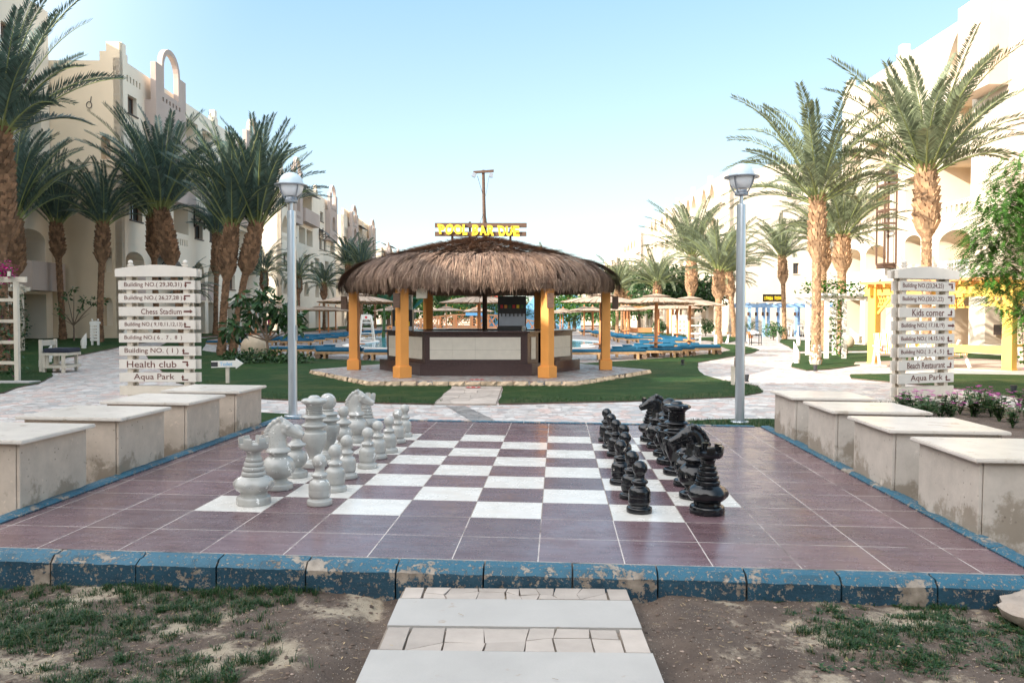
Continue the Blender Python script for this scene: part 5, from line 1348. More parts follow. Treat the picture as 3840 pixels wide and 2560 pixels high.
B2 = thing('apartment_building', 'long sunlit cream building with pointed arch galleries and blank end wall', 'building', (25, 105, 0), None, world=True)
pins = [(83.9 + .1, .8), (92.2, .8), (100.4, .8), (109.2, .8), (117, .8), (126, .8)]
F = Facade(B2, frR, [(84, 0), (133, 0)] + parapet(84, 133, 17.0, [(u, h) for u, h in pins if u > 84]), RM, .4)
for o_ in (0, 24.5):
    for a in (90.1, 93.6, 98.6, 101.6): F.balcony(o_ + a, o_ + a + 2.5, 14.4, 16.75, 'pointed', 1.3, door=False)
    for a in (90.1, 93.6, 98.6, 101.6, 105.0): F.balcony(o_ + a, o_ + a + 2.4, 11.0, 12.8, d=1.3); F.balcony(o_ + a, o_ + a + 2.4, 7.6, 9.4, d=1.3, slot=(6.9, 7.3, 5)); F.balcony(o_ + a, o_ + a + 2.2, 4.3, 6.2, 'round', 1.3, rail=(3.3, 4.3), railmat=plaster_w); F.balcony(o_ + a, o_ + a + 2.2, .2, 3.0, d=1.6)
F.done()
b_ = MB(); facebox(b_, frR, 85.7, 89.3, .02, .25, 13.8, 16.1); b_.build('panel', plaster_p, B2)
b_ = MB(); facebox(b_, frR, 110.2, 113.8, .02, .25, 13.8, 16.1); b_.build('panel', plaster_p, B2)
fe = frame(frR(84, 0, 0), (1, .014, 0), (.014, -1, 0))
E = Facade(B2, fe, [(0, 0), (26, 0), (26, 17.0), (0, 17.0)], [plaster_r, recess_l], .4); E.window(5.9, 6.5, 14.1, 15.1); E.window(6.6, 7.2, 6.3, 7.4); E.window(15, 15.7, 14.1, 15.1); E.done()
rf = MB(); facebox(rf, frR, 84.4, 133, -26, -.42, 16.2, 16.3); facebox(rf, frR, 84.5, 88, -8, -4, 16.3, 17.6); facebox(rf, frR, 132.6, 133, -26, -.42, 0, 16.2); rf.build('roof', plaster_r, B2)
def right_block(label, u0, u1, z, loc):
    B = thing('apartment_building', label, 'building', loc, None, world=True)
    F = Facade(B, frR, [(u0, 0), (u1, 0)] + parapet(u0, u1, z, [(u0 + .2, .8), (u0 + 8, .8), (u1 - 2, .8)]), RM, .4)
    a = u0 + 5
    while a + 3 < u1:
        F.balcony(a, a + 2.5, z - 2.6, z - .3, 'pointed', 1.2, door=False); F.balcony(a, a + 2.4, z - 6, z - 4.2, d=1.2); F.balcony(a, a + 2.4, z - 9.4, z - 7.6, d=1.2); a += 3.8
    F.done()
    E = Facade(B, frame(frR(u0, 0, 0), (1, .014, 0), (.014, -1, 0)), [(0, 0), (16, 0), (16, z), (0, z)], [plaster_r, recess_l], .4); E.done()
    b_ = MB(); facebox(b_, frR, u0 + .4, u1, -16, -.42, z - .8, z - .7); b_.build('roof', plaster_r, B)
    b_ = MB(); facebox(b_, frR, u0 + .7, u0 + 4.2, .02, .25, z - 3.2, z - .8); b_.build('panel', plaster_p, B)
right_block('sunlit cream building third along its row, beyond the dark tree', 137, 160, 16.0, (26, 148, 0))
right_block('small distant sunlit block at the end of its row', 166, 186, 14.0, (26, 175, 0))
t = thing('distant_building', 'low pale building across the far end behind the water slides', 'building', (0, 190, 0))
m_ = MB(); m_.box(-40, 60, -4, 6, 0, 5.2); m_.box(-22, -8, -4.5, 6, 5.2, 7.4); m_.box(14, 30, -4.5, 6, 5.2, 8.0); m_.build('walls', plaster_r, t)
for i in range(16): MB().box(-36 + 6 * i, -33.5 + 6 * i, -4.1, -4.02, 1.5, 3.6).build('window', glassdark, t)

# ------------------------------------------------------------------ palms
def crown_mesh(seed, n, L, e_lo, e_hi, droop, ll, nl, wl=.020, vee=.5, old=0):
    r_ = random.Random(seed); leaves = MB(); st = MB(); ga = 2.39996
    for i in range(n):
        t_ = (i + .5) / n
        az = i * ga + r_.uniform(-.25, .25); el = rad(e_hi + (e_lo - e_hi) * t_ ** .8 + r_.uniform(-6, 6))
        Li = L * r_.uniform(.80, 1.08) * (.72 + .28 * sin(pi * min(1, .25 + t_ * .75)))
        dr = droop * r_.uniform(.6, 1.4); sway = r_.uniform(-.35, .35)
        K = 11; p = Vector((cos(az) * .10, sin(az) * .10, -.25 * t_)); pts = [p.copy()]; dirs = []
        for k in range(K):
            e_ = el - dr * ((k + .5) / K) ** 1.8; a_ = az + sway * ((k + .5) / K) ** 2
            d = Vector((cos(a_) * cos(e_), sin(a_) * cos(e_), sin(e_))); dirs.append(d); p = p + d * (Li / K); pts.append(p.copy())
        dirs.append(dirs[-1])
        st.tube(pts, [.030 * (1 - k / K) ** .8 + .004 for k in range(K + 1)], 4, 0, False)
        roll = r_.uniform(-.5, .5)
        for k in range(nl):
            u = .19 + .81 * (k + .5) / nl; x = u * K; j = min(int(x), K - 1); f = x - j
            q = pts[j].lerp(pts[j + 1], f); d = dirs[j].lerp(dirs[min(j + 1, K)], f).normalized()
            sd = d.cross(Vector((0, 0, 1)))
            sd = sd.normalized() if sd.length > .05 else Vector((1, 0, 0))
            sd = Matrix.Rotation(roll, 3, d) @ sd; upv = sd.cross(d).normalized()
            prof = (.45 + .55 * sin(pi * min(1, (u - .05) * 1.02) ** .75)) if u < .97 else .5
            for s in (-1, 1):
                fw = .55 + .75 * u + r_.uniform(-.12, .12)
                dv = (sd * s + d * fw + upv * (vee + r_.uniform(-.18, .18))).normalized(); ln = ll * prof * r_.uniform(.85, 1.1)
                side_ = dv.cross(upv).normalized() * wl * r_.uniform(.7, 1.1)
                tip = q + dv * ln + Vector((0, 0, -.14 * ln * r_.random())); mid = q + dv * ln * .45
                leaves.add([q, mid + side_, tip, mid - side_], [(0, 1, 2, 3)])
    return leaves, st
CROWN = {}
def crown(kind):
    """each kind of crown is built once; its mesh is shared by the palms that carry it"""
    if kind in CROWN: return CROWN[kind]
    spec = {'up1': (1, 48, 5.0, 46, 89, .80, .50, 64, .028), 'up2': (2, 42, 5.0, 50, 89, .65, .48, 64, .028), 'up3': (3, 44, 4.8, 38, 88, 1.05, .48, 60, .028),
            'open1': (4, 42, 5.1, 30, 88, .75, .54, 64, .028), 'open2': (5, 40, 5.0, 22, 87, 1.0, .52, 62, .028), 'open3': (6, 42, 4.6, 12, 85, 1.25, .46, 52, .026), 'small': (7, 34, 3.5, 10, 84, 1.25, .42, 42, .026)}[kind]
    CROWN[kind] = crown_mesh(*spec); return CROWN[kind]
CM = {}
def palm(x, y, z0, top, kind, label, group, tr=.22, bulb=.40, blen=1.9, lean=(0, 0), sc=1.0, bright=False, rot=0.0, white=False):
    """trunk foot at x, y, z0; crown springs at height top, shifted by lean"""
    t = thing('date_palm', label, 'palm tree', (x, y, z0), group)
    H = top - z0; r_ = random.Random(int(x * 131 + y * 17)); mb = MB()
    ax = lambda u: Vector((lean[0] * u ** 1.3, lean[1] * u ** 1.3, H * u))
    ub = 1 - min(.6, blen / H)
    def rad_(u):
        base_ = .66 * tr * (1 + .45 * max(0, 1 - u * H / .8))
        b = sstep(ub - .03, ub + .05, u); return base_ * (1 - b) + bulb * b * (1 - .30 * ((u - ub) / (1 - ub)) ** 2 if u > ub else 1)
    pts = [ax(i / 24) for i in range(25)]
    mb.tube(pts, [rad_(i / 24) * .86 for i in range(25)], 12)
    # leaf-base stubs: overlapping wedges up the whole trunk, big and ragged in the bulb
    zc = 0.02; row = 0
    while zc < H:
        u = zc / H; R_ = rad_(u); big = u > ub; n = 11 if not big else 12; hh = .15 if not big else .26
        c = ax(u)
        for k in range(n):
            a = 2 * pi * (k + .5 * (row % 2)) / n + r_.uniform(-.08, .08); w = 2 * pi / n * .56
            out = (.025 if not big else .08) * r_.uniform(.4, 1.5); h2 = hh * r_.uniform(.75, 1.25); tw = w * (.8 if not big else .5)
            def P(ang, rr, zz): return c + Vector((cos(ang) * rr, sin(ang) * rr, zz))
            rr0 = R_ * .86
            mb.add([P(a - w, rr0, -.02), P(a + w, rr0, -.02), P(a + tw, R_ * .95 + out, h2), P(a - tw, R_ * .95 + out, h2), P(a + tw, R_ * .80, h2 * 1.05), P(a - tw, R_ * .80, h2 * 1.05)], [(0, 1, 2, 3), (3, 2, 4, 5), (0, 3, 5), (1, 4, 2)], 1 if white and zc < .62 and r_.random() < .75 - zc * .6 else 0)
        zc += hh * (.62 if not big else .5); row += 1
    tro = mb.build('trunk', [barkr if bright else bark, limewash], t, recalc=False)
    key = (kind, bright)
    if key not in CM:
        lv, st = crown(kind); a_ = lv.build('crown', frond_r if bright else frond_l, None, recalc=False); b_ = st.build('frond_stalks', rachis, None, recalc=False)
        b_.parent = a_; CM[key] = (a_, b_)
    else:
        a0, b0 = CM[key]; a_ = a0.copy(); COL.objects.link(a_); b_ = b0.copy(); COL.objects.link(b_); b_.parent = a_
    a_.parent = t; a_.location = (lean[0], lean[1], H + .05); a_.rotation_euler = (0, 0, rot); a_.scale = (sc * (1.0 if bright else .88), sc * (1.0 if bright else .88), sc * (1.0 if bright else .96))
    return t
GL = 'dark palms along the shaded building'; GR = 'sunlit palms along the other path'
palm(-16.3, 26.0, .1, 7.6, 'open1', 'tallest dark palm at the picture edge with long fronds reaching into the sky', GL, .24, .46, 3.4, (0, 0), 1.10, rot=.35)
palm(-21.9, 35.7, .38, 5.95, 'up1', 'stout dark palm with fat trunk bulb behind the bougainvillea pergola', GL, .26, .50, 2.3, (.05, 0), 1.08, rot=1)
palm(-23.0, 41.6, .64, 6.45, 'up2', 'slim dark palm before the sand coloured end wall, beside the arched balcony', GL, .21, .34, 1.6, (-.25, 0), .80, rot=2)
palm(-20.3, 40.0, .60, 6.30, 'up3', 'slim dark palm before the sand coloured end wall, above the little slatted signpost', GL, .21, .34, 1.8, (.25, 0), .80, rot=.4)
palm(-19.5, 44.6, .60, 7.25, 'up3', 'thinner palm of the close pair rising behind the tall cream signpost', GL, .22, .38, 2.2, (-.15, 0), 1.08, rot=2.5)
palm(-16.6, 41.0, .40, 7.10, 'up1', 'thicker palm of the close pair rising behind the tall cream signpost', GL, .25, .46, 2.6, (-1.05, 0), 1.20, rot=3.4)
palm(-19.7, 54.0, .60, 7.2, 'up3', 'slender palm close to the facade behind the two leaning palms', GL, .22, .36, 2.6, (.2, 0), .80, rot=1.2)
palm(-13.6, 38.0, .05, 5.95, 'up2', 'leaning palm with thick dark foot beside the stone globe', GL, .25, .40, 2.3, (.55, 0), 1.08, rot=.2)
palm(-13.2, 38.4, .05, 6.10, 'up1', 'leaning palm nearest the globe lamp, joined at the foot with its neighbour', GL, .23, .42, 2.2, (1.2, 0), 1.14, rot=5.0)
for i, (x, y, top, k, s_) in enumerate([(-20.1, 66, 5.4, 'small', 1.05), (-18.9, 72, 5.3, 'small', .95), (-18.5, 80, 5.0, 'small', 1.0), (-16.9, 84, 7.1, 'up3', .85), (-14.8, 80, 6.6, 'up3', .8), (-19.0, 96, 6.2, 'small', 1.1), (-17.5, 104, 6.5, 'small', 1.1), (-20.0, 50, 3.4, 'small', .8)]):
    palm(x, y, zt(x, y), top, k, ['small palm just behind the leaning pair near the globe lamp', 'short palm between the globe lamp pole and the second building', 'short palm right of the globe lamp, in front of arched doorways', 'broad dark palm above the thatch edge', 'second broad dark palm above the thatch edge, nearer the roof', 'distant dark palm before the third building', 'farthest dark palm before the third building', 'low young palm beside the building wall behind the slender palm'][i], GL, .2, .34, 1.4, (0, 0), s_, rot=i * 1.3)
palm(14.75, 28.9, .03, 6.9, 'open1', 'tall sunlit palm with widest crown, rising behind the kids corner signpost', GR, .24, .43, 2.2, (-.1, 0), .98, True, .9, True)
palm(11.45, 30.6, .03, 6.2, 'open2', 'tall sunlit palm with limewashed foot beside the slanted white light', GR, .24, .31, 2.2, (0, 0), .98, True, 2.1, True)
palm(15.75, 38.8, .03, 5.6, 'open2', 'stout sunlit palm with limewashed foot behind the vine arch', GR, .30, .42, 1.6, (-.05, 0), .84, True, .3, True)
palm(16.7, 43.5, .03, 5.9, 'open3', 'sunlit palm half hidden between the two limewashed palms', GR, .22, .38, 1.6, (-.1, 0), .8, True, 1.5)
palm(22.1, 65.9, .03, 6.6, 'open2', 'sunlit palm standing alone against the blank end wall by the blue pergola', GR, .25, .38, 2.0, (-.25, 0), .88, True, 4.2)
palm(14.1, 55.5, .03, 4.9, 'open2', 'sunlit palm at the lawn tip by the last loungers', GR, .32, .42, 1.8, (0, 0), .95, True, 3.2)
palm(20.2, 73.8, .03, 5.8, 'open1', 'sunlit palm with bent trunk just left of the globe lamp pole', GR, .30, .45, 2.0, (-.6, 0), .9, True, 5.2)
palm(21.0, 76.0, .03, 5.2, 'open3', 'sunlit palm crossing behind the bent one by the globe lamp', GR, .26, .36, 1.8, (-1.0, 0), .85, True, 2.2)
palm(13.6, 62.0, .03, 6.4, 'open1', 'tall sunlit palm behind the parasols with high pale crown', GR, .36, .46, 2.8, (.1, 0), 1.02, True, 1.1)
palm(13.4, 75.0, .03, 4.9, 'open3', 'sunlit palm in front of the dark rounded tree', GR, .30, .38, 1.6, (0, 0), 1.0, True, .6)
for i, (x, y, top) in enumerate([(11.9, 92, 5.2), (13.0, 96, 5.0), (14.4, 100, 5.4), (15.6, 88, 5.0), (12.6, 112, 5.4), (4.4, 120, 9.0), (6.6, 126, 6.5), (9.0, 128, 6.0)]):
    palm(x, y, 0, top, 'open3', ['sunlit palm at the thatch edge, first of the far cluster', 'sunlit palm second of the far cluster by the thatch edge', 'sunlit palm third of the far cluster by the thatch edge', 'sunlit palm at the rear of the dark rounded tree', 'farthest sunlit palm of the cluster by the thatch edge', 'distant palm whose crown shows above the thatch roof', 'small distant palm seen under the thatch beside the column', 'small distant palm beyond the bridge seen past the column'][i], GR, .26, .4, 1.6, (0, 0), 1.05, True, i * .9)

# ------------------------------------------------------------------ leafy trees and shrubs
def leafy(name, label, cat, loc, trunk_pts, trunk_r, clumps, nleaf, lsize, m_, group=None, limbs=(), droop=.3, shape=.32, bm_=None, extra=None):
    t = thing(name, label, cat, loc, group); r_ = random.Random(int(loc[0] * 77 + loc[1] * 13))
    if trunk_pts:
        tb = MB(); tb.tube(trunk_pts, trunk_r, 8)
        for a, b, r0 in limbs: tb.tube([a, Vector(a).lerp(Vector(b), .5) + Vector((0, 0, .05)), b], [r0, r0 * .7, r0 * .3], 6)
        tb.build('trunk', bm_ or barktree, t, 60)
    mb = MB(); tot = sum(c[3] ** 2 if len(c) == 4 else c[3] * c[4] for c in clumps)
    for c in clumps:
        cx, cy, cz, rx = c[:4]; rz_ = c[4] if len(c) > 4 else rx
        for k in range(int(nleaf * (rx * rz_) / tot)):
            d = Vector((r_.gauss(0, 1), r_.gauss(0, 1), r_.gauss(0, 1))).normalized(); q = r_.random() ** .45
            p = Vector((cx + d.x * rx * q, cy + d.y * rx * q, cz + d.z * rz_ * q))
            if noise.noise(p * (1.6 / max(rx, .3))) < -.22: continue
            a = (d + Vector((r_.uniform(-.8, .8), r_.uniform(-.8, .8), r_.uniform(-.9, .4) - droop))).normalized(); s_ = a.cross(Vector((r_.uniform(-1, 1), r_.uniform(-1, 1), r_.uniform(-1, 1)))).normalized()
            l = lsize * r_.uniform(.6, 1.3)
            mb.add([p, p + a * l * .5 + s_ * l * shape, p + a * l, p + a * l * .5 - s_ * l * shape], [(0, 1, 2, 3)])
    mb.build('crown' if trunk_pts else 'foliage', m_, t, recalc=False)
    return t
# feathery bright tree at the edge, near the yellow pergola
rj = random.Random(21); cl = [(0, 0, 3.9, 1.5), (-1.0, -.3, 4.6, 1.0), (.5, .2, 5.4, 1.2), (1.5, 0, 4.4, 1.4), (-1.1, .1, 3.3, .75), (-.5, .2, 2.6, .7), (.6, -.3, 2.5, .9), (-.2, 0, 5.9, .8), (1.6, .3, 5.9, 1.1), (-1.3, .1, 4.0, .5), (.1, 0, 1.7, .5)]
def feather(t, cl, n, seed):
    r_ = random.Random(seed); mb = MB()
    for c in cl:
        for k in range(int(n * c[3] ** 2 / sum(q[3] ** 2 for q in cl))):
            d = Vector((r_.gauss(0, 1), r_.gauss(0, 1), r_.gauss(0, 1))).normalized(); p = Vector(c[:3]) + d * c[3] * r_.random() ** .4
            a = (Vector((d.x, d.y, 0)) + Vector((r_.uniform(-.6, .6), r_.uniform(-.6, .6), r_.uniform(-.6, .1)))).normalized(); L = r_.uniform(.22, .38); s_ = a.cross(Vector((0, 0, 1))).normalized()
            for j in range(7):
                u = (j + 1) / 7; b = p + a * L * u + Vector((0, 0, -.10 * u * u)); w = .10 * sin(pi * min(.95, u * .9 + .05))
                for s in (-1, 1):
                    tip = b + s_ * s * w + a * .03 - Vector((0, 0, .02)); mb.add([b, b + a * .045, tip], [(0, 1, 2)])
    mb.build('crown', leaf_b, t, recalc=False)
t = thing('jacaranda_tree', 'bright green feathery tree at the picture edge over the yellow pergola', 'tree', (14.9, 23.6, 0))
tb = MB(); tb.tube([(1.2, .2, 0), (1.0, .1, 1.6), (.6, 0, 3.0), (.2, 0, 4.2)], [.14, .11, .08, .05], 8)
for a, b in (((.9, .1, 2.0), (-.6, -.1, 3.4)), ((.6, 0, 3.0), (1.7, .1, 4.8)), ((.4, 0, 3.5), (-.8, -.2, 4.6)), ((.3, 0, 4.0), (.3, .1, 5.6)), ((1.0, .1, 1.8), (.3, -.2, 2.6))): tb.tube([a, Vector(a).lerp(Vector(b), .5) + Vector((0, 0, .12)), b], [.06, .045, .015], 6)
tb.build('trunk', barktree, t, 60); feather(t, cl, 5200, 5)
fl = MB(); 
for k in range(26):
    c = Vector((-.35, -1.1, 4.55)) + Vector((rj.uniform(-.16, .16), rj.uniform(-.1, .1), rj.uniform(-.12, .12))); fl.add([c + Vector((-.03, 0, -.02)), c + Vector((.03, 0, -.01)), c + Vector((0, 0, .05))], [(0, 1, 2)])
fl.build('blossom', M('violet_blossom', (.25, .2, .55), .7, .2), t, recalc=False)
leafy('dark_tree', 'dark rounded tree with two lobes behind the parasols and palms', 'tree', (15.5, 78, 0), [(0, 0, 0), (.2, 0, 1.8), (.5, 0, 3.2)], [.25, .2, .12], [(-2.4, 0, 4.6, 2.0, 1.6), (.2, 0, 5.2, 2.0, 1.6), (2.4, 0, 4.5, 2.0, 1.6), (-1.0, 0, 3.9, 2.0, 1.1), (4.2, .5, 4.2, 1.6, 1.3)], 9000, .30, leaf_d)
leafy('dark_tree', 'dark leafy tree half hidden behind the dark rounded tree', 'tree', (19.0, 92, 0), [(0, 0, 0), (.1, 0, 3)], [.22, .12], [(0, 0, 4.6, 2.6, 1.8), (1.8, 0, 4.0, 1.8, 1.4)], 4000, .32, leaf_d)
# plumeria by the stone globe
tp = [(0, 0, 0), (.03, 0, .5), (-.02, 0, .95)]
cl = [(-1.05, 0, 1.45, .38), (-.55, .1, 2.0, .42), (.0, -.1, 2.35, .45), (.5, 0, 2.15, .42), (.95, .1, 1.75, .42), (.25, .2, 1.65, .4), (-1.45, .1, 1.25, .36), (-.9, -.2, 2.5, .32), (1.15, -.1, 1.35, .32), (-.25, 0, 2.8, .28)]
leafy('plumeria_tree', 'small plumeria tree with drooping long leaves beside the stone globe', 'tree', (-9.62, 31.9, .03), tp, [.06, .05, .045], cl, 950, .34, leaf_d, None, [((0, 0, .85), (c[0] * .9, c[1], c[2] - .1), .035) for c in cl], .45, .20)
leafy('low_shrub', 'low dark shrub bed with red flowers at the foot of the plumeria', 'shrub', (-9.6, 31.6, .03), None, None, [(-1.2, 0, .2, .5, .28), (-.5, -.1, .25, .55, .33), (.3, 0, .25, .55, .3), (1.0, .1, .2, .5, .28), (1.5, 0, .15, .35, .22)], 2200, .12, leaf_d)
# sparse young tree before the sand wall
cl = [(-.75, 0, 1.75, .16), (-.3, 0, 2.25, .18), (.05, 0, 2.6, .15), (.55, 0, 2.05, .2), (1.15, 0, 2.0, .42, .18), (.35, 0, 1.6, .14), (-.5, 0, 1.3, .12)]
leafy('young_tree', 'thin sparse young tree with few leaves before the sand coloured wall', 'tree', (-21.9, 40.6, .6), [(0, 0, 0), (.02, 0, .6), (-.02, 0, .9)], [.05, .04, .035], cl, 230, .20, leaf_m, None, [((0, 0, .8), (c[0], c[1], c[2]), .03) for c in cl] + [((0, 0, .8), (-1.2, .2, 1.4), .02), ((0, 0, .8), (.8, 0, 1.4), .02)], .2, .25)
for i, (x, y, r, h, m_) in enumerate([(20.6, 64, .85, .75, leaf_m), (17.3, 82, 1.1, .9, leaf_b), (15.2, 84, .7, .8, leaf_m), (12.4, 104, 1.6, 1.6, leaf_b), (18.6, 78, .8, .9, leaf_m), (6.9, 96, 1.6, 1.7, leaf_d)]):
    leafy('round_shrub', ['grey green round shrub on a short stem beside the blue pergola', 'clipped bright green hedge block behind the parasols', 'small round shrub beside the clipped hedge block', 'tall bright green hedge seen past the bar column', 'leafy shrub between the white stand and the palm', 'dense green hedge far behind the bar columns'][i], 'shrub', (x, y, 0), [(0, 0, 0), (0, 0, h * .5)], [.05, .04], [(0, 0, h + .1, r, h * .8), (r * .4, 0, h * .9, r * .7, h * .6)], 1500, .14, m_)
# cycad in pot by the path
t = thing('potted_cycad', 'spiky cycad in a terracotta pot beside the blue pergola', 'plant', (20.9, 71.5, 0))
MB().lathe([(.28, 0), (.36, .5), (.40, .55), (.34, .55), (.01, .5)], 14).build('pot', terrapaint, t, 40)
lv, st = crown_mesh(31, 22, 1.35, 10, 75, 1.0, .22, 16, .02); lo = lv.build('fronds', leaf_d, t, recalc=False); lo.location = (0, 0, .7)
# big-leaved tropical plants and trees in the gap behind the bar
def banana(loc, label, h, n, seed):
    t = thing('banana_plant', label, 'plant', loc, 'banana plants beyond the bar'); r_ = random.Random(seed); mb = MB(); st = MB()
    st.tube([(0, 0, 0), (.1, 0, h * .35), (.05, 0, h * .6)], [.16, .12, .07], 8); st.build('stem', leaf_m, t, 60)
    for i in range(n):
        az = i * 2.4 + r_.uniform(-.3, .3); el = rad(r_.uniform(35, 80)); L = h * .55 * r_.uniform(.8, 1.1); p = Vector((.05, 0, h * .55)); K = 6; pl_ = []
        for k in range(K + 1):
            e_ = el - 1.5 * (k / K) ** 2; d = Vector((cos(az) * cos(e_), sin(az) * cos(e_), sin(e_))); w = .28 * h / 3 * sin(pi * min(.97, (k + .4) / (K + .6))); s_ = d.cross(Vector((0, 0, 1))).normalized(); pl_.append((p - s_ * w + Vector((0, 0, .08)), p, p + s_ * w + Vector((0, 0, .08)))); p = p + d * L / K
        vs = [q for tri in pl_ for q in tri]; mb.add(vs, [(3 * k + j, 3 * k + j + 1, 3 * k + j + 4, 3 * k + j + 3) for k in range(K) for j in (0, 1)])
    mb.build('leaves', leaf_m, t, recalc=False)
for i, (x, y, h) in enumerate([(-9.6, 66, 4.6), (-8.4, 68, 4.2), (-11.4, 72, 5.0), (-7.0, 80, 4.8), (-13.0, 88, 5.0)]): banana((x, y, 0), ['banana plant just left of the inner bar column', 'banana plant framed between the bar columns', 'tall banana plant left of the juice machine', 'banana plant beyond the middle parasol', 'banana plant far along the pool side'][i], h, 9, i)
for i, (x, y, r, z) in enumerate([(-12, 118, 4.2, 4.5), (-6, 126, 4.2, 4.2), (-17, 112, 3.6, 4.2), (1, 132, 3.0, 3.0), (9.5, 124, 3.4, 3.6), (15, 120, 3.4, 3.8), (20, 128, 4.2, 4.6)]):
    leafy('garden_tree', f'leafy green garden tree beyond the pool, {ORD[i] if i < 6 else "last"} counted across the gap', 'tree', (x, y, 0), [(0, 0, 0), (0, 0, z * .7)], [.3, .2], [(0, 0, z, r, r * .7), (r * .7, 0, z * .85, r * .7, r * .55), (-r * .7, 0, z * .8, r * .7, r * .55)], 3200, .45, leaf_m if i % 2 else leaf_b, 'garden trees beyond the pool')
# flower bed plants by the blocks
rf_ = random.Random(44)
for i in range(48):
    x = rf_.uniform(6.9, 10.1); y = rf_.uniform(11.3, 15.6)
    if x < 7.9 and y < 13.3: x += 1.4
    if y > 15.0 and x > 9.2: y -= 1
    h = rf_.uniform(.26, .46)
    t = thing('flowering_plant', 'low pink vinca plant in the soil bed beside the block seats', 'plant', (x, y, .04), 'pink flowering plants in the bed')
    fo = MB(); 
    for s in range(9):
        a = rf_.uniform(0, 6.28); o_ = Vector((cos(a), sin(a), 0)) * rf_.uniform(.03, .20); b = Vector((0, 0, 0)); e_ = o_ + Vector((0, 0, h * rf_.uniform(.6, 1.1)))
        fo.tube([b, e_], [.006, .004], 4)
        for k in range(9):
            p = b.lerp(e_, .25 + .09 * k); q = rf_.uniform(0, 6.28); d = Vector((cos(q), sin(q), rf_.uniform(-.1, .5))).normalized(); s_ = d.cross(Vector((0, 0, 1))).normalized(); l = rf_.uniform(.075, .125)
            fo.add([p, p + d * l * .5 + s_ * l * .38, p + d * l, p + d * l * .5 - s_ * l * .38], [(0, 1, 2, 3)])
    fo.build('foliage', leaf_m, t, recalc=False)
    bl = MB()
    for k in range(rf_.randint(3, 8)):
        c = Vector((rf_.uniform(-.17, .17), rf_.uniform(-.17, .17), h * rf_.uniform(.9, 1.12)))
        for j in range(5):
            a = j * 1.2566 + k; bl.add([c, c + Vector((cos(a - .5) * .032, sin(a - .5) * .032, .012)), c + Vector((cos(a) * .045, sin(a) * .045, .008)), c + Vector((cos(a + .5) * .032, sin(a + .5) * .032, .012))], [(0, 1, 2, 3)])
    bl.build('blossoms', pinkflower, t, recalc=False)
# turf fringe of the bed and of the strips by the lamps, and along the bar lawn's near edge
tg = MB()
def tuft(x, y, z, h):
    a = rf_.uniform(0, 6.28); ln = rf_.uniform(.2, .9) * h; s = Vector((-sin(a), cos(a), 0)) * rf_.uniform(.003, .006); p = Vector((x, y, z))
    tg.add([p - s, p + s, p + Vector((cos(a) * ln, sin(a) * ln, h))], [(0, 1, 2)])
for k in range(2600): tuft(rf_.uniform(2.2, 5.25), rf_.uniform(12.86, 13.75), .05, rf_.uniform(.03, .08))
for k in range(1500):
    a = rf_.uniform(6.3, 8.2); tuft(a, rf_.uniform(14.9, 15.7), .06, rf_.uniform(.08, .22))
def edge_tufts(pts, n, inn, h0):
    segs_ = [(Vector(a), Vector(b)) for a, b in zip(pts, pts[1:])]; tot = sum((b - a).length for a, b in segs_)
    for a, b in segs_:
        d = (b - a).normalized(); nn = Vector((-d.y, d.x))
        for k in range(int(n * (b - a).length / tot)):
            p = a.lerp(b, rf_.random()) - nn * (-rf_.random() ** 2 * inn + .03); tuft(p.x, p.y, zt(p.x, p.y) + .02, rf_.uniform(h0 * .4, h0))
edge_tufts([(-9.24, 22.35), (-7.2, 19.6), (-5.38, 17.75), (-3.4, 17.05), (-1.62, 16.68)], 5000, .9, .075)
edge_tufts([(0.02, 16.79), (2.6, 17.3), (5.0, 18.2), (5.95, 19.3), (6.32, 21.0), (5.95, 22.7)], 5000, .9, .075)
tag(tg.build('grass', blade_m, recalc=False), kind='stuff')

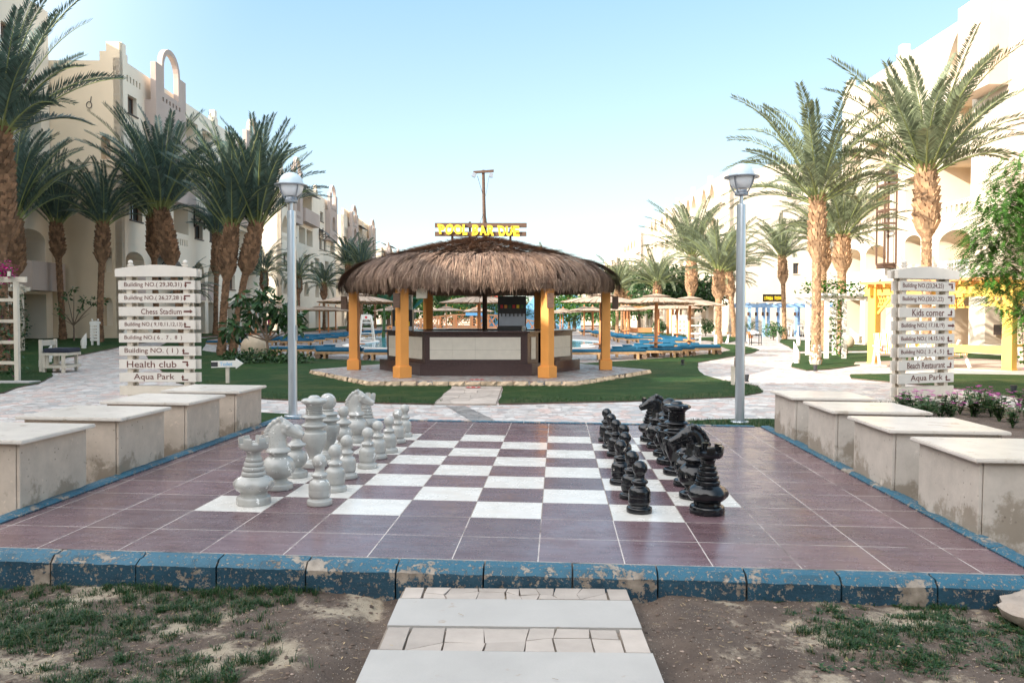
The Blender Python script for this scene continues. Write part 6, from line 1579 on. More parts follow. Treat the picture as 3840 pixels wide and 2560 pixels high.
# ------------------------------------------------------------------ parasols
def make_parasol():
    t = thing('parasol', 'parasol', 'parasol', (0, 0, 0), 'slatted wooden parasols by the pool')
    MB().tube([(0, 0, 0), (0, 0, 2.75)], .075, 12).build('pole', terrapaint, t, 50)
    tb = MB().lathe([(.02, .62), (.30, .63), (.31, .645), (.31, .665), (.30, .68), (.02, .685)], 20); tb.build('pole_table', terrapaint, t, 40)
    cm = MB(); n = 44
    for k in range(n):
        a = 2 * pi * k / n; w = .103
        T = Matrix.Rotation(a, 4, 'Z')
        pts = [(.38, 2.72, .028), (1.05, 2.60, .07), (1.74, 2.43 + .010 * (k % 3), w)]
        for (r0, z0, w0), (r1, z1, w1) in zip(pts, pts[1:]):
            vs = [(r0, -w0, z0), (r0, w0, z0), (r1, w1, z1), (r1, -w1, z1)]; vs = [T @ Vector(v) for v in vs + [(x, y, z - .022) for x, y, z in vs]]
            cm.add(vs, [(0, 1, 2, 3), (7, 6, 5, 4), (0, 1, 5, 4), (1, 2, 6, 5), (2, 3, 7, 6), (3, 0, 4, 7)])
    co = cm.build('canopy', slatwood, t)
    rb = MB()
    for k in range(8): a = k * pi / 4; rb.bar((0, 0, 2.70), (1.66 * cos(a), 1.66 * sin(a), 2.41), .05, .06)
    for r_, z in ((1.0, 2.565), (1.62, 2.42)):
        for k in range(16): a, b = k * pi / 8, (k + 1) * pi / 8; rb.bar((r_ * cos(a), r_ * sin(a), z), (r_ * cos(b), r_ * sin(b), z), .04, .05)
    rb.build('ribs', lightoak, t)
    cp = MB()
    for k in range(30):
        a = 2 * pi * k / 30; T = Matrix.Rotation(a, 4, 'Z'); vs = [(.06, -.008, 2.86), (.06, .008, 2.86), (.62, .056, 2.745), (.62, -.056, 2.745)]
        vs = [T @ Vector(v) for v in vs + [(x, y, z - .018) for x, y, z in vs]]; cp.add(vs, [(0, 1, 2, 3), (7, 6, 5, 4), (0, 1, 5, 4), (1, 2, 6, 5), (2, 3, 7, 6), (3, 0, 4, 7)])
    cp.build('canopy_cap', slatwood, t)
    fn = MB(); fn.lathe([(.05, 2.84), (.05, 2.88), (.03, 2.90)], 10); fn.sphere((0, 0, 2.96), .075, 12, 8); fn.build('finial', terrapaint, t, 50)
    return t
PAR = [(-6.6, 34.8, 'parasol beside the near left bar column, its rim tucked under the thatch'), (-1.45, 35.6, 'parasol framed in the middle of the bar opening, in front of the arched bridge'), (3.78, 34.8, 'parasol right behind the outer bar column on the drinks machine side'),
       (6.48, 36.6, 'dark toned parasol over the near loungers, nearest the camera by the globe lamp'), (8.95, 41.1, 'paler parasol just behind the dark toned one, closest to the globe lamp'),
       (-16.6, 51.5, 'parasol behind the plumeria, front pole of the close pair'), (-17.5, 55.4, 'parasol behind the plumeria, rear pole of the close pair'), (-17.9, 60.2, 'parasol beside the person in pink'), (-18.4, 68.5, 'parasol just left of the globe lamp pole near the arched doorways'),
       (-17.4, 73.5, 'parasol just right of the globe lamp pole'), (-17.5, 77.5, 'parasol second right of the globe lamp pole'), (-18.0, 83, 'parasol third right of the globe lamp pole'), (-17.8, 88.5, 'parasol fourth right of the globe lamp pole, farthest in the left row'),
       (-6.3, 78, 'small distant parasol between the inner bar columns'), (-3.6, 84, 'small distant parasol touching its neighbour behind the bridge'), (-11.2, 76, 'distant parasol left of the juice machine'), (-12.0, 98, 'tiny far parasol low behind the juice machine'), (-4.2, 98, 'tiny far parasol behind the bridge rail'),
       (6.0, 96, 'far parasol beside the inner right bar column'), (7.0, 118, 'tiny farthest parasol low beside the right bar column'), (7.1, 80, 'distant parasol between the two right bar columns'), (8.1, 82, 'distant parasol close to the outer right bar column'),
       (9.9, 71, 'bright parasol over the far loungers right of the outer column'), (10.6, 74, 'bright parasol rear of a pair over the far loungers'), (11.2, 62, 'bright parasol behind the dark toned one, front of two'), (11.7, 57.5, 'bright parasol beside the white notice board'), (9.2, 92, 'far parasol seen past the outer column')]
p0 = make_parasol()
for i, (x, y, lab) in enumerate(PAR):
    o = p0 if i == 0 else copy_tree(p0); o.location = (x, y, .012); o.rotation_euler = (rad(random.uniform(-1.2, 1.2)), rad(random.uniform(-1.2, 1.2)), i * .7); o['label'] = lab

# ------------------------------------------------------------------ sun loungers
def make_lounger():
    t = thing('sun_lounger', 'lounger', 'lounger', (0, 0, 0), 'sun loungers round the pool')
    f = MB(); 
    for y in (-.31, .31): f.box(-1.0, 1.0, y - .025, y + .025, .22, .32)
    for x in (-.98, .98): f.box(x - .025, x + .025, -.285, .285, .22, .318)
    for i in range(14): f.box(-.9 + .135 * i, -.82 + .135 * i, -.284, .284, .295, .317)
    f.build('frame', lightoak, t)
    for x in (-.78, .62):
        for y in (-.33, .33): MB().box(x - .05, x + .05, y - .035, y + .035, 0, .26).build('leg', lightoak, t)
    for y in (-.36, .36):
        MB().lathe([(.001, -.03), (.11, -.03), (.115, 0), (.11, .03), (.001, .03)], 14).build('wheel', barktree, t, 40, matrix=None).location = (.90, y, .115)
    for c in t.children:
        if c.name.startswith('wheel'): c.rotation_euler = (pi / 2, 0, 0)
    m_ = bevel(MB().box(-1.0, 1.0, -.32, .32, .32, .43).build('mattress', cushion, t), .035, 3)
    pc = bevel(MB().box(-1.02, -.55, -.31, .31, .43, .475).build('head_pad', cushion, t), .02, 2)
    return t
l0 = make_lounger(); LNG = []
near = [(-10.2, 37.7, 2), (-9.6, 39.3, -3), (-7.45, 35.2, 3), (-7.9, 36.9, -2), (-5.25, 34.4, 2), (3.05, 34.5, -2), (4.75, 35.0, 3), (5.55, 36.9, -4), (6.55, 36.2, 2), (7.45, 37.7, 4), (6.3, 38.9, -2), (9.05, 39.3, 3), (9.4, 40.8, 2), (7.2, 41.2, -3), (9.0, 43.6, 2), (8.2, 45.8, -2), (8.6, 48.2, 2), (9.8, 50.6, 3)]
nl_ = ['beside the stone globe and plumeria', 'second row behind the plumeria', 'just right of the globe lamp pole', 'in the second row right of the globe lamp pole', 'beside the outer left bar column', 'against the right side of the bar counter', 'just right of the outer bar column', 'behind the one right of the outer bar column', 'under the dark toned parasol with its foot to the lawn', 'nearest the lawn under the dark toned parasol', 'second row under the dark toned parasol', 'nearest the globe lamp on the lawn edge', 'behind the one nearest the globe lamp', 'in the third row behind the dark toned parasol pole', 'fourth row near the pale parasol pole', 'fifth row near the pale parasol pole', 'sixth row near the pale parasol pole', 'at the back of the row beside the notice board']
k = 0
def lounger(x, y, rz, lab):
    global k
    o = l0 if k == 0 else copy_tree(l0); k += 1
    o.location = (x, y, zt(x, y) * .3 + .012); o.rotation_euler = (0, 0, rad(rz)); o['label'] = lab
for (x, y, r_), s_ in zip(near, nl_): lounger(x, y, r_ + (180 if x < 0 else 0), 'blue cushioned wooden lounger ' + s_)
words = ['first', 'second', 'third', 'fourth', 'fifth', 'sixth', 'seventh', 'eighth', 'ninth', 'tenth', 'eleventh', 'twelfth', 'thirteenth', 'fourteenth', 'fifteenth', 'sixteenth', 'seventeenth', 'eighteenth', 'nineteenth', 'twentieth']
for i in range(18): lounger(-15.9 + .10 * i + random.uniform(-.3, .3), 45.5 + 2.35 * i, 180 + random.uniform(-4, 4), f'blue lounger, {words[i]} from the plumeria in the long shaded poolside row')
for i in range(9): lounger(-13.6 + .1 * i + random.uniform(-.3, .3), 50.5 + 3.6 * i, 180 + random.uniform(-4, 4), f'blue lounger, {words[i]} in the inner shaded row along the pool')
for i in range(12): lounger(8.7 - .04 * i + random.uniform(-.3, .3), 56 + 2.7 * i, random.uniform(-4, 4), f'blue lounger, {words[i]} from the notice board in the sunlit poolside row')
for i in range(5): lounger(11.2 + random.uniform(-.3, .3), 53.2 + 3.2 * i, random.uniform(-4, 4), f'blue lounger, {words[i]} along the inner side of the sunlit parasols')

# ------------------------------------------------------------------ bridge over the pool
br = thing('arched_bridge', 'orange wooden arched footbridge with crossed lattice railings behind the bar', 'bridge', (-3, 60, 0), world=True)
def bz(x): return 1.0 - 1.0 * ((x + 2.9) / 6.4) ** 2
bx = [-9.0 + .6 * i for i in range(21)]
dk = MB()
for a, b in zip(bx, bx[1:]): dk.bar((a, 60.0, bz(a)), (b, 60.0, bz(b)), 2.2, .16)
dk.build('deck', terrapaint, br)
for y in (58.9, 61.1):
    rl = MB()
    for a, b in zip(bx, bx[1:]):
        rl.bar((a, y, bz(a) + 1.02), (b, y, bz(b) + 1.02), .11, .09); rl.bar((a, y, bz(a) + .15), (b, y, bz(b) + .15), .07, .07)
        if abs((a + b) / 2 + 2.9) > .75: rl.bar((a, y, bz(a) + .15), (b, y, bz(b) + 1.0), .05, .05); rl.bar((a, y + .055, bz(a) + 1.0), (b, y + .055, bz(b) + .15), .05, .05)
        else:
            for h_ in (.35, .55, .75): rl.bar((a, y, bz(a) + h_), (b, y, bz(b) + h_), .05, .05)
    ro = rl.build('railing', terrapaint, br)
    for x in bx[::2]: MB().box(x - .07, x + .07, y - .06, y + .06, bz(x) - .1, bz(x) + 1.07).build('rail_post', terrapaint, ro)
MB().box(-3.35, -2.1, 58.78, 58.83, bz(-2.7) + .93, bz(-2.7) + 1.14).build('depth_sign', skyblue, br)

# lifeguard chair
lg = thing('lifeguard_chair', 'tall white lifeguard chair on the pool deck beside the bar', 'lifeguard chair', (-10.6, 59.2, .01), rz=.3)
for sx in (-1, 1):
    for sy in (-1, 1): MB().bar((sx * .55, sy * .55, 0), (sx * .32, sy * .30, 1.95), .08).build('leg', whitepaint, lg)
    MB().bar((sx * .34, -.34, 1.75), (sx * .34, .34, 1.75), .07).build('armrest', whitepaint, lg)
MB().box(-.38, .38, -.34, .34, 1.38, 1.44).build('seat', whitepaint, lg)
bk_ = MB().box(-.34, .34, .26, .31, 1.62, 2.0).build('backrest', whitepaint, lg); MB().lathe([(.001, 0), (.09, 0), (.09, .01), (.001, .01)], 14).build('emblem', redpaint, bk_).location = (0, .25, 1.8)
for c in bk_.children: c.rotation_euler = (pi / 2, 0, 0)
for z in (.3, .65, 1.0): MB().bar((-.52 + z * .12, -.52 + z * .13, z), (.52 - z * .12, -.52 + z * .13, z), .09, .05).build('rung', whitepaint, lg)
MB().bar((-.53, .5, .2), (-.53, -.5, .2), .06).build('brace', whitepaint, lg); MB().bar((.53, .5, .2), (.53, -.5, .2), .06).build('brace', whitepaint, lg)

# ------------------------------------------------------------------ pergolas
def vine(parent, pts, n, name='vine', m_=None, fl=None, spread=.18, seed=1, l=.09):
    r_ = random.Random(seed); mb = MB(); fb = MB()
    P = [Vector(p) for p in pts]
    for k in range(n):
        j = r_.randrange(len(P) - 1); p = P[j].lerp(P[j + 1], r_.random()) + Vector((r_.gauss(0, spread), r_.gauss(0, spread * .7), r_.gauss(0, spread)))
        d = Vector((r_.uniform(-1, 1), r_.uniform(-1, 1), r_.uniform(-1, .3))).normalized(); s_ = d.cross(Vector((.2, .1, 1))).normalized(); ll = l * r_.uniform(.7, 1.4)
        (fb if fl and r_.random() < fl[1] else mb).add([p, p + d * ll * .5 + s_ * ll * .36, p + d * ll, p + d * ll * .5 - s_ * ll * .36], [(0, 1, 2, 3)])
    if mb.v:
        o = mb.build(name, m_ or leaf_m, parent, recalc=False)
        st = MB(); st.tube(P, .012, 5); st.build('vine_stem', barktree, o)
    if fb.v: fb.build('blossom', fl[0], parent, recalc=False)
pg = thing('white_pergola', 'white pergola with ladder sides and magenta bougainvillea at the picture edge', 'pergola', (-15, 22.6, 0), 'white pergolas', world=True)
for (x, y) in ((-14.32, 22.45), (-13.62, 22.35), (-15.9, 23.9), (-15.2, 23.8), (-17.6, 22.8), (-17.7, 24.0)): MB().box(x - .055, x + .055, y - .055, y + .055, 0, 2.78).build('post', creampaint, pg)
for z in (.55, 1.12, 1.70, 2.28):
    MB().bar((-14.31, 22.45, z), (-13.63, 22.35, z), .08, .09).build('rung', creampaint, pg); MB().bar((-15.89, 23.9, z), (-15.21, 23.8, z), .08, .09).build('rung', creampaint, pg)
MB().bar((-18.2, 22.73, 2.84), (-13.35, 22.38, 2.84), .07, .15).build('beam', creampaint, pg); MB().bar((-18.6, 24.1, 2.84), (-14.9, 23.8, 2.84), .07, .15).build('beam', creampaint, pg)
for i in range(11): x = -18.0 + .44 * i; MB().bar((x, 22.0, 2.98), (x - 1.3, 24.3, 2.98), .07, .13).build('rafter', creampaint, pg)
vine(pg, [(-17.2, 22.7, 3.16), (-15.6, 22.8, 3.24), (-14.3, 22.7, 3.16), (-13.85, 22.5, 2.98)], 1100, 'vine', leaf_m, (magenta, .78), .15, 3, .08)
vine(pg, [(-14.5, 22.6, 2.9), (-14.1, 22.5, 2.0), (-14.25, 22.6, 1.2), (-13.9, 22.7, .2)], 420, 'vine', leaf_d, (magenta, .06), .16, 4, .11)
MB().box(-19.2, -12.95, 21.75, 22.28, -.05, .07).build('threshold_slab', slabpath_m, pg)
pg = thing('white_pergola', 'second white pergola farther back before the arched patio, with lattice corner brace', 'pergola', (-21.5, 35.2, .3), 'white pergolas', world=True)
for (x, y) in ((-20.9, 34.6), (-23.6, 34.8), (-22.4, 36.8), (-25.1, 37.0)): MB().box(x - .09, x + .09, y - .09, y + .09, .2, 2.95).build('post', creampaint, pg)
MB().bar((-24.3, 34.7, 3.0), (-20.5, 34.6, 3.0), .08, .16).build('beam', creampaint, pg); MB().bar((-25.6, 36.9, 3.0), (-22.0, 36.8, 3.0), .08, .16).build('beam', creampaint, pg)
for i in range(9): x = -24.0 + .42 * i; MB().bar((x, 34.2, 3.14), (x - 1.6, 37.2, 3.14), .08, .12).build('rafter', creampaint, pg)
for (a, b) in (((-21.0, 34.55, 2.3), (-21.45, 34.55, 2.75)), ((-21.0, 34.55, 2.75), (-21.45, 34.55, 2.3)), ((-21.0, 34.55, 2.05), (-21.6, 34.55, 2.8))): MB().bar(a, b, .04, .05).build('lattice_brace', creampaint, pg)
vine(pg, [(-20.7, 34.4, .5), (-20.6, 34.4, 1.6), (-20.8, 34.4, 2.8)], 260, 'vine', leaf_d, None, .12, 6, .12)
# yellow pergola with swing seats
yp = thing('yellow_pergola', 'yellow painted pergola with lattice corner braces and low plank seat', 'pergola', (15.5, 29.5, 0), world=True)
Pc = [Vector((13.90, 31.2, 0)), Vector((16.45, 26.85, 0)), Vector((20.6, 29.4, 0)), Vector((18.0, 33.7, 0))]
ang = math.atan2(Pc[1].y - Pc[0].y, Pc[1].x - Pc[0].x)
for p in Pc:
    T = Matrix.Translation(p) @ Matrix.Rotation(ang, 4, 'Z'); po = MB().box(-.16, .16, -.16, .16, -.05, 2.95, 0, T); po.box(-.18, .18, -.18, .18, -.05, .10, 0, T); po.build('post', yellowpaint, yp)
for a, b in ((0, 1), (1, 2), (3, 2), (0, 3)):
    d = (Pc[b] - Pc[a]).normalized() * .38
    MB().bar(Pc[a] - d + Vector((0, 0, 2.78)), Pc[b] + d + Vector((0, 0, 2.78)), .14, .30).build('beam', yellowpaint, yp)
    for s, p in ((1, Pc[a]), (-1, Pc[b])):
        dd = (Pc[b] - Pc[a]).normalized() * s; br_ = MB()
        br_.bar(p + dd * .16 + Vector((0, 0, 1.95)), p + dd * .75 + Vector((0, 0, 2.60)), .08, .09); br_.bar(p + dd * .16 + Vector((0, 0, 2.22)), p + dd * .95 + Vector((0, 0, 2.22)), .05, .06)
        for i in range(5): br_.bar(p + dd * (.18 + .11 * i) + Vector((0, 0, 2.26)), p + dd * (.30 + .11 * i) + Vector((0, 0, 2.60)), .02, .03); br_.bar(p + dd * (.30 + .11 * i) + Vector((0, 0, 2.26)), p + dd * (.18 + .11 * i) + Vector((0, 0, 2.60)), .02, .035)
        br_.build('corner_brace', yellowpaint, yp)
dn = (Pc[3] - Pc[0]); du = (Pc[1] - Pc[0])
for i in range(15):
    a = Pc[0] + du * (i / 14) - dn * .10; b = Pc[3] + du * (i / 14) + dn * .10; MB().bar(a + Vector((0, 0, 2.99)), b + Vector((0, 0, 2.99)), .07, .13).build('rafter', orangepaint if i % 2 else yellowpaint, yp)
MB().bar(Pc[0] + Vector((0, 0, 3.10)) - du * .06 - dn * .08, Pc[1] + Vector((0, 0, 3.10)) + du * .06 - dn * .08, .18, .10).build('roof_batten', terrapaint, yp)
MB().bar(Pc[1] - du * .02 + Vector((0, 0, .72)), Pc[0].lerp(Pc[1], .30) + Vector((0, 0, .72)), .12, .26).build('plank_seat', yellowpaint, yp)
MB().bar(Pc[1] + Vector((0, 0, .86)), Pc[2] + Vector((0, 0, .86)), .30, .07).build('plank_seat', yellowpaint, yp)
vine(yp, [(16.95, 26.6, .2), (16.9, 26.55, 1.0), (16.8, 26.6, 1.9), (16.4, 26.5, 2.1)], 420, 'vine', leaf_b, (pinkflower, .05), .13, 8, .12)
MB().box(12.9, 17.3, 25.75, 26.35, -.1, .06).build('threshold_slab', slabpath_m, yp)
s_ = MB(); s_.prism([(12.9, 30.6), (13.5, 31.9), (19.5, 34.9), (21.6, 29.4), (16.9, 25.9)], -.1, .055); s_.build('floor', M('pergola_floor', (.45, .36, .30), .85, .1, 3), yp)
def swing(loc, rz, lab):
    t = thing('garden_chair', lab, 'chair', loc, 'striped garden chairs', rz=rz)
    for sx in (-.62, .62):
        MB().bar((sx, -.52, 0), (sx, -.05, .78), .07, .09).build('leg', whitepaint, t); MB().bar((sx, .55, 0), (sx, .0, .95), .07, .09).build('leg', whitepaint, t)
        MB().bar((sx, -.50, .66), (sx, .45, .70), .10, .05).build('armrest', whitepaint, t)
    MB().box(-.58, .58, -.45, .25, .40, .46, 0, lambda v: Vector((v.x, v.y, v.z - .10 * v.y))).build('seat', stripes, t)
    MB().box(-.60, .60, -.03, .03, 0, .78, 0, Matrix.Translation((0, .26, .44)) @ Matrix.Rotation(rad(-24), 4, 'X')).build('backrest', stripes, t)
    MB().bar((-.62, .0, .38), (.62, .0, .38), .06).build('crossbar', whitepaint, t)
swing((13.95, 29.6, .055), rad(-12), 'yellow and white striped garden chair beside the far yellow pergola post')
swing((15.1, 28.4, .055), rad(10), 'yellow and white striped garden chair behind the low yellow plank')
# vine arch on the sunlit side
pg = thing('white_arch', 'white garden arch overgrown with bright vine between two palm trunks', 'pergola', (14.0, 36, 0), world=True)
for (x, y) in ((13.55, 35.0), (14.35, 35.1), (13.9, 38.2), (15.2, 38.3), (16.4, 36.4)): MB().box(x - .08, x + .08, y - .08, y + .08, 0, 2.62).build('post', whitepaint, pg)
MB().bar((13.0, 35.0, 2.68), (16.8, 36.5, 2.68), .09, .14).build('beam', whitepaint, pg); MB().bar((13.2, 38.2, 2.68), (16.8, 38.5, 2.68), .09, .14).build('beam', whitepaint, pg)
for i in range(9): MB().bar((13.1 + .42 * i, 34.6 + .12 * i, 2.80), (13.3 + .42 * i, 38.8, 2.80), .07, .11).build('rafter', whitepaint, pg)
for z in (.6, 1.2, 1.8): MB().bar((13.55, 35.0, z), (14.35, 35.1, z), .06, .07).build('rung', whitepaint, pg)
vine(pg, [(12.6, 34.8, 3.0), (13.5, 34.9, 3.25), (14.8, 35.2, 3.1), (16.6, 36.2, 2.9)], 620, 'vine', leaf_b, None, .2, 9, .15); vine(pg, [(14.0, 34.9, 2.9), (13.9, 34.9, 1.6), (14.0, 35.0, .3)], 300, 'vine', leaf_b, None, .14, 10, .13)
# blue pergola with tables
bp = thing('blue_pergola', 'pale blue pergola with yellow lettered sign and brown lanterns against the blank wall', 'pergola', (26, 78, 0), world=True)
for (x, y) in ((22.2, 76), (23.6, 76.2), (26.4, 75.6), (29.0, 75.5), (22.4, 80), (24.1, 80), (26.2, 80), (28.2, 80), (24.6, 78)): 
    po = MB().box(x - .12, x + .12, y - .12, y + .12, 0, 2.8).build('post', bluepaint, bp); MB().box(x - .26, x - .08, y - .30, y - .17, 1.95, 2.3).build('lantern', brownwood, po)
for y in (75.9, 80.0): MB().bar((21.7, y, 2.9), (31, y - .2, 2.9), .16, .3).build('beam', bluepaint, bp)
for i in range(12): MB().bar((22.0 + .8 * i, 75.2, 3.1), (22.0 + .8 * i, 80.7, 3.1), .1, .14).build('rafter', whitepaint if i % 2 else bluepaint, bp)
sn = MB().box(23.3, 25.25, 75.5, 75.58, 3.25, 3.95).build('sign_board', darkwood, bp)
ly = MB()
for i, x in enumerate([23.45 + .17 * j for j in range(5)] + [24.42 + .17 * j for j in range(5)]): ly.box(x - .065, x + .065, 75.44, 75.5, 3.42 + .02 * (i % 3), 3.74 + .02 * (i % 2))
ly.build('lettering', yellowletter, sn)
def stool_set(x, y, lab):
    t = thing('bar_table', lab, 'table', (x, y, .0), 'white high tables under the blue pergola'); MB().box(-.4, .4, -.4, .4, 1.0, 1.06).build('table_top', whitepaint, t)
    for sx in (-.33, .33):
        for sy in (-.33, .33): MB().box(sx - .035, sx + .035, sy - .035, sy + .035, 0, 1.0).build('leg', whitepaint, t)
def wchair(x, y, rz, lab):
    t = thing('wooden_chair', lab, 'chair', (x, y, 0), 'pale wooden chairs under the blue pergola', rz=rz); MB().box(-.23, .23, -.23, .23, .62, .67).build('seat', creampaint, t)
    for sx in (-.2, .2):
        for sy in (-.2, .2): MB().box(sx - .025, sx + .025, sy - .025, sy + .025, 0, .62 if sy < 0 else 1.15).build('leg', creampaint, t)
    b_ = MB(); 
    for z in (.8, .92, 1.04): b_.box(-.18, .18, .18, .21, z, z + .08)
    b_.build('backrest', creampaint, t)
for i, (x, y) in enumerate(((25.2, 74.6), (28.0, 74.2), (27.4, 77.2))): stool_set(x, y, ['white high table left of the lone palm under the blue pergola', 'white high table at the far end of the blue pergola', 'white high table deeper under the blue pergola'][i])
for i, (x, y, r_) in enumerate(((24.4, 74.5, 1.6), (25.2, 75.4, 0), (27.2, 74.2, 1.6), (28.0, 75.0, 0), (26.6, 77.2, 1.6), (23.0, 77.5, .5))): wchair(x, y, r_, 'pale wooden high chair ' + ['beside the nearest white table', 'behind the nearest white table', 'beside the end white table', 'behind the end white table', 'at the deeper white table', 'alone near the first blue posts'][i])
# terracotta pergola by the far sunlit wall
tp_ = thing('wooden_pergola', 'small orange brown pergola against the far sunlit wall, seen past the parasols', 'pergola', (13.2, 84, 0), world=True)
for (x, y) in ((11.7, 82), (16.2, 82), (11.8, 85), (16.3, 85)): MB().box(x - .12, x + .12, y - .12, y + .12, 0, 2.7).build('post', terrapaint, tp_)
for y in (82, 85): MB().bar((11.2, y, 2.8), (16.8, y, 2.8), .14, .26).build('beam', terrapaint, tp_)
MB().box(12.0, 14.2, 82.4, 82.9, .3, .75).build('bench', terrapaint, tp_)

# ------------------------------------------------------------------ small things
def slant_light(x, y, rz, lab, h=.66):
    t = thing('garden_light', lab, 'garden light', (x, y, zt(x, y) + .03), 'slanted white garden lights', rz=rz); mb = MB(); n = 20; r_ = .125; vs = []
    for k in range(n): a = 2 * pi * k / n; vs.append((r_ * cos(a), r_ * sin(a), .13))
    for k in range(n): a = 2 * pi * k / n; vs.append((r_ * cos(a), r_ * sin(a), h * .80 + h * .30 * cos(a)))
    mb.add(vs, [(k, (k + 1) % n, n + (k + 1) % n, n + k) for k in range(n)] + [tuple(range(n, 2 * n)), tuple(range(n))]); mb.build('body', whitepaint, t, 40)
    MB().lathe([(.105, 0), (.105, .13), (.13, .132), (.13, .15), (.12, .152)], 20).build('base', whitepaint, t, 40)
for i, (x, y, r_) in enumerate([(-15.55, 26.9, .2), (-17.35, 30.4, .3), (-19.2, 36.4, .2), (-19.6, 41.2, 0), (11.05, 31.5, 2.9), (19.2, 58.5, 2.9), (18.0, 51.0, 2.9), (-18.9, 66, 0), (-18.6, 86, 0)]):
    slant_light(x, y, r_, ['slanted white garden light nearest the white bench', 'slanted white garden light just behind the nearest one, on the lawn', 'slanted white garden light peeking over the white bench cushion', 'slanted white garden light beside the small stone globe', 'slanted white garden light at the limewashed palm by the curved path', 'slanted white garden light in front of the blue pergola', 'slanted white garden light between the lone palm and the vine arch', 'slanted white garden light before the second building doorways', 'slanted white garden light far along the shaded facade'][i], .62 if x < 0 else .78)
def globe(x, y, r_, lab):
    t = MB(); t.sphere((x, y, zt(x, y) + r_ * .78 + .03), r_, 28, 18); tag(t.build('stone_globe', spherestone, smooth=60), lab, 'stone globe', 'stone globes')
globe(-11.35, 35.7, .56, 'big sand coloured stone globe beside the plumeria'); globe(-19.2, 42.2, .36, 'smaller stone globe peeking past the tall signpost'); globe(19.8, 48, .42, 'stone globe by the limewashed palm near the white wicker chair'); globe(-17.6, 92, .6, 'far stone globe behind the last parasols of the shaded row')
# white bench with cushion
bn = thing('bench', 'white wooden daybed bench with dark navy cushion on the shaded path', 'bench', (-14.85, 26.75, .0), rz=rad(4))
for x, y in ((-.33, -.45), (.27, -.45), (-.33, .45), (.27, .45)): MB().box(x - .045, x + .045, y - .045, y + .045, 0, .58).build('leg', creampaint, bn)
for z in (.16, .56):
    for y in (-.48, .48): MB().box(-.40, .40, y - .03, y + .03, z, z + .09).build('rail', creampaint, bn)
    for x in (-.36, .36): MB().box(x - .03, x + .03, -.45, .45, z, z + .09).build('rail', creampaint, bn)
for y in (-.48, .48): MB().box(-.46, -.37, y - .04, y + .04, .05, 1.08).build('back_post', creampaint, bn)
MB().box(-.45, -.39, -.44, .44, .88, 1.06).build('backrest', creampaint, bn); MB().box(-.45, -.39, -.44, .44, .66, .76).build('backrest', creampaint, bn)
sl = MB()
for i in range(7): sl.box(-.36 + .1 * i, -.28 + .1 * i, -.45, .45, .18, .21)
sl.build('shelf', creampaint, bn); MB().box(-.35, -.2, -.44, -.40, .24, .56).build('side_panel', creampaint, bn)
cu_ = bevel(MB().box(-.36, .42, -.46, .46, .655, .80).build('cushion', navycush, bn), .03, 3)
# little slatted signpost by the wall
ls = thing('small_signpost', 'little white slatted signpost between the palm and the sand coloured wall', 'signpost', (-19.55, 38.1, zt(-19.55, 38.1) + .03), rz=.2)
for sx in (-.13, .13):
    for y in (-.05, .1): MB().box(sx - .03, sx + .03, y - .02, y + .02, 0, 1.12).build('post', whitepaint, ls)
for i in range(6): MB().box(-.20, .20, -.09, -.06, .20 + .14 * i, .30 + .14 * i).build('board', whitepaint, ls)
MB().prism([(-.22, 1.0), (.22, 1.0), (.22, 1.08), (.1, 1.13), (-.1, 1.13), (-.22, 1.08)], -.1, .12, 0, lambda v: Vector((v.x, v.z, v.y))).build('header', whitepaint, ls)
for sx in (-.13, .13): f = MB(); f.sphere((sx, .02, 1.19), .045, 10, 6); f.build('finial', whitepaint, ls, 50)
# arrow sign seen edge on, by the lamp
t = thing('arrow_sign', 'small dark topped sign post seen edge-on behind the globe lamp pole', 'sign', (5.80, 21.3, .03), rz=rad(76))
MB().box(-.04, .04, -.05, .05, -.1, .5).build('post', creampaint, t); MB().prism([(-.42, -.09), (.24, -.09), (.24, -.13), (.44, 0), (.24, .13), (.24, .09), (-.42, .09)], -.02, .02, 0, lambda v: Vector((v.x, v.z - .06, .58 + v.y))).build('arrow_board', brownwood, t)
for i, (x, y) in enumerate(((6.45, 22.3), (10.0, 26.75), (11.6, 18.75), (6.35, 30.2))):
    t = thing('ground_spotlight', 'small black ground spotlight ' + ['at the lawn corner by the globe lamp', 'on the lawn edge by the yellow pergola', 'on the lawn edge behind the pink flower bed', 'on the lawn edge near the curve of the path'][i], 'spotlight', (x, y, .035), 'black ground spotlights'); MB().lathe([(.07, 0), (.075, .02), (.03, .05)], 12).build('base', darkmetal, t, 40); MB().lathe([(.05, -.08), (.075, .07), (.001, .07)], 12).build('head', darkmetal, t, 40).location = (0, 0, .13)
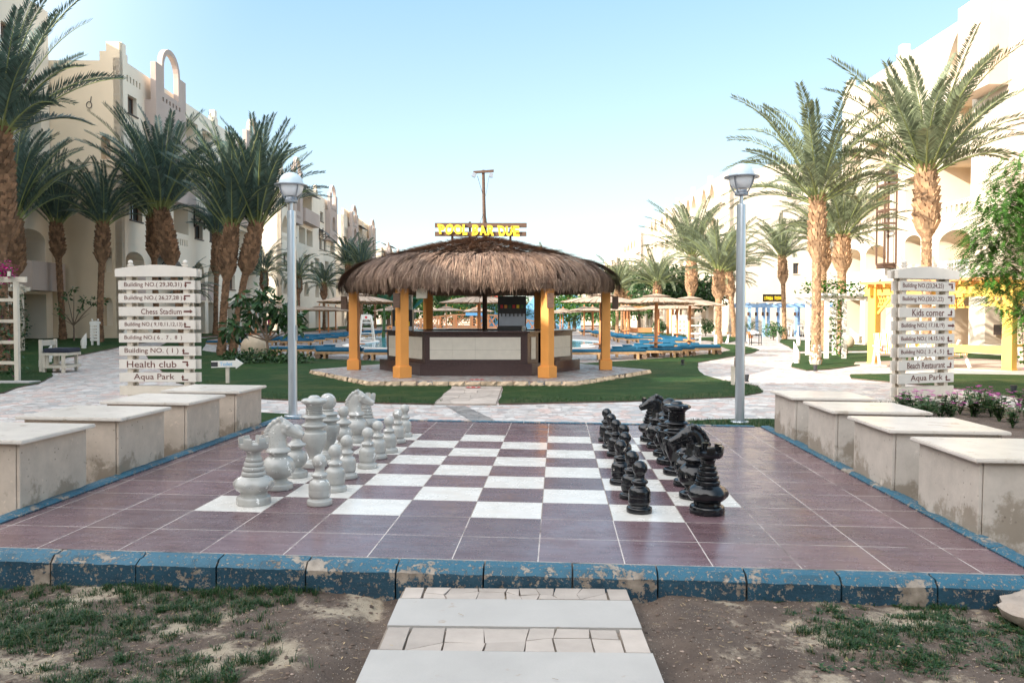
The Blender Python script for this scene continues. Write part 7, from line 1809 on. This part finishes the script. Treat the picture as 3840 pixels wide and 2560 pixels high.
# tray table, wicker chairs, boards
t = thing('tray_table', 'small black folding tray table with a white cloth beside the sunlit path', 'table', (15.9, 53.1, 0), rz=.1); MB().box(-.36, .36, -.22, .22, .62, .67).build('table_top', blackplastic, t); MB().box(-.33, .33, -.2, .2, .14, .17).build('shelf', blackplastic, t)
for sx in (-.33, .33):
    for sy in (-.19, .19): MB().box(sx - .02, sx + .02, sy - .02, sy + .02, 0, .62).build('leg', blackplastic, t)
t = thing('white_towels', 'folded white cloth heap on the black tray table', 'cloth', (15.8, 53.1, .67)); cm = MB(); cm.sphere((0, 0, .12), .2, 14, 8, 0, .9); cm.sphere((.22, .02, .10), .15, 14, 8, 0, .8); cm.build('cloth', plasticw, t, 60)
def wickerchair(x, y, rz, lab):
    t = thing('wicker_armchair', lab, 'armchair', (x, y, .16), 'white wicker armchairs', rz=rz); n = 14
    sh = MB(); 
    for k in range(n): 
        a0, a1 = pi * (-.05 + 1.1 * k / n), pi * (-.05 + 1.1 * (k + 1) / n); h0, h1 = .62 + .34 * sin(max(0, a0)) ** 2, .62 + .34 * sin(max(0, a1)) ** 2
        vs = [(.36 * cos(a0), .34 * sin(a0), .1), (.36 * cos(a1), .34 * sin(a1), .1), (.44 * cos(a1), .42 * sin(a1), h1), (.44 * cos(a0), .42 * sin(a0), h0)]; vs += [(v[0] * .9, v[1] * .9, v[2]) for v in vs]; sh.add(vs, [(0, 1, 2, 3), (7, 6, 5, 4), (3, 2, 6, 7), (0, 3, 7, 4), (1, 2, 6, 5)])
    sh.build('shell', wicker, t, 50); MB().lathe([(.001, .40), (.34, .40), (.36, .43), (.34, .46), (.001, .47)], 18).build('seat', wicker, t, 40); MB().lathe([(.30, 0), (.33, .05), (.30, .40)], 18).build('base', wicker, t, 40)
wickerchair(21.9, 51.6, rad(80), 'white wicker armchair on the patio behind the twin palms'); wickerchair(21.8, 46.8, rad(70), 'white wicker armchair on the patio beside the far yellow post'); wickerchair(21.4, 42.6, rad(70), 'white wicker armchair on the patio behind the kids corner signpost')
t = thing('notice_board', 'white framed notice board with faint pictures standing behind the parasols', 'notice board', (13.95, 67.5, 0)); fo = MB(); fo.box(-.62, -.54, -.05, .05, 0, 2.0); fo.box(.54, .62, -.05, .05, 0, 2.0); fo.box(-.54, .54, -.05, .05, 1.92, 2.0); fo.build('frame', whitepaint, t); pn = MB().box(-.54, .54, -.02, .02, .45, 1.92).build('panel', plasticw, t)
pc = MB(); rb_ = random.Random(5)
for i in range(3):
    for j in range(3): pc.box(-.42 + .33 * i, -.20 + .33 * i, -.026, -.021, .6 + .36 * j, .84 + .36 * j, rb_.randrange(3))
pc.build('pictures', [M('faded_print', (.5, .42, .34), .7, .3, 9), M('faded_print_red', (.5, .25, .18), .7, .4, 9), M('faded_print_green', (.38, .44, .33), .7, .3, 9)], pn)
t = thing('shelf_stand', 'white wooden shelf stand behind the pale parasol', 'stand', (12.75, 56.9, 0))
for sx in (-.42, .42): MB().box(sx - .06, sx + .06, -.06, .06, 0, 1.95).build('post', whitepaint, t)
for z in (.62, 1.18, 1.72): MB().box(-.52, .52, -.16, .16, z, z + .10).build('shelf', whitepaint, t)
t = thing('bollard', 'white cylinder bollard at the lawn tip beside the palm foot', 'bollard', (13.2, 52.6, .03)); MB().lathe([(.12, 0), (.12, .5), (.10, .62), (.001, .66)], 16).build('body', whitepaint, t, 40)
t = thing('wooden_table', 'small wooden plank table between two palm trunks by the globe lamp', 'table', (15.7, 56.5, 0)); MB().box(-.9, .9, -.3, .3, .72, .78).build('table_top', lightoak, t)
for sx in (-.75, .75): MB().bar((sx, -.2, 0), (sx * .8, .2, .72), .1).build('leg', whitepaint, t); MB().bar((sx, .2, 0), (sx * .8, -.2, .72), .1).build('leg', whitepaint, t)
t = thing('wall_plaque', 'small white and green notice plaque on the pinkish wall behind the yellow pergola', 'sign', frR(34.0, 2.44, 2.2)); MB().box(-.02, .02, -.22, .22, -.20, .20).build('plate', plasticw, t); MB().box(-.028, -.021, -.18, .18, .03, .15).build('print', M('print_green', (.1, .35, .2), .6, .1), t)
# water park at the far end
ws = thing('water_slide', 'yellow and red water slide with tower at the far end, seen under the thatch', 'water slide', (-4, 140, 0), world=True)
MB().tube([(-8 + 4 * cos(a), 140 + 4 * sin(a), 6.5 - .75 * a) for a in [i * .35 for i in range(22)]], .7, 10).build('yellow_tube', M('slide_yellow', (.8, .42, .03), .4), ws, 60)
MB().tube([(-4 + 6 * sin(a * .8), 136 + a * .4, 5.0 - .35 * a) for a in [i * .5 for i in range(22)]], .6, 10).build('red_tube', M('slide_red', (.65, .08, .04), .4), ws, 60)
for (x, y) in ((-9.5, 138.5), (-6.5, 138.5), (-9.5, 141.5), (-6.5, 141.5)): MB().box(x - .12, x + .12, y - .12, y + .12, 0, 6.4).build('tower_leg', whitepaint, ws)
MB().box(-10, -6, 138, 142, 6.0, 6.25).build('platform', orangepaint, ws)
t = thing('blue_pool_house', 'light blue pool house with wavy top and white portholes far behind the bridge', 'building', (2.5, 132, 0), world=True)
MB().prism([(-5, 0), (11, 0)] + [(11 - 16 * i / 30, 4.6 + .9 * sin(i * .62) + .6 * sin(i * .23)) for i in range(31)], 130, 131, 0, lambda v: Vector((v.x, v.z, v.y))).build('wall', skyblue, t)
for i, (x, z) in enumerate(((-2, 3.2), (0.6, 3.8), (3.4, 3.0), (6, 4.0), (8.6, 3.3), (-3.6, 1.6), (1.8, 1.4), (7.2, 1.6))): MB().lathe([(.001, 0), (.45, 0), (.45, .06), (.001, .06)], 16).build('porthole', plasticw, t).location = (x - 2.5, 129.98 - 132, z)
for c in t.children:
    if c.name.startswith('porthole'): c.rotation_euler = (pi / 2, 0, 0)

# the person by the parasols
def skin_mesh(joints, edges, mat_, name, parent, sub=1):
    me = bpy.data.meshes.new(name); me.from_pydata([j[:3] for j in joints], edges, []); o = bpy.data.objects.new(name, me); COL.objects.link(o)
    md = o.modifiers.new('skin', 'SKIN'); 
    if not me.skin_vertices: 
        bm = bmesh.new(); bm.from_mesh(me); bm.verts.layers.skin.verify(); bm.to_mesh(me); bm.free()
    for i, j in enumerate(joints): me.skin_vertices[0].data[i].radius = (j[3], j[3] if len(j) < 5 else j[4])
    me.skin_vertices[0].data[0].use_root = True
    s_ = o.modifiers.new('sub', 'SUBSURF'); s_.levels = sub; s_.render_levels = sub
    dg = bpy.context.evaluated_depsgraph_get(); dg.update(); m2 = bpy.data.meshes.new_from_object(o.evaluated_get(dg)); bpy.data.objects.remove(o); bpy.data.meshes.remove(me)
    m2.materials.clear(); m2.materials.append(mat_); m2.polygons.foreach_set('use_smooth', [True] * len(m2.polygons)); m2.name = name
    q = bpy.data.objects.new(name, m2); COL.objects.link(q); q.parent = parent
    return q
skinm = M('skin', (.30, .17, .11), .55, .05); hairm = M('hair', (.015, .011, .01), .5, .1); pinkm = M('pink_shirt', (.62, .06, .24), .8, .1); jeansm = M('blue_jeans', (.03, .06, .13), .8, .15)
pe = thing('person', 'person in pink top and blue jeans standing behind the plumeria beside a parasol pole', 'person', (-20.15, 67.5, .30), rz=.5)
body = [(0, 0, .93, .13, .10), (0, 0, 1.10, .12, .09), (0, 0, 1.30, .15, .10), (0, 0, 1.42, .07), (0, 0, 1.50, .05), (0, -.01, 1.58, .085, .095), (0, 0, 1.67, .075, .09),
        (.18, 0, 1.38, .055), (.24, .02, 1.13, .042), (.22, -.06, .90, .032), (-.18, 0, 1.38, .055), (-.25, .02, 1.13, .042), (-.24, -.05, .90, .032),
        (.09, 0, .86, .09), (.10, .01, .48, .062), (.10, .02, .10, .045), (.10, -.12, .03, .035), (-.09, 0, .86, .09), (-.10, -.02, .48, .062), (-.11, .04, .10, .045), (-.11, -.10, .03, .035)]
for s_, w in ((1, 9), (-1, 12)):
    x, y, z = body[w][:3]
    for f in range(5): pass
bo = skin_mesh(body, [(0, 1), (1, 2), (2, 3), (3, 4), (4, 5), (5, 6), (2, 7), (7, 8), (8, 9), (2, 10), (10, 11), (11, 12), (0, 13), (13, 14), (14, 15), (15, 16), (0, 17), (17, 18), (18, 19), (19, 20)], skinm, 'body', pe, 2)
for s_ in (1, -1):
    w = Vector((.22 * s_ if s_ > 0 else -.24, -.055, .90))
    for f in range(4): skin_mesh([(*(w + Vector((.012 * (f - 1.5) * .3, .018 * (f - 1.5), -.03))), .011), (*(w + Vector((-.005 * s_, .019 * (f - 1.5) - .01, -.10))), .009), (*(w + Vector((-.015 * s_, .016 * (f - 1.5) - .02, -.14 + .01 * abs(f - 1.5)))), .007)], [(0, 1), (1, 2)], skinm, 'finger', bo)
    skin_mesh([(*(w + Vector((-.01 * s_, -.02, -.01))), .012), (*(w + Vector((-.03 * s_, -.05, -.05))), .010), (*(w + Vector((-.03 * s_, -.055, -.08))), .008)], [(0, 1), (1, 2)], skinm, 'thumb', bo)
skin_mesh([(0, 0, .95, .15, .12), (0, 0, 1.12, .14, .11), (0, 0, 1.31, .17, .12), (.17, 0, 1.37, .075), (.21, .01, 1.22, .062), (-.17, 0, 1.37, .075), (-.21, .01, 1.22, .062)], [(0, 1), (1, 2), (2, 3), (3, 4), (2, 5), (5, 6)], pinkm, 'top', pe, 2)
skin_mesh([(0, 0, .95, .145, .12), (.095, 0, .84, .105), (.10, .01, .48, .078), (.10, .02, .12, .066), (-.095, 0, .84, .105), (-.10, -.01, .48, .078), (-.11, .03, .12, .066)], [(0, 1), (1, 2), (2, 3), (0, 4), (4, 5), (5, 6)], jeansm, 'jeans', pe, 2)
skin_mesh([(0, .03, 1.66, .10, .11), (0, .05, 1.58, .10, .08), (0, .07, 1.48, .07, .05)], [(0, 1), (1, 2)], hairm, 'hair', pe, 2)
fc = MB(); fc.sphere((0, -.115, 1.575), .018, 8, 6); fc.sphere((-.03, -.098, 1.605), .011, 8, 6); fc.sphere((.03, -.098, 1.605), .011, 8, 6); fc.build('face', skinm, bo, 60)
